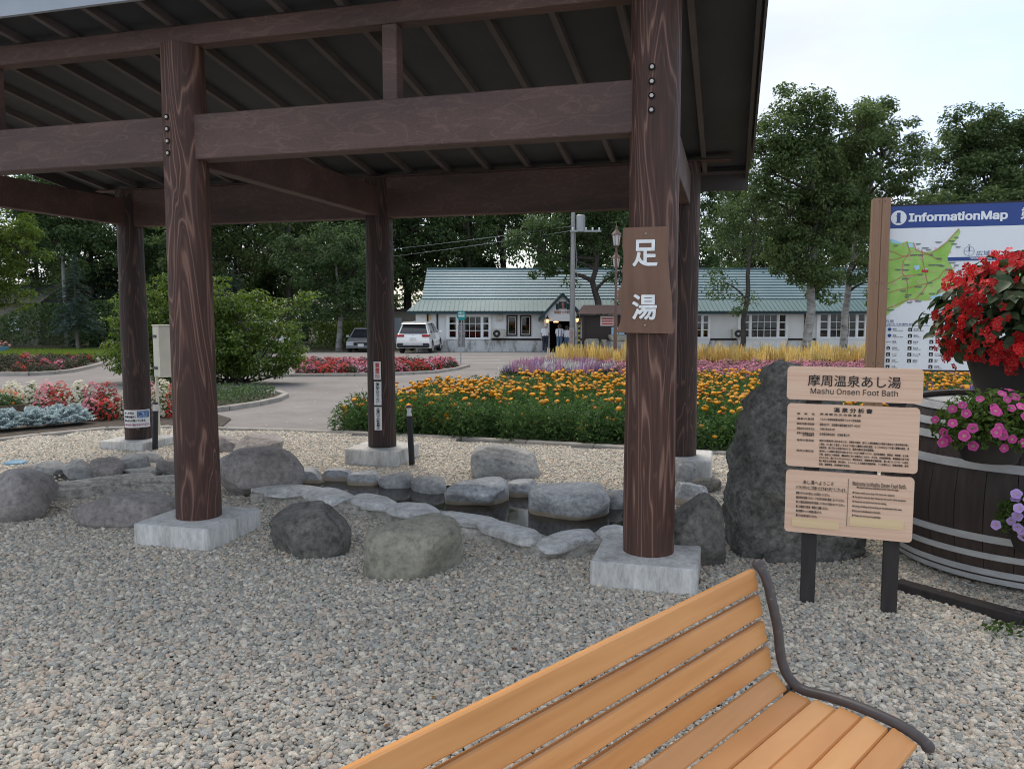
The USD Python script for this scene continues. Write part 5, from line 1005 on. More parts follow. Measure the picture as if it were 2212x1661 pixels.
def lamp(u, vt, y, sc, lab):
    x = at_y(u, vt, y)[0]; H = at_y(u, vt, y)[2] - gz(y); l = thing('street_lamp', lab, 'street lamp', (x, y, gz(y)), group='brown lantern street lamps')
    Z0 = H - .86 * sc; o = (x, y, gz(y))
    part(l, 'pole', lathe([(0, 0), (.07 * sc, 0), (.07 * sc, 2.0), (.045 * sc, 2.08), (.036 * sc, Z0), (0, Z0)], 12, o), M['lampbrown'], 40)
    part(l, 'collar', lathe([(0, Z0 - .02), (.10 * sc, Z0), (.10 * sc, Z0 + .04), (0, Z0 + .04)], 12, o), M['lampbrown'], 40)
    ln = part(l, 'lantern', lathe([(0, Z0 + .04), (.10 * sc, Z0 + .04), (.155 * sc, Z0 + .42 * sc), (0, Z0 + .42 * sc)], 6, o), M['lampglass'])
    for k in range(6):
        a_ = k * math.pi / 3; part(ln, 'rib', bar((x + .10 * sc * math.cos(a_), y + .10 * sc * math.sin(a_), gz(y) + Z0 + .04), (x + .158 * sc * math.cos(a_), y + .158 * sc * math.sin(a_), gz(y) + Z0 + .42 * sc), .02, .02), M['lampbrown'])
    part(l, 'lamp_hood', lathe([(.19 * sc, Z0 + .42 * sc), (.17 * sc, Z0 + .46 * sc), (.06 * sc, Z0 + .58 * sc), (.03 * sc, Z0 + .66 * sc), (.045 * sc, Z0 + .70 * sc), (.012 * sc, Z0 + .74 * sc), (0, H)], 12, o), M['lampbrown'], 40)
lamp(1332, 481, 29, 1.0, 'nearer brown lantern street lamp beside the right front post'); lamp(1331.5, 534, 33, 1.0, 'second brown lantern street lamp just behind the nearer one')
M['shingle'] = plain('brown_board_roof', (.085, .045, .035), rough=.6)
yn = 41.0; x0, x1 = at_y(1268, 0, yn)[0], at_y(1362, 0, yn)[0]; n0 = thing('public_notice_board', 'dark roofed notice board between the utility pole and the street lamp', 'notice board', ((x0 + x1) / 2, yn, gz(yn)))
zz0, zz1, zz2, zz3 = at_y(0, 733, yn)[2], at_y(0, 681, yn)[2], at_y(0, 678, yn)[2], at_y(0, 659, yn)[2]
part(n0, 'panel', box(((x0 + x1) / 2, yn + .1, (zz0 + zz1) / 2), (x1 - x0, .06, zz1 - zz0)), M['timber'])
for x in (x0 - .05, x1 + .05): part(n0, 'leg', box((x, yn + .05, (zz1 + gz(yn)) / 2), (.12, .14, zz1 - gz(yn))), M['timber'])
part(n0, 'ledge', box(((x0 + x1) / 2, yn + .0, zz0 - .03), (x1 - x0, .22, .08)), M['timber'])
part(n0, 'roof', trimesh.Trimesh([(x0 - .35, yn - .5, zz2), (x1 + .35, yn - .5, zz2), (x0 - .05, yn + .1, zz3), (x1 + .05, yn + .1, zz3), (x0 - .35, yn + .7, zz2), (x1 + .35, yn + .7, zz2)]).convex_hull, M['shingle'])
M['poster'] = plain('pale_poster', (.60, .55, .52), rough=.5); M['bluepost'] = plain('blue_poster', (.28, .50, .66), rough=.5)
for k, (u0, u1, v0, v1, mm) in enumerate(((1297, 1327, 683, 704, 'poster'), (1321, 1336, 707, 724, 'bluepost'), (1337, 1349, 719, 725, 'bluepost'))):
    a, b = at_y(u0, v1, yn), at_y(u1, v0, yn); pp = part(n0, 'poster', box(((a[0] + b[0]) / 2, yn + .06, (a[2] + b[2]) / 2), (b[0] - a[0], .012, b[2] - a[2])), M[mm])
    if k == 0:
        for j in range(3): z = a[2] + (b[2] - a[2]) * (.2 + .27 * j); part(pp, 'print_line', box(((a[0] + b[0]) / 2, yn + .05, z), ((b[0] - a[0]) * .8, .008, .07)), M['redink'])
for (u0, u1, v0, v1, lab) in ((1262, 1296, 731, 760, 'squat grey stone drum under the roofed notice board'), (1298, 1312, 733, 760, 'small grey stone block right of the stone drum'), (1312, 1358, 722, 738, 'long mossy stone trough behind the yellow plumes')):
    a, b = at_y(u0, v1, yn - .6), at_y(u1, v0, yn - .6); setdata(part(None, 'stone_block', rock(((a[0] + b[0]) / 2, yn - .6, (a[2] + b[2]) / 2), (b[0] - a[0], .6, b[2] - a[2]), int(u0), boxy=.4, rough=.05, sub=3), ROCKS['green'], True), lab, 'stone')

# ------------------------------------------------------------------ people and the clothes dummy at the entrance
M['skin'] = plain('skin', (.42, .25, .18), rough=.6); M['hair'] = plain('black_hair', (.012, .010, .009), rough=.5); M['shirt'] = plain('white_shirt', (.66, .66, .68), rough=.8); M['jeans'] = plain('blue_jeans', (.085, .13, .19), rough=.85); M['navy'] = plain('navy_trousers', (.022, .026, .042), rough=.8); M['shoe'] = plain('pale_shoe', (.5, .5, .5), rough=.6)
def bones(L, edge=.025):
    out = None
    for p, rp, q, rq in L:
        a, b = ico(2), ico(2); a.apply_scale(rp); a.apply_translation(p); b.apply_scale(rq); b.apply_translation(q)
        h = trimesh.Trimesh(np.vstack([a.vertices, b.vertices])).convex_hull; m = manifold3d.Manifold(manifold3d.Mesh(np.asarray(h.vertices, np.float32), np.asarray(h.faces, np.uint32)))
        out = m if out is None else out + m
    m = out.refine_to_length(edge).to_mesh(); t = trimesh.Trimesh(m.vert_properties[:, :3], m.tri_verts); trimesh.smoothing.filter_taubin(t, iterations=8); return t
def figure(name, label, cat, loc, rz, H, pants, head=True, arms='down', braces=False):
    """faces -y when rz = 0"""
    t = thing(name, label, cat, loc, rz, H / 1.65); P = lambda *a: np.array(a, float)
    sk = [(P(0, .01, 1.38), .052, P(0, 0, 1.46), .048)]
    if head: sk += [(P(0, .01, 1.53), .088, P(0, -.015, 1.57), .085), (P(0, -.03, 1.475), .05, P(0, -.01, 1.55), .08), (P(0, -.10, 1.53), .013, P(0, -.085, 1.56), .012), (P(.088, .01, 1.52), .018, P(.09, .01, 1.55), .02), (P(-.088, .01, 1.52), .018, P(-.09, .01, 1.55), .02)]
    for s in (-1, 1):
        el, wr_ = (P(s * .225, .02, 1.06), P(s * .24, -.05, .83)) if arms == 'down' else (P(s * .21, -.06, 1.08), P(s * .12, -.27, 1.02))
        sk += [(P(s * .175, 0, 1.31), .046, el, .036), (el, .036, wr_, .026)]
        d = nrm(wr_ - el); hc = wr_ + d * .06; sk += [(wr_, .024, hc, .030)]
        side = nrm(np.cross(d, (s, 0, 0)) + 1e-6)
        for k, ln in enumerate((.055, .07, .065, .05)): f0 = hc + side * (k - 1.5) * .018 + d * .02; sk += [(f0, .0085, f0 + d * ln + P(0, -.012, 0), .007)]
        sk += [(hc + side * -.02, .010, hc + side * -.05 + d * .03, .008)]
        sk += [(P(s * .085, .0, .50), .055, P(s * .09, .01, .09), .036), (P(s * .09, .02, .05), .035, P(s * .095, -.09, .03), .028)]
    sk += [(P(0, 0, 1.36), .06, P(0, 0, .95), .10)]
    b = part(t, 'body', bones(sk), M['skin'], True, world=False)
    part(t, 'shirt', bones([(P(-.13, 0, 1.33), .072, P(.13, 0, 1.33), .072), (P(-.11, 0, 1.30), .085, P(-.09, 0, .96), .105), (P(.11, 0, 1.30), .085, P(.09, 0, .96), .105), (P(0, -.01, 1.28), .10, P(0, 0, .96), .12)] + [(P(s * .165, 0, 1.325), .066, (P(s * .205, .01, 1.16) if arms == 'down' else P(s * .20, -.035, 1.17)), .058) for s in (-1, 1)]), M['shirt'], True, world=False)
    part(t, 'trousers', bones([(P(-.07, 0, .93), .118, P(.07, 0, .93), .118)] + [(P(s * .085, .0, .88), .105, P(s * .09, -.005, .50), .075) for s in (-1, 1)] + [(P(s * .09, -.005, .50), .075, P(s * .095, .015, .10), .062) for s in (-1, 1)]), M[pants], True, world=False)
    for s in (-1, 1): part(t, 'shoe', bones([(P(s * .095, .03, .045), .045, P(s * .10, -.11, .035), .036)]), M['shoe'], True, world=False)
    if head:
        part(t, 'hair', bones([(P(0, .03, 1.57), .095, P(0, .0, 1.60), .088), (P(0, .06, 1.50), .06, P(0, .05, 1.58), .085)]), M['hair'], True, world=False)
        for s in (-1, 1): part(t, 'eye', placed(ico(1), np.diag([.012, .006, .008, 1.0]) + frame((s * .034, -.094, 1.565), (0, 0, 0), (0, 0, 0), np.zeros(3)) - np.diag([0, 0, 0, 1.0])), M['hair'], world=False)
        part(t, 'mouth', box((0, -.088, 1.492), (.04, .006, .008)), M['redink'], world=False)
    else: part(t, 'neck_cap', lathe([(0, 1.56), (.012, 1.55), (.03, 1.50), (.05, 1.47), (0, 1.47)], 12), M['sugi2'], world=False)
    if braces:
        for s in (-1, 1): part(t, 'brace', bar(P(s * .075, .115, .98), P(s * .095, .085, 1.36), .03, .02, up=(0, 1, 0)), M['navy'], world=False)
    return t
def stand(u, v): p = at_y(u, v, YF - 1.5); return (p[0], p[1], gz(p[1]))
q = at_y(1177.5, 761, YF - .95); figure('dummy', 'headless clothes dummy in white shirt and navy trousers left of the entrance', 'mannequin', (q[0], q[1], gz(q[1])), .15, 1.66, 'navy', head=False)
q = at_y(1208.5, 757, YF - 1.3); figure('person', 'person in white shirt, braces and blue jeans seen from behind at the entrance', 'person', (q[0], q[1], gz(q[1])), math.pi + .1, 1.62, 'jeans', arms='bent', braces=True)
q = at_y(1224, 757, YF - 1.2); figure('person', 'person in white shirt and dark jeans, seen from behind beside the pole', 'person', (q[0], q[1], gz(q[1])), math.pi - .25, 1.52, 'jeans', arms='bent')
# ------------------------------------------------------------------ vegetation
M['lf_dark'] = leafmat('dark_leaves', [(0, (.016, .030, .014)), (.35, (.032, .055, .022)), (.65, (.055, .085, .030)), (1, (.095, .125, .042))], trans=.3, mul=1.7)
M['lf_mid'] = leafmat('tree_leaves', [(0, (.025, .042, .018)), (.35, (.045, .072, .026)), (.65, (.075, .105, .036)), (1, (.13, .155, .055))], trans=.35, mul=1.5)
M['lf_bright'] = leafmat('bright_leaves', [(0, (.04, .075, .014)), (.4, (.085, .14, .024)), (.7, (.15, .20, .035)), (1, (.24, .28, .06))], trans=.4, mul=0.85)
M['lf_shrub'] = leafmat('shrub_leaves', [(0, (.035, .066, .012)), (.4, (.085, .14, .022)), (.7, (.16, .22, .034)), (1, (.27, .32, .065))], trans=.38, mul=1.0, spec=.45)
M['lf_con'] = leafmat('spruce_needles', [(0, (.025, .045, .032)), (.5, (.05, .082, .062)), (1, (.10, .14, .115))], trans=.1, mul=1.6)
M['lf_cond'] = leafmat('dark_conifer_needles', [(0, (.010, .020, .014)), (.5, (.02, .036, .024)), (1, (.038, .058, .036))], trans=.1, mul=1.8)
M['lf_mari'] = leafmat('marigold_leaves', [(0, (.014, .032, .012)), (.35, (.028, .060, .018)), (.7, (.055, .10, .026)), (1, (.11, .16, .045))], trans=.3, mul=1.6)
M['lf_silver'] = leafmat('silver_leaves', [(0, (.20, .25, .25)), (.5, (.34, .40, .40)), (1, (.50, .55, .54))], trans=.15, mul=1.45, rough=.8)
M['lf_bego'] = leafmat('begonia_leaves', [(0, (.012, .024, .012)), (.5, (.026, .045, .018)), (.8, (.050, .052, .020)), (1, (.085, .055, .022))], trans=.15, mul=1.6, rough=.5, spec=.25)
M['lf_pet'] = leafmat('petunia_leaves', [(0, (.03, .06, .012)), (.5, (.07, .12, .022)), (1, (.14, .19, .045))], trans=.35)
M['lf_celo'] = leafmat('celosia_leaves', [(0, (.06, .02, .014)), (.4, (.13, .04, .022)), (.75, (.20, .085, .03)), (1, (.22, .17, .05))], trans=.3, mul=1.2)
M['bark'] = mat('grey_bark', [(.3, (.085, .075, .062)), (.6, (.17, .155, .13)), (.75, (.26, .245, .215))], scale=(5, 5, 1.6), detail=8, rough=.9, bump=.5)
M['barkd'] = mat('dark_bark', [(.3, (.028, .024, .02)), (.7, (.075, .064, .052))], scale=(5, 5, 1.5), detail=8, rough=.9)
M['birch'] = mat('pale_bark', [(.3, (.10, .095, .085)), (.5, (.27, .26, .235)), (.75, (.38, .365, .33))], scale=(3, 3, 7), detail=7, rough=.9, bump=.4)
PETAL = colmat('petals', rough=.55, trans=.3)
def ell_clumps(E, rng, per, cr):
    """clump centres spread through ellipsoids (c, r)"""
    out = []
    for c, r in E:
        n = max(3, int(8 * per * r[0] * r[1] * r[2] / cr ** 3)); d = rng.normal(size=(n, 3)); d /= np.linalg.norm(d, axis=1, keepdims=True)
        out.append(np.asarray(c) + d * (rng.uniform(.25, 1, (n, 1)) ** .45) * r)
    return np.vstack(out)
def foliage(C, rng, n, cr, L, flat=.65, asp=.5, up=.5):
    k = np.repeat(np.arange(len(C)), rng.poisson(n, len(C))); d = rng.normal(size=(len(k), 3)); d /= np.linalg.norm(d, axis=1, keepdims=True)
    rr = cr * rng.uniform(.6, 1.25, len(C))[k][:, None]
    return leaves(C[k] + d * rr * rng.uniform(.15, 1, (len(k), 1)) ** .5 * [1, 1, flat], L, rng, asp=asp, up=up, out=d, droop=.25)
def limb(a, b, r0, r1, rng, n=5, bow=.12):
    a, b = np.asarray(a, float), np.asarray(b, float); t = np.linspace(0, 1, n)[:, None]; P = a + (b - a) * t; l = np.linalg.norm(b - a)
    P += rng.normal(size=(1, 3)) * bow * l * np.sin(np.pi * t) * .5; P[:, 2] += (np.sin(np.pi * t) * l * .06)[:, 0]
    return tube(P, np.linspace(r0, r1, n), 5)
def tree(name, label, base, trunk, E, seed, tr, per, n, cr, L, leaf, bark, group=None, asp=.5, tip=.25, limbs=1.0, scale=None):
    """trunk: points from the ground up; E: crown ellipsoids; all in world coordinates"""
    rng = np.random.default_rng(seed); t = thing(name, label, 'tree', base, 0.0, scale, group)
    T = np.asarray(trunk, float); k = np.linspace(0, 1, len(T)); kk = np.linspace(0, 1, 14); P = np.stack([np.interp(kk, k, T[:, i]) for i in range(3)], 1)
    P[1:-1] += rng.normal(size=(12, 3)) * [tr * .25, tr * .25, 0]; R = tr * (1 - kk * (1 - tip)); R[0] *= 1.25
    tk = part(t, 'trunk', tube(P, R, 10), M[bark], True)
    C = ell_clumps(E, rng, per, cr); br = []
    for c, r in E:
        a = P[int(np.clip(np.argmin(np.abs(P[:, 2] - (c[2] - r[2] * .9)) + .15 * np.linalg.norm(P[:, :2] - np.asarray(c)[:2], axis=1)), 3, 12))]
        br.append(limb(a, np.asarray(c), tr * .42, tr * .16, rng, 6))
    for c in C[rng.random(len(C)) < .5 * limbs]:
        e = min(E, key=lambda q: np.linalg.norm(np.asarray(q[0]) - c)); br.append(limb(np.asarray(e[0]) * .75 + c * .25 - [0, 0, e[1][2] * .3], c, tr * .13, .012, rng, 4))
    part(tk, 'branches', cat3(br), M['barkd'], True, kind='stuff')
    part(t, 'crown', foliage(C, rng, n, cr, L, asp=asp), M[leaf], kind='stuff')
    return t
def pxE(L, y, dep=.9, seed=0):
    rng = np.random.default_rng(seed + 5); out = []
    for u, v, ru, rv in L:
        k = y / F; c = at_y(u, v, y); c[1] += rng.uniform(-.35, .35) * ru * k; out.append((c, np.array([ru * k, ru * k * dep, rv * k])))
    return out
def pxT(L, y): return [at_y(u, v, y) for u, v in L]
def gb(u, y): return np.array([at_y(u, 750, y)[0], y, gz(y)])
def based(T, b): T = [np.array(q) for q in T]; T[0] = np.array([T[0][0], T[0][1], b[2] - .2]); return T
# the trees in front of the shop at the right
b = gb(1745, 40); tree('broadleaf_tree', 'tallest tree with pale trunk and airy crown right of the shelter', b, based(pxT([(1743, 760), (1750, 640), (1764, 520), (1758, 420), (1745, 330), (1740, 230)], 40), b), pxE([(1722, 215, 48, 40), (1770, 250, 60, 50), (1690, 300, 60, 60), (1830, 290, 70, 60), (1650, 370, 50, 55), (1740, 370, 80, 70), (1700, 460, 70, 60), (1780, 470, 70, 70), (1730, 560, 75, 65), (1790, 600, 50, 50), (1660, 300, 50, 55), (1640, 430, 50, 50), (1820, 390, 70, 60), (1880, 320, 60, 50), (1690, 540, 50, 50), (1850, 470, 50, 50)], 40), 21, .24, .30, 95, .62, .20, 'lf_mid', 'birch')
b = gb(1827, 42); tree('broadleaf_tree', 'leaning tree with mottled pale trunk just left of the brown map post', b, based(pxT([(1822, 760), (1832, 620), (1850, 500), (1880, 400), (1915, 320)], 42), b), pxE([(1895, 245, 45, 40), (1860, 300, 50, 50), (1945, 290, 50, 45), (1985, 340, 35, 40), (1915, 370, 55, 55), (1940, 430, 45, 50), (1860, 450, 50, 60), (1850, 560, 45, 50), (1885, 610, 35, 45)], 42), 22, .20, .30, 88, .6, .20, 'lf_mid', 'birch')
b = gb(1604, 39); tree('broadleaf_tree', 'slender leaning tree with thin foliage next to the right rear post', b, based(pxT([(1602, 752), (1614, 640), (1618, 560), (1636, 490), (1630, 440)], 39), b), pxE([(1560, 470, 42, 40), (1610, 450, 50, 40), (1590, 540, 55, 45), (1640, 520, 35, 40), (1560, 610, 40, 50), (1598, 660, 30, 40)], 39), 23, .14, .28, 58, .6, .16, 'lf_mid', 'barkd')
b = gb(2150, 56); tree('broadleaf_tree', 'full rounded green tree behind the map board at the far right', b, based(pxT([(2150, 760), (2150, 500), (2145, 330)], 56), b), pxE([(2100, 265, 55, 50), (2160, 300, 70, 60), (2060, 340, 60, 50), (2220, 330, 70, 70), (2120, 390, 80, 60), (2200, 430, 80, 60), (2040, 430, 60, 40)], 56), 24, .34, .42, 100, .85, .26, 'lf_mid', 'barkd')
b = gb(2290, 52); tree('broadleaf_tree', 'lower bushy tree just beyond the right edge of the map board', b, based(pxT([(2290, 760), (2280, 540), (2270, 430)], 52), b), pxE([(2200, 430, 60, 40), (2260, 420, 70, 60), (2130, 440, 60, 30), (2030, 450, 50, 30), (2250, 520, 80, 60)], 52), 25, .28, .36, 90, .75, .24, 'lf_mid', 'barkd')
# the dark tree over the shop roof
b = gb(1296, 45); tree('broadleaf_tree', 'dark spreading tree whose branches hang over the shop roof behind the utility pole', b, based(pxT([(1297, 757), (1294, 690), (1284, 620), (1288, 540), (1280, 470)], 45), b), pxE([(1250, 490, 60, 40), (1180, 500, 50, 40), (1125, 525, 38, 32), (1200, 560, 40, 28), (1170, 595, 28, 20), (1235, 590, 24, 26), (1320, 500, 50, 50), (1345, 590, 35, 50), (1355, 660, 30, 35), (1280, 440, 80, 40)], 45), 26, .27, .42, 90, .62, .20, 'lf_dark', 'barkd')
# the edge of the wood at the left
b = gb(-150, 30); tree('overhanging_tree', 'bright green tree hanging in from the left edge of the picture', b, based(pxT([(-150, 800), (-140, 600), (-110, 480)], 30), b), pxE([(-60, 500, 70, 60), (10, 490, 55, 45), (50, 540, 45, 40), (-10, 590, 70, 50), (30, 640, 45, 30), (-70, 640, 60, 50)], 30), 27, .20, .32, 90, .42, .15, 'lf_bright', 'barkd', asp=.35)
b = gb(733, 49); tree('broadleaf_tree', 'tree with a pale slim trunk and dark crown left of the middle rear post', b, based(pxT([(733, 762), (735, 690), (730, 620), (722, 540)], 49), b), pxE([(720, 540, 75, 60), (670, 600, 55, 45), (770, 580, 55, 60), (700, 660, 60, 35), (780, 650, 40, 40), (640, 540, 40, 40)], 49), 28, .20, .40, 82, .7, .21, 'lf_dark', 'birch')
FL = ['wide dark green tree in the wood behind the lawn', 'tall airy tree in the wood behind the lawn', 'yellowish green tree in the wood behind the lawn', 'slim upright tree in the wood behind the lawn']
FP = []
for k, (h, rx, n_, leaf, per) in enumerate(((14, 4.2, 80, 'lf_dark', .25), (15.5, 3.6, 64, 'lf_mid', .20), (13, 3.8, 66, 'lf_mid', .18), (15, 2.4, 64, 'lf_mid', .19))):
    rng = np.random.default_rng(70 + k); x, y = [(-31, 58), (-21.5, 57), (-38, 63), (-3.5, 62)][k]; b = np.array([x, y, gz(y)])
    E = [(b + [rng.uniform(-.55, .55) * rx, rng.uniform(-.55, .55) * rx, h * z], np.array([rx * .62, rx * .62, h * .12])) for z in np.linspace(.28, .93, 9)]
    FP.append(tree('forest_tree', FL[k] + [' at the left', ', seen left of the middle rear post', ' beside the far left house', ' rising over the shop roof'][k], b, [b - [0, 0, .3], b + [.2, 0, h * .4], b + [-.2, .2, h * .9]], E, 80 + k, .26, per, n_, .85, .27, leaf, 'barkd', group='trees of the wood behind the lawn and the shop'))
rng = np.random.default_rng(99)
WHERE = ['just left of the left rear post', 'between the left rear post and the front post', 'right of the left front post', 'above the big green shrub', 'left of the middle rear post', 'behind the beige shed', 'over the left end of the teal roof', 'over the middle of the teal roof', 'behind the utility pole', 'behind the hanging sign', 'over the roof right of the right rear post', 'behind the tallest tree', 'behind the leaning tree', 'behind the top of the map post', 'at the far left edge']
sp_ = [(-26, 61, 0, 0), (-16.5, 59, 1, 1), (-13, 63, 0, 2), (-18, 68, 2, 3), (-10, 60, 0, 4), (-6.8, 66, 2, 5), (-1, 66, 3, 6), (2.5, 64, 3, 7), (6.5, 67, 1, 8), (11, 66, 0, 9), (15.5, 70, 2, 10), (21, 72, 1, 11), (26, 70, 0, 12), (31, 72, 2, 13), (-44, 58, 0, 14), (-33, 72, 1, 14), (5, 76, 3, 7), (13, 80, 1, 9), (24, 84, 1, 12), (-40, 74, 2, 14), (-20, 65, 3, 1), (-23, 66, 0, 1), (-3.5, 70, 0, 6), (-29, 68, 0, 0), (-8.5, 64, 3, 5)]
seen = {}
for x, y, k, w in sp_:
    nm = FL[k].split(' in the')[0] + ' of the wood ' + WHERE[w]; seen[nm] = seen.get(nm, 0) + 1
    if seen[nm] > 1: nm += ', further back'
    s = rng.uniform(.9, 1.15) * (1.18 if -16 < x < 18 else 1); dup(FP[k], nm, (x, y, gz(y)), rng.uniform(0, 6.28), (s, s, s * rng.uniform(1.0, 1.25)))
def mass(P0_, P1_, h, n, L, seed, w=1.6):
    r = np.random.default_rng(seed); t = r.random(n)[:, None]; P = np.asarray(P0_) + (np.asarray(P1_) - np.asarray(P0_)) * t
    top = h * (.55 + .6 * meshkit.fbm(np.c_[t[:, 0] * 9, t[:, 0] * 0, t[:, 0] * 0 + seed], 3, 2)); z = top * r.uniform(0.02, 1, n) ** .7; lim = np.sqrt(np.clip(1 - (z / top) ** 2, 0, 1))
    P = np.c_[P[:, 0] + r.normal(size=n) * .3, P[:, 1] + r.uniform(-1, 1, n) * w * lim, z]; P[:, 2] += gz(P[:, 1])
    return leaves(P, L, r, up=.45, droop=.2)
setdata(part(None, 'undergrowth', cat3([mass((-58, 54), (-8.5, 53), 3.0, 34000, .20, 5, 2.0), mass((-60, 72), (44, 72), 4.6, 24000, .36, 6, 3.0)]), M['lf_dark'], kind='stuff'), 'dark undergrowth along the edge of the wood', 'undergrowth', None, 'stuff')
setdata(part(None, 'undergrowth', mass((-12.6, 50.5), (-9.4, 50.5), 2.0, 2600, .16, 7, .8), M['lf_bright'], kind='stuff'), 'light green weeds below the pale slim trunk', 'weeds', None, 'stuff')
def conifer(label, base, H, R, seed, leaf, clear=.12, bark='bark', n=26):
    r = np.random.default_rng(seed); t = thing('conifer', label, 'tree', base); b = np.array(base, float); part(t, 'trunk', tube([b - [0, 0, .2], b + [0, 0, H * .97]], [max(.05, H * .02), .012], 8), M[bark], True); C, br = [], []
    for z in np.linspace(clear, .99, n):
        q = (1 - z) / (1 - clear); rad = R * q ** .85 + .06; m = int(7 + 5 * q)
        for k in range(m):
            a = r.uniform(0, 2 * np.pi); rr = rad * r.uniform(.7, 1.1); tip = b + [rr * np.cos(a), rr * np.sin(a), H * z - rr * .22 + r.normal() * .04]; o = b + [0, 0, H * z]
            if q > .1: br.append(tube([o, o * .5 + tip * .5 + [0, 0, .05 * rr], tip], [.018, .012, .004], 4))
            s = np.linspace(.15, 1, max(4, int(rr / .075)))[:, None]; P = o + (tip - o) * s; P[:, 2] += (.1 * rr * np.sin(np.pi * s))[:, 0]; side = np.array([-np.sin(a), np.cos(a), 0])
            for w in (-1, -.4, .4, 1): C.append(P + side * w * rr * .22 * (1.1 - s) + r.normal(size=P.shape) * .025)
    part(t, 'branches', cat3(br), M['barkd'], kind='stuff'); C = np.vstack(C); part(t, 'needles', leaves(C, .13 if H < 9 else .2, r, asp=.32, up=.65, droop=.2, out=(C - b) / (np.linalg.norm(C - b, axis=1, keepdims=True) + .1)), M[leaf], kind='stuff')
conifer('small grey green spruce with a bare stem beside the thin pole on the lawn', gb(168, 50), 6.1, 1.75, 31, 'lf_con', clear=.22)
conifer('dark conifer behind the left rear post', gb(236, 58), 9.2, 2.6, 32, 'lf_cond', clear=.05, n=30)
conifer('dark spreading conifer peeping over the big green shrub', gb(505, 36), 4.2, 2.2, 33, 'lf_cond', clear=.03, n=22)

# the big shrub
b = gnd(450, 838); b[1] += 1.6; yS = b[1]
E = pxE([(330, 690, 85, 62), (262, 770, 55, 42), (300, 640, 50, 30), (420, 670, 90, 70), (520, 690, 75, 66), (560, 760, 95, 60), (440, 770, 110, 62), (330, 780, 80, 48), (610, 720, 50, 34), (622, 660, 42, 17), (665, 642, 24, 9), (640, 775, 36, 26), (390, 615, 40, 24), (470, 610, 36, 20)], yS, .9, 3)
rng = np.random.default_rng(41); sh = thing('shrub', 'big spreading green shrub with layered leafy branches behind the front post', 'shrub', b)
C = ell_clumps(E, rng, .30, .24)
part(sh, 'branches', cat3([limb(b + [rng.uniform(-.4, .4), rng.uniform(-.3, .3), 0], e[0], .03, .008, rng, 7, .2) for e in E for _ in range(2)]), M['barkd'], True, kind='stuff')
part(sh, 'leaves', foliage(C, rng, 36, .27, .10, flat=.45, asp=.52, up=.6), M['lf_shrub'], kind='stuff')

# ------------------------------------------------------------------ flower shapes
def bloom_daisy(R, c0, c1, n=8, cup=.3, rings=1, seed=0, cen=(.5, .35, .05)):
    """petals round a centre: vertices, faces, colours"""
    r = np.random.default_rng(seed); V, Fc, Cc = [], [], []
    for q in range(rings):
        for k in range(n):
            a = (k + q * .5) / n * 2 * np.pi; d = np.array([np.cos(a), np.sin(a), 0]); s = np.array([-np.sin(a), np.cos(a), 0]); R_ = R * (1 - .3 * q); w = R_ * np.pi / n * 1.25; h = R_ * (cup + .35 * q)
            i = len(V); V += [d * R_ * .08 + UP * .1 * h, d * R_ * .6 + s * w * .5 + UP * h * .55, d * R_ + UP * h * r.uniform(.7, 1.2), d * R_ * .6 - s * w * .5 + UP * h * .55]; Fc += [(i, i + 1, i + 2), (i, i + 2, i + 3)]
            Cc += [c0, c1, c1, c1]
    i = len(V); V += [UP * R * .18] + [np.array([np.cos(a), np.sin(a), .6]) * R * .14 for a in np.arange(6) * np.pi / 3]; Fc += [(i, i + 1 + k, i + 1 + (k + 1) % 6) for k in range(6)]; Cc += [cen] * 7
    return np.array(V), np.array(Fc), np.array(Cc, float)
def bloom_trumpet(R, c_in, c_out, seed=0):
    V, Cc = [(0, 0, -R * .5)], [(.55, .5, .25)]; n = 20
    for rr, z, c in ((.13, -.12, (.66, .5, .45)), (.40, .10, c_in), (1.0, .10, c_out)):
        for k in range(n): a = k / n * 2 * np.pi; q = 1 if rr < .5 else 1 - .13 * (rr > .9) * (1 + np.cos(5 * a)) / 2; V.append((rr * R * q * np.cos(a), rr * R * q * np.sin(a), z * R + (.06 * R * np.cos(5 * a + 1) if rr > .9 else 0))); Cc.append(c)
    Fc = [(0, 1 + k, 1 + (k + 1) % n) for k in range(n)]
    for r_ in range(2):
        for k in range(n): a, b2 = 1 + r_ * n + k, 1 + r_ * n + (k + 1) % n; Fc += [(a, a + n, b2 + n), (a, b2 + n, b2)]
    return np.array(V), np.array(Fc), np.array(Cc, float)
def bloom_pom(R, c0, c1, seed=0):
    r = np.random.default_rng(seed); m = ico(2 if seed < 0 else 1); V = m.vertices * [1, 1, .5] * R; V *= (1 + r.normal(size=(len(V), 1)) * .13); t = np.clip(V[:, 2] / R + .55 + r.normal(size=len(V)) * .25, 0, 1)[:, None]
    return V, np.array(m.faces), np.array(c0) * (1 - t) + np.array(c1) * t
def turned(B, P, N, s, spin):
    V, Fc, Cc = B; N = nrm(N); x = nrm(np.cross((.3, .9, .1), N)); y = np.cross(N, x); c, q = math.cos(spin), math.sin(spin); x, y = x * c + y * q, y * c - x * q
    return V @ np.array([x, y, N]) * s + P, Fc, Cc
def joined(Bs):
    o, V, Fc, Cc = 0, [], [], []
    for v, f, c in Bs: V.append(v); Fc.append(f + o); Cc.append(c); o += len(v)
    return trimesh.Trimesh(np.vstack(V), np.vstack(Fc), process=False), np.vstack(Cc)
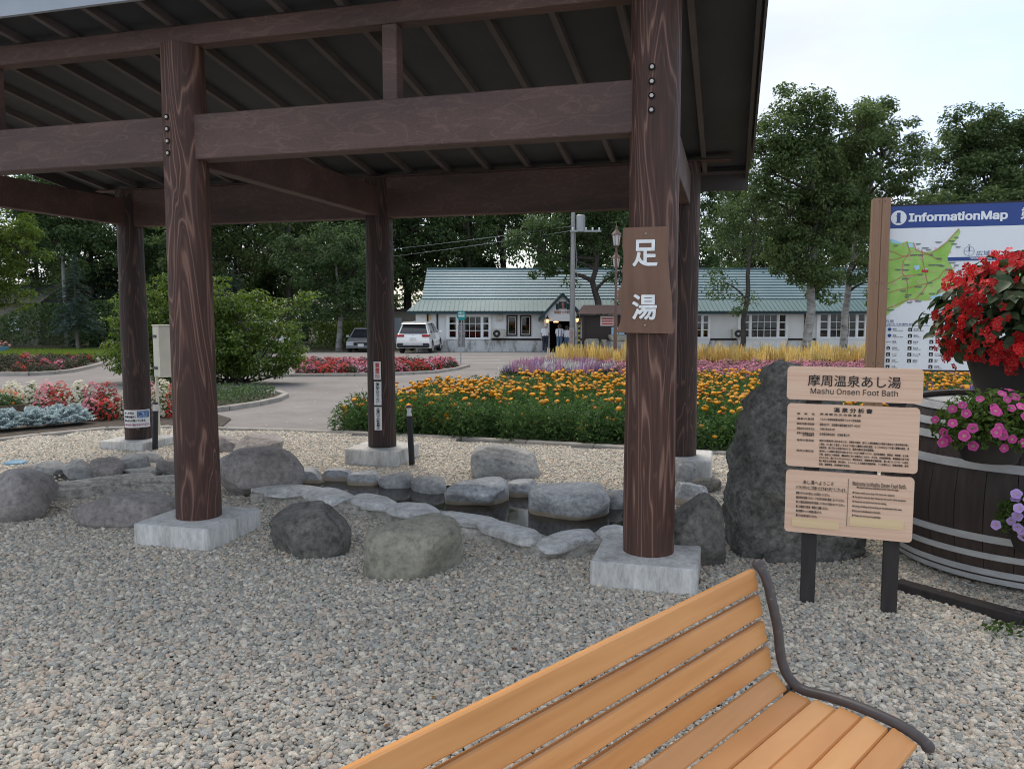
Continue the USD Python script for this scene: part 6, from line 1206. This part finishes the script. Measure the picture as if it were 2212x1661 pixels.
def put_blooms(t, kinds, P, N, S, rng, near=300, name='bloom', spread=0.0):
    """the nearest blooms one by one, the rest together"""
    order = np.argsort(np.linalg.norm(P - [0, 0, HC], axis=1)); rest = []
    for c, i in enumerate(order):
        B = turned(kinds[int(rng.integers(len(kinds)))], P[i], N[i], S[i], rng.uniform(0, 6.28)); B = (B[0], B[1], B[2] * rng.uniform(.75, 1.12))
        if c < near: m, cc = joined([B]); part(t, name, m, PETAL, True, col=cc)
        else: rest.append(B)
    if rest: m, cc = joined(rest); part(t, 'far_blooms', m, PETAL, True, col=cc, kind='stuff')

# ------------------------------------------------------------------ marigold bed
MP = Polygon(lin([(738, 934)]) + [(-2.45, 11.7), (-2.1, 13.2), (-1.4, 14.7), (-.6, 15.5), (.15, 17.3), (14, 17.3), (14, 12), (9.5, 8.6), (5.0, 9.05)] + lin([(1600, 980), (1501, 976), (1349, 966), (1045, 949), (933, 943), (800, 937)]))
struct('flower_bed_soil', sheet(MP.buffer(.1), .020), M['soil'])
rng = np.random.default_rng(61)
def plant_patch(seed, n, R, H, L, asp, up=.35):
    r = np.random.default_rng(seed); d = r.normal(size=(n, 3)); d[:, 2] = np.abs(d[:, 2]); d /= np.linalg.norm(d, axis=1, keepdims=True); P = d * (r.uniform(.25, 1, (n, 1)) ** .5) * [R, R, H]
    return leaves(P, L, r, asp=asp, up=up, out=d, droop=.1)
def scatter(poly, s, rng, jit=.45):
    x0, y0, x1, y1 = poly.bounds; X, Y = np.meshgrid(np.arange(x0, x1, s), np.arange(y0, y1, s)); P = np.c_[X.ravel(), Y.ravel()] + rng.uniform(-jit, jit, (X.size, 2)) * s
    return P[shapely.contains_xy(poly, P[:, 0], P[:, 1])]
def instancer(path, protos, P, rng, label, cat, smin=.8, smax=1.2, off=0.0):
    I = UsdGeom.PointInstancer.Define(stage, '/World/' + path); pr = [part(I.GetPrim(), nm, m, mt, sm, world=False, col=cc).GetPath() for nm, m, mt, sm, cc in protos]
    I.CreatePrototypesRel().SetTargets(pr); n = len(P); a = rng.uniform(0, np.pi, n); s = rng.uniform(smin, smax, n)
    I.CreatePositionsAttr(Vt.Vec3fArray([Gf.Vec3f(float(p[0]), float(p[1]), float(gz(p[1]) + off)) for p in P])); I.CreateProtoIndicesAttr(Vt.IntArray([int(k) for k in rng.integers(len(pr), size=n)]))
    I.CreateOrientationsAttr(Vt.QuathArray([Gf.Quath(math.cos(q), 0, 0, math.sin(q)) for q in a])); I.CreateScalesAttr(Vt.Vec3fArray([Gf.Vec3f(float(q), float(q), float(q * w)) for q, w in zip(s, rng.uniform(.85, 1.15, n))]))
    return setdata(I.GetPrim(), label, cat, None, 'stuff')
pts = scatter(MP, .27, rng); pts = np.array([p for p in pts if abs(p[0]) < 1 + p[1] * .72])
instancer('marigold_foliage', [('marigold_plant', plant_patch(k, 460, .25, .47, .062, .36), M['lf_mari'], False, None) for k in range(5)], pts, rng, 'dense green foliage of the large marigold bed behind the foot bath', 'foliage')
mb = thing('marigold_flowers', 'orange marigold blooms standing above the foliage of the large bed', 'flowers', (3, 13, 0))
k = rng.random(len(pts)) < .95; dens = np.clip((meshkit.fbm(np.c_[pts[k] * .7, np.zeros(k.sum())], 3, 4) - .22) * 6.2, .5, 5); Q = np.repeat(pts[k], rng.poisson(dens), 0) ; Q = Q + rng.uniform(-.14, .14, Q.shape)
edge = np.array([MP.exterior.distance(Point(*q)) for q in Q]); hz = np.where((edge < .5) & (Q[:, 1] < 12.5), rng.uniform(.18, .5, len(Q)), rng.uniform(.42, .56, len(Q)))
PB = np.c_[Q, gz(Q[:, 1]) + hz]; NB = np.c_[rng.normal(size=len(Q)) * .35, -rng.uniform(.1, .6, len(Q)), np.ones(len(Q))]
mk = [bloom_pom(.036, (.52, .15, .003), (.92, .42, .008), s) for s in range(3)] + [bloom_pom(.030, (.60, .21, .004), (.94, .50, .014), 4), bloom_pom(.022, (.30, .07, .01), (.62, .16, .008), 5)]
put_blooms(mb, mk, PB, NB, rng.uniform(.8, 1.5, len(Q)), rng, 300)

# ------------------------------------------------------------------ spikes and drifts in the beds behind
def spike_clump(seed, n, R, h0, h1, c0, c1, w, leafc, nl=60):
    """upright flower spikes over low leaves"""
    r = np.random.default_rng(seed); Bs = []
    for _ in range(n):
        x, y = r.normal(size=2) * R * .5; h = r.uniform(h0, h1); lean = r.normal(size=2) * .06; m = 6; t = np.linspace(.35, 1, m)
        V = []; 
        for q in t:
            for k in range(4): a = k * np.pi / 2 + q * 3; ww = w * (1.15 - q) * r.uniform(.7, 1.3) + .002; V.append((x + lean[0] * q + ww * np.cos(a), y + lean[1] * q + ww * np.sin(a), h * q))
        Fc = []
        for a in range(m - 1):
            for k in range(4): A, B = a * 4 + k, a * 4 + (k + 1) % 4; Fc += [(A, B, B + 4), (A, B + 4, A + 4)]
        tt = r.uniform(0, 1); Bs.append((np.array(V), np.array(Fc), np.tile(np.array(c0) * (1 - tt) + np.array(c1) * tt, (len(V), 1)) * r.uniform(.8, 1.15, (len(V), 1))))
    lf = leaves(np.c_[r.normal(size=(nl, 2)) * R * .55, r.uniform(.02, h0 * .65, nl)], .07, r, asp=.4, up=.3); tt = r.random(len(lf.vertices) // 4); cl = np.repeat(np.array(leafc[0]) * (1 - tt[:, None]) + np.array(leafc[1]) * tt[:, None], 4, 0)
    Bs.append((np.array(lf.vertices), np.array(lf.faces), cl)); return joined(Bs)
GRN = ((.03, .055, .02), (.07, .11, .035))
def spikes(path, poly, s, label, cat, specs, seed, smin=.85, smax=1.15):
    r = np.random.default_rng(seed); P = scatter(poly, s, r); pr = []
    for k, sp in enumerate(specs): m, cc = spike_clump(seed * 10 + k, *sp); pr.append((cat.replace(' ', '_') + '_clump', m, PETAL, True, cc))
    instancer(path, pr, P, r, label, cat, smin, smax)
spikes('celosia', Polygon([(1.3, 27.6), (2.2, 27.0), (18, 26.6), (18, 29.6), (1.9, 29.8)]), .30, 'hedge like row of yellow feathery celosia plumes with red leaves', 'celosia', [(22, .22, .42, .74, (.84, .65, .20), (.92, .78, .36), .016, ((.16, .04, .022), (.28, .10, .03)), 150), (18, .22, .4, .72, (.86, .69, .25), (.93, .81, .40), .015, ((.13, .035, .02), (.20, .12, .035)), 130), (15, .22, .36, .68, (.70, .42, .12), (.84, .64, .22), .016, ((.16, .04, .022), (.10, .03, .02)), 160)], 71)
SPU = ((.30, .16, .42), (.20, .10, .34))
spikes('mixed_salvia', Polygon([(-.35, 23.3), (.6, 22.4), (2.6, 22.6), (3.4, 24.6), (2.6, 26.8), (1.2, 27.4), (.2, 25.6)]), .26, 'drift of purple, white and pink flower spikes at the left end of the bed', 'flowers', [(16, .17, .22, .40, (.40, .27, .46), (.50, .36, .54), .015, GRN, 110), (16, .17, .22, .40, (.60, .30, .44), (.68, .40, .48), .015, GRN, 110), (22, .17, .22, .38, (.74, .74, .64), (.82, .82, .76), .02, GRN, 90), (14, .17, .22, .38, (.46, .28, .50), (.58, .38, .52), .015, GRN, 110)], 72)
def low_clump(seed, n, R, H, cols, L, nl, r0=.02):
    r = np.random.default_rng(seed); Bs = []
    for _ in range(n):
        d = r.normal(size=3); d[2] = abs(d[2]) + .4; d = nrm(d); c = cols[int(r.integers(len(cols)))]; B = bloom_daisy(r0, tuple(np.array(c) * .8), c, 5, .2, 1, int(r.integers(99))); Bs.append(turned(B, d * [R, R, H], d + UP * .5, r.uniform(.7, 1.3), r.uniform(0, 6)))
    d = r.normal(size=(nl, 3)); d[:, 2] = np.abs(d[:, 2]); d /= np.linalg.norm(d, axis=1, keepdims=True); lf = leaves(d * r.uniform(.4, .97, (nl, 1)) * [R, R, H], L, r, asp=.5, up=.4, out=d); tt = r.random(nl)[:, None]
    g = np.array(GRN[0]) * (1 - tt) + np.array(GRN[1]) * tt; Bs.append((np.array(lf.vertices), np.array(lf.faces), np.repeat(g, 4, 0))); return joined(Bs)
def drift(path, poly, s, label, cat, specs, seed):
    r = np.random.default_rng(seed); P = scatter(poly, s, r); pr = []
    for k, sp in enumerate(specs): m, cc = low_clump(seed * 10 + k, *sp); pr.append(('flower_clump', m, PETAL, True, cc))
    instancer(path, pr, P, r, label, cat)
PK = [(.70, .22, .36), (.62, .18, .32), (.76, .36, .44)]
drift('pink_flowers', Polygon([(3.2, 19.6), (16, 19.2), (16, 26.4), (2.9, 26.8)]), .30, 'low drift of bright pink flowers in front of the yellow plumes', 'flowers', [(46, .2, .32, PK, .05, 90, .024), (40, .2, .27, PK, .05, 90, .024), (30, .2, .30, PK[:2], .05, 120, .024)], 73)
spikes('blue_salvia', Polygon([(4.8, 17.9), (16, 17.7), (16, 19.0), (4.6, 19.4)]), .28, 'narrow drift of blue salvia between the marigolds and the pink flowers', 'salvia', [(20, .17, .3, .46, (.10, .09, .42), (.18, .13, .50), .015, GRN, 70), (16, .17, .28, .44, (.13, .10, .38), (.22, .17, .5), .015, GRN, 90)], 74)
spikes('purple_salvia', Polygon([(-2.75, 11.6), (-2.45, 11.6), (-2.1, 13.2), (-1.4, 14.8), (-.5, 15.7), (-.6, 16.0), (-1.6, 15.0), (-2.4, 13.3)]), .26, 'thin fringe of pale purple salvia along the left edge of the marigold bed', 'salvia', [(5, .15, .28, .5, (.32, .22, .38), (.40, .28, .44), .009, GRN, 50), (4, .15, .26, .48, (.28, .18, .34), (.42, .32, .42), .009, GRN, 60)], 75)
drift('bedding_flowers', Polygon([(2.6, 8.95), (5.0, 8.9), (8.0, 8.6), (8.5, 10.4), (4.5, 10.2)]), .3, 'orange and yellow bedding behind the tall rock and the notice board', 'flowers', [(14, .22, .34, [(.75, .22, .01), (.8, .33, .03)], .055, 200, .026), (8, .22, .36, [(.78, .25, .01)], .055, 230, .026)], 76)
spikes('blue_salvia', Polygon([(5.2, 10.6), (9, 10.6), (9, 12.5), (5.4, 12.4)]), .26, 'blue and violet salvia spikes below the map board', 'salvia', [(22, .17, .36, .58, (.14, .12, .40), (.24, .19, .50), .014, GRN, 90)], 77)

# ------------------------------------------------------------------ bedding plants one by one
def bedding(name, label, cols, seed, R, H, n, L, leafmat_, nl, r0, base, petals=5, group=None, cat='flowering plant', cup=.25):
    r = np.random.default_rng(seed); t = thing(name, label, cat, base, 0.0, None, group); b = np.array(base, float)
    d = r.normal(size=(nl, 3)); d[:, 2] = np.abs(d[:, 2]) - .05; d /= np.linalg.norm(d, axis=1, keepdims=True)
    part(t, 'foliage', leaves(b + d * (r.uniform(.2, .95, (nl, 1)) ** .5) * [R, R, H], L, r, asp=.55, up=.4, out=d), M[leafmat_], kind='stuff'); Bs = []
    for _ in range(n):
        q = r.normal(size=3); q[2] = abs(q[2]) * 1.0; q = nrm(q); c = cols[int(r.integers(len(cols)))]; Bs.append(turned(bloom_daisy(r0, tuple(np.array(c) * .8), c, petals, cup, 1, int(r.integers(99)), cen=(.55, .42, .08)), b + q * [R, R, H] * r.uniform(.93, 1.06), q + [0, -.3, .2], r.uniform(.8, 1.25), r.uniform(0, 6)))
    m, cc = joined(Bs); part(t, 'blooms', m, PETAL, True, col=cc, kind='stuff'); return t
WH, PI2, RD = [(.72, .70, .50), (.66, .62, .42), (.75, .73, .58)], [(.74, .20, .27), (.66, .14, .21), (.80, .32, .38)], [(.52, .018, .02), (.42, .012, .015), (.60, .04, .03)]
ROW = [(30, 'W'), (72, 'W'), (104, 'P'), (134, 'R'), (176, 'W'), (206, 'P'), (236, 'R'), (288, 'W'), (318, 'P'), (352, 'W'), (385, 'R')]
LBL = {'W': 'cream white begonia clump', 'P': 'pink begonia clump', 'R': 'deep red begonia clump'}
pos_ = ['at the left behind the stump planter', 'second from the left', 'left of the first red clump', 'left of the middle white clump', 'in the middle of the row', 'right of the middle white clump', 'right of the second pink clump', 'just left of the left rear post', 'hidden behind the left rear post', 'right of the left rear post', 'half hidden by the left front post']
for k, (u, c) in enumerate(ROW):
    g = gnd(u, 903 - (0 if k < 8 else 3)); bedding('begonia_plant', LBL[c] + ' ' + pos_[k], {'W': WH, 'P': PI2, 'R': RD}[c], 500 + k, .215, .60, 230, .06, 'lf_pet', 260, .026, g)
    if k in (3, 6, 2, 5): bedding('begonia_plant', 'lower ' + LBL[c] + ' before the one ' + pos_[k], {'P': PI2, 'R': RD}[c], 540 + k, .18, .36, 120, .06, 'lf_bego', 160, .024, g + [.10, -.32, 0])
def silver(base, seed, R, H, label):
    r = np.random.default_rng(seed); b = np.array(base, float); t = thing('dusty_miller', label, 'plant', base); n = 120; P, out = [], []
    for _ in range(n):
        a = r.uniform(0, 2 * np.pi); e = r.uniform(.25, 1.4); d = np.array([np.cos(a) * np.cos(e), np.sin(a) * np.cos(e), np.sin(e)]); tip = d * [R, R, H] * r.uniform(.7, 1.05); s = np.linspace(.3, 1, 9)[:, None]; sd = np.array([-np.sin(a), np.cos(a), 0])
        c = tip * s; c[:, 2] += .03 * np.sin(np.pi * s[:, 0]); w = (np.sin(np.pi * np.clip(s * .85, 0, 1)) * .045)
        for q in (-1, -.35, .35, 1): P.append(b + c + sd * q * w); out.append(np.tile(d + sd * q * .8, (9, 1)))
    part(t, 'foliage', leaves(np.vstack(P), .048, r, asp=.42, up=.45, out=np.vstack(out)), M['lf_silver'], kind='stuff')
for k, (u, v, R, H, lab) in enumerate(((-40, 934, .34, .33, 'silver leaved dusty miller cut by the left edge of the picture'), (18, 930, .30, .34, 'silver leaved dusty miller in front of the stump planter'), (75, 925, .30, .33, 'silver leaved dusty miller right of the stump planter'), (122, 921, .30, .34, 'silver leaved dusty miller below the first red begonias'), (165, 917, .28, .33, 'rightmost silver leaved dusty miller in its row'), (40, 905, .28, .30, 'silver leaved dusty miller tucked behind the front ones'), (140, 903, .28, .30, 'silver leaved dusty miller at the foot of the begonia row'))): silver(gnd(u, v), 600 + k, R, H, lab)
M['stump'] = mat('stump_bark', [(.3, (.06, .04, .028)), (.7, (.16, .115, .08))], scale=(22, 22, 2.5), detail=8, rough=.9, bump=.9, bscale=(35, 35, 4), bdist=.02)
g = gnd(10, 914); sp = thing('stump_planter', 'hollow tree stump planter with orange flowers at the left edge', 'planter', g)
part(sp, 'stump', lathe([(0, .0), (.36, 0), (.33, .15), (.325, .30), (.27, .30), (.27, .22), (0, .22)], 40, g), M['stump'], 50); r = np.random.default_rng(5)
d = r.normal(size=(520, 3)); d[:, 2] = np.abs(d[:, 2]); d /= np.linalg.norm(d, axis=1, keepdims=True); part(sp, 'foliage', leaves(g + [0, 0, .26] + d * (r.uniform(.2, 1, (520, 1)) ** .5) * [.30, .30, .24], .07, r, asp=.35, out=d), M['lf_mari'], kind='stuff')
Bs = []
for _ in range(55): q = r.normal(size=3); q[2] = abs(q[2]) + .9; q = nrm(q); Bs.append(turned(bloom_daisy(.026, (.6, .12, .02), [(.75, .22, .03), (.72, .09, .05), (.76, .45, .08)][int(r.integers(3))], 8, .2, 1, 3), g + [0, 0, .27] + q * [.32, .32, .27], q + [0, -.2, .3], 1, 0))
m, cc = joined(Bs); part(sp, 'blooms', m, PETAL, True, col=cc, kind='stuff')
# sparse bed left, thick bed by the road: one plant after another
COLS = [[(.62, .03, .03), (.5, .02, .03)], [(.60, .10, .20), (.70, .24, .32)], [(.10, .03, .03), (.07, .025, .03)], [(.7, .45, .5), (.62, .12, .25)]]
NMC = ['red', 'pink', 'dark leaved', 'pale pink']
proto = {}
def bed_plants(poly, s, seed, grp, cap, far, where, weights, cols_):
    r = np.random.default_rng(seed); P = scatter(poly, s, r, .3); P = P[np.abs(P[:, 0]) < .67 * P[:, 1]]; y0_, y1_ = P[:, 1].min(), P[:, 1].max()
    for i, p in enumerate(P[:cap]):
        k = int(r.choice(4, p=weights)); key = (far, k); loc = (p[0], p[1], gz(p[1]) + .01); ui = 1106 + F * p[0] / p[1]; dq = (p[1] - y0_) / (y1_ - y0_); lab = NMC[k] + ' bedding plant, ' + ('front' if dq < .34 else 'middle' if dq < .67 else 'back') + ' of ' + where + ', ' + [w_ for lim, w_ in cols_ if ui < lim][0]
        if key not in proto: proto[key] = bedding('bedding_plant', lab, COLS[k], seed + k, .21, .30, 26 if k == 2 else 60, .075, 'lf_bego', 150, .034, loc, 5, grp)
        else: dup(proto[key], lab, loc, r.uniform(0, 6.28), r.uniform(.8, 1.2), grp)
bed_plants(LB.buffer(-.2), .62, 91, 'sparse bedding plants in the left bed', 90, 0, 'sparse left bed', [.14, .12, .64, .10], [(40, 'near the left edge'), (90, 'left of the middle'), (140, 'right of the middle'), (9999, 'at its right tip')])
bed_plants(RB.buffer(-.15), .44, 92, 'bedding plants in the bed by the road', 170, 1, 'crowded roadside bed', [.34, .30, .22, .14], [(700, 'beside the shrub'), (760, 'left of the rear post'), (860, 'behind the rear post'), (910, 'below the white car'), (960, 'left of the bus sign'), (9999, 'at its pointed right end')])
r = np.random.default_rng(17); P = scatter(HB.buffer(-.12), .05, r); setdata(part(None, 'ground_cover', leaves(np.c_[P, gz(P[:, 1]) + r.uniform(.03, .24, len(P))], .075, r, asp=.5, up=.5), M['lf_dark'], kind='stuff'), 'low dark green ground cover inside the curved kerb beside the path', 'ground cover', None, 'stuff')
LW = Polygon([(-40, 37.4), (-19.5, 38.4), (-16, 44), (-16.5, 50), (-48, 50)]); P = scatter(LW, .12, r); n = len(P); V = np.zeros((n, 3, 3)); a = r.uniform(0, 6.28, n); h = r.uniform(.08, .22, n); base = np.c_[P, gz(P[:, 1])]; dx = np.c_[np.cos(a), np.sin(a), a * 0] * .03
V[:, 0], V[:, 1], V[:, 2] = base - dx, base + dx, base + np.c_[r.normal(size=(n, 2)) * .05, h]
M['grass'] = leafmat('grass_blades', [(0, (.06, .10, .018)), (.5, (.13, .19, .03)), (1, (.24, .27, .06))], trans=.3)
setdata(part(None, 'grass', trimesh.Trimesh(V.reshape(-1, 3), np.arange(n * 3).reshape(-1, 3), process=False), M['grass'], kind='stuff'), 'sunlit grass strip in front of the wood at the left', 'grass', None, 'stuff')
PP = Polygon(lin([(480, 925), (735, 930), (760, 870), (900, 830), (700, 820), (500, 850), (610, 868), (480, 900)])).buffer(0); P = scatter(PP, .42, r); M['fallen'] = leafmat('fallen_petals', [(0, (.20, .14, .08)), (.5, (.45, .40, .33)), (1, (.6, .56, .5))], trans=.1)
setdata(part(None, 'fallen_petals', leaves(np.c_[P, gz(P[:, 1]) + .004], .04, r, asp=.6, up=.97, fold=.05), M['fallen'], kind='stuff'), 'pale fallen petals strewn over the asphalt path', 'petals', None, 'stuff')
r = np.random.default_rng(23); P = np.c_[r.uniform(-3, 3.4, 26), r.uniform(2.2, 9, 26)]; P = P[(np.abs(P[:, 0]) < .6 * P[:, 1])]
M['dead'] = leafmat('dead_leaves', [(0, (.10, .035, .015)), (.5, (.20, .10, .04)), (1, (.30, .20, .08))], trans=.1)
setdata(part(None, 'fallen_leaves', leaves(np.c_[P, np.full(len(P), .035)], .045, r, asp=.6, up=.9, fold=.2), M['dead'], kind='stuff'), 'a few brown fallen leaves on the gravel', 'leaves', None, 'stuff')
q = gnd(2160, 1372); P = q + r.normal(size=(40, 3)) * [.07, .05, 0] + [0, 0, .045]; setdata(part(None, 'weed', leaves(P, .045, r, asp=.4, up=.5), M['lf_pet']), 'small green weed growing in the gravel in front of the base plank', 'weed')
g = np.array([at_y(4, 752, 44)[0], 44, gz(44)]); fpot = thing('flower_pot', 'blue pot of pink flowers on the lawn at the far left edge', 'flower pot', g); part(fpot, 'pot', lathe([(0, 0), (.26, 0), (.36, .34), (.31, .34), (.29, .28), (0, .28)], 20, g), M['blue'], 30)
Bs = [turned(bloom_daisy(.06, (.6, .2, .2), (.72, .30, .26), 5, .2, 1, 1), g + [0, 0, .32] + np.array(nrm(np.abs(r.normal(size=3)) * r.choice([-1, 1], 3) * [1, 1, 0] + [0, 0, abs(r.normal())])) * [.4, .4, .34], (0, -.4, 1), 1, 0) for _ in range(40)]; m, cc = joined(Bs); part(fpot, 'blooms', m, PETAL, True, col=cc, kind='stuff')

# ------------------------------------------------------------------ the pots on the barrel
def bigleaves(P, N, A, L, rng, asp=.62):
    """oval leaves of eight triangles folded along the midrib"""
    n = len(P); N = N / np.linalg.norm(N, axis=1, keepdims=True); A = A - N * (A * N).sum(1, keepdims=True); A /= np.linalg.norm(A, axis=1, keepdims=True) + 1e-9; B = np.cross(N, A); L = (L * rng.uniform(.65, 1.25, n))[:, None]; V = []
    for t, w, z in ((0, 0, 0), (.28, .42, .03), (.62, .46, .02), (.88, .22, -.05)):
        for s in ((-1, 0, 1) if w else (0,)): V.append(P + A * L * (t - .3) + B * L * asp * w * s + N * L * (z + (.09 if s else 0) * (w > 0)))
    V.append(P + A * L * .7 - N * L * .12); V = np.stack(V, 1); f = [(0, 2, 1), (0, 3, 2)]
    for q in (1, 4): f += [(q, q + 1, q + 3), (q + 1, q + 4, q + 3), (q + 1, q + 2, q + 4), (q + 2, q + 5, q + 4)]
    f += [(7, 8, 10), (8, 9, 10)]; return trimesh.Trimesh(V.reshape(-1, 3), (np.array(f)[None] + np.arange(n)[:, None, None] * 11).reshape(-1, 3), process=False)
M['potblk'] = plain('dark_brown_pot', (.020, .016, .014), rough=.6)
pc = at_y(2250, 872, 5.2); pc = np.array([pc[0], 5.2, 1.088]); bp = thing('begonia_pot', 'large dark pot overflowing with red begonias on top of the barrel', 'potted plant', pc)
part(bp, 'pot', lathe([(0, 0), (.36, 0), (.46, .33), (.475, .33), (.475, .38), (.43, .38), (.42, .30), (0, .30)], 40, pc), M['potblk'], 40)
rng = np.random.default_rng(201); ce = pc + [.0, 0, .58]; rad = np.array([.68, .65, .45]); n = 1900; d = rng.normal(size=(n, 3)); d[:, 2] += .15; d /= np.linalg.norm(d, axis=1, keepdims=True); low = d[:, 2] < -.55; d = d[~low]; n = len(d)
sh_ = (1 + .16 * (meshkit.fbm(d * 2.2 + 3, 3, 7) - .5) * 2)[:, None]
P = ce + d * rad * sh_ * rng.uniform(.70, 1.03, (n, 1)); Nn = d * .7 + [0, 0, .55] + rng.normal(size=d.shape) * .35; Aa = d + rng.normal(size=d.shape) * .6 - [0, 0, .5]
part(bp, 'leaves', bigleaves(P, Nn, Aa, .105, rng), M['lf_bego'], 40, kind='stuff')
part(bp, 'stems', cat3([tube([pc + [0, 0, .3], ce * .6 + q * .4, q], [.008, .007, .004], 4) for q in P[::12]]), M['lf_bego'], kind='stuff')
RB_ = []
for s in range(6):
    r = np.random.default_rng(s); RB_.append(joined([turned(bloom_daisy(.029, (.48, .012, .014), [(.74, .028, .036), (.66, .02, .028), (.80, .05, .055)][s % 3], 5, .22, 1, s, (.75, .35, .06)), r.normal(size=3) * [.028, .028, .016], r.normal(size=3) * .5 + [0, 0, 1], r.uniform(.75, 1.25), r.uniform(0, 6)) for _ in range(5)])); RB_[-1] = (np.array(RB_[-1][0].vertices), np.array(RB_[-1][0].faces), RB_[-1][1])
d = rng.normal(size=(560, 3)); d[:, 2] += .12; d /= np.linalg.norm(d, axis=1, keepdims=True); d = d[d[:, 2] > -.6]; d = d[(d[:, 1] < .35)][:230]
sh_ = (1 + .16 * (meshkit.fbm(d * 2.2 + 3, 3, 7) - .5) * 2)[:, None]; put_blooms(bp, RB_, ce + d * rad * sh_ * rng.uniform(.94, 1.05, (len(d), 1)), d + [0, -.15, .1] + rng.normal(size=d.shape) * .25, rng.uniform(.8, 1.2, len(d)), rng, 300, 'bloom_cluster')
def petunia(name, label, c, rad, pot, n, nb, c_in, c_out, seed, below=-.5):
    r = np.random.default_rng(seed); t = thing(name, label, 'potted plant', c); c = np.array(c, float)
    part(t, 'pot', lathe([(0, -.20), (pot * .75, -.19), (pot * .95, -.10), (pot, -.01), (pot * .94, -.01), (0, -.04)], 28, c), M['potblk'], 40)
    d = r.normal(size=(n, 3)); d /= np.linalg.norm(d, axis=1, keepdims=True); d = d[d[:, 2] > below]; P = c + [-.02, -.07, .015] + d * rad * (r.uniform(.1, 1.05, (len(d), 1)) ** .6)
    part(t, 'foliage', leaves(P, .042, r, asp=.42, up=.35, out=d, droop=.2), M['lf_pet'], kind='stuff'); part(t, 'stems', cat3([tube([c, c * .5 + q * .5 + [0, 0, .03], q], [.003, .003, .002], 4) for q in P[::14]]), M['lf_pet'], kind='stuff')
    q = r.normal(size=(nb * 3, 3)); q[:, 1] = -np.abs(q[:, 1]) * .9; q /= np.linalg.norm(q, axis=1, keepdims=True); q = q[q[:, 2] > below + .1][:nb]
    put_blooms(t, [bloom_trumpet(.029, c_in, c_out, s) for s in range(2)], c + [-.02, -.07, .015] + q * rad * r.uniform(.95, 1.12, (len(q), 1)), q + [-.2, -.75, .35] + r.normal(size=q.shape) * .25, r.uniform(.75, 1.15, len(q)), r, 300)
    return t
pp_ = at_y(2140, 925, 4.52); petunia('petunia_pot', 'dark pot of bright pink petunias hung on the front of the barrel', (pp_[0], 4.52, pp_[2]), np.array([.33, .24, .22]), .185, 3600, 46, (.66, .06, .28), (.74, .12, .42), 301)
pp_ = at_y(2252, 1120, 4.34); petunia('petunia_pot', 'dark pot of pale violet petunias hung low on the barrel at the right edge', (pp_[0], 4.34, pp_[2]), np.array([.28, .22, .17]), .17, 2000, 40, (.50, .32, .68), (.60, .42, .78), 302)
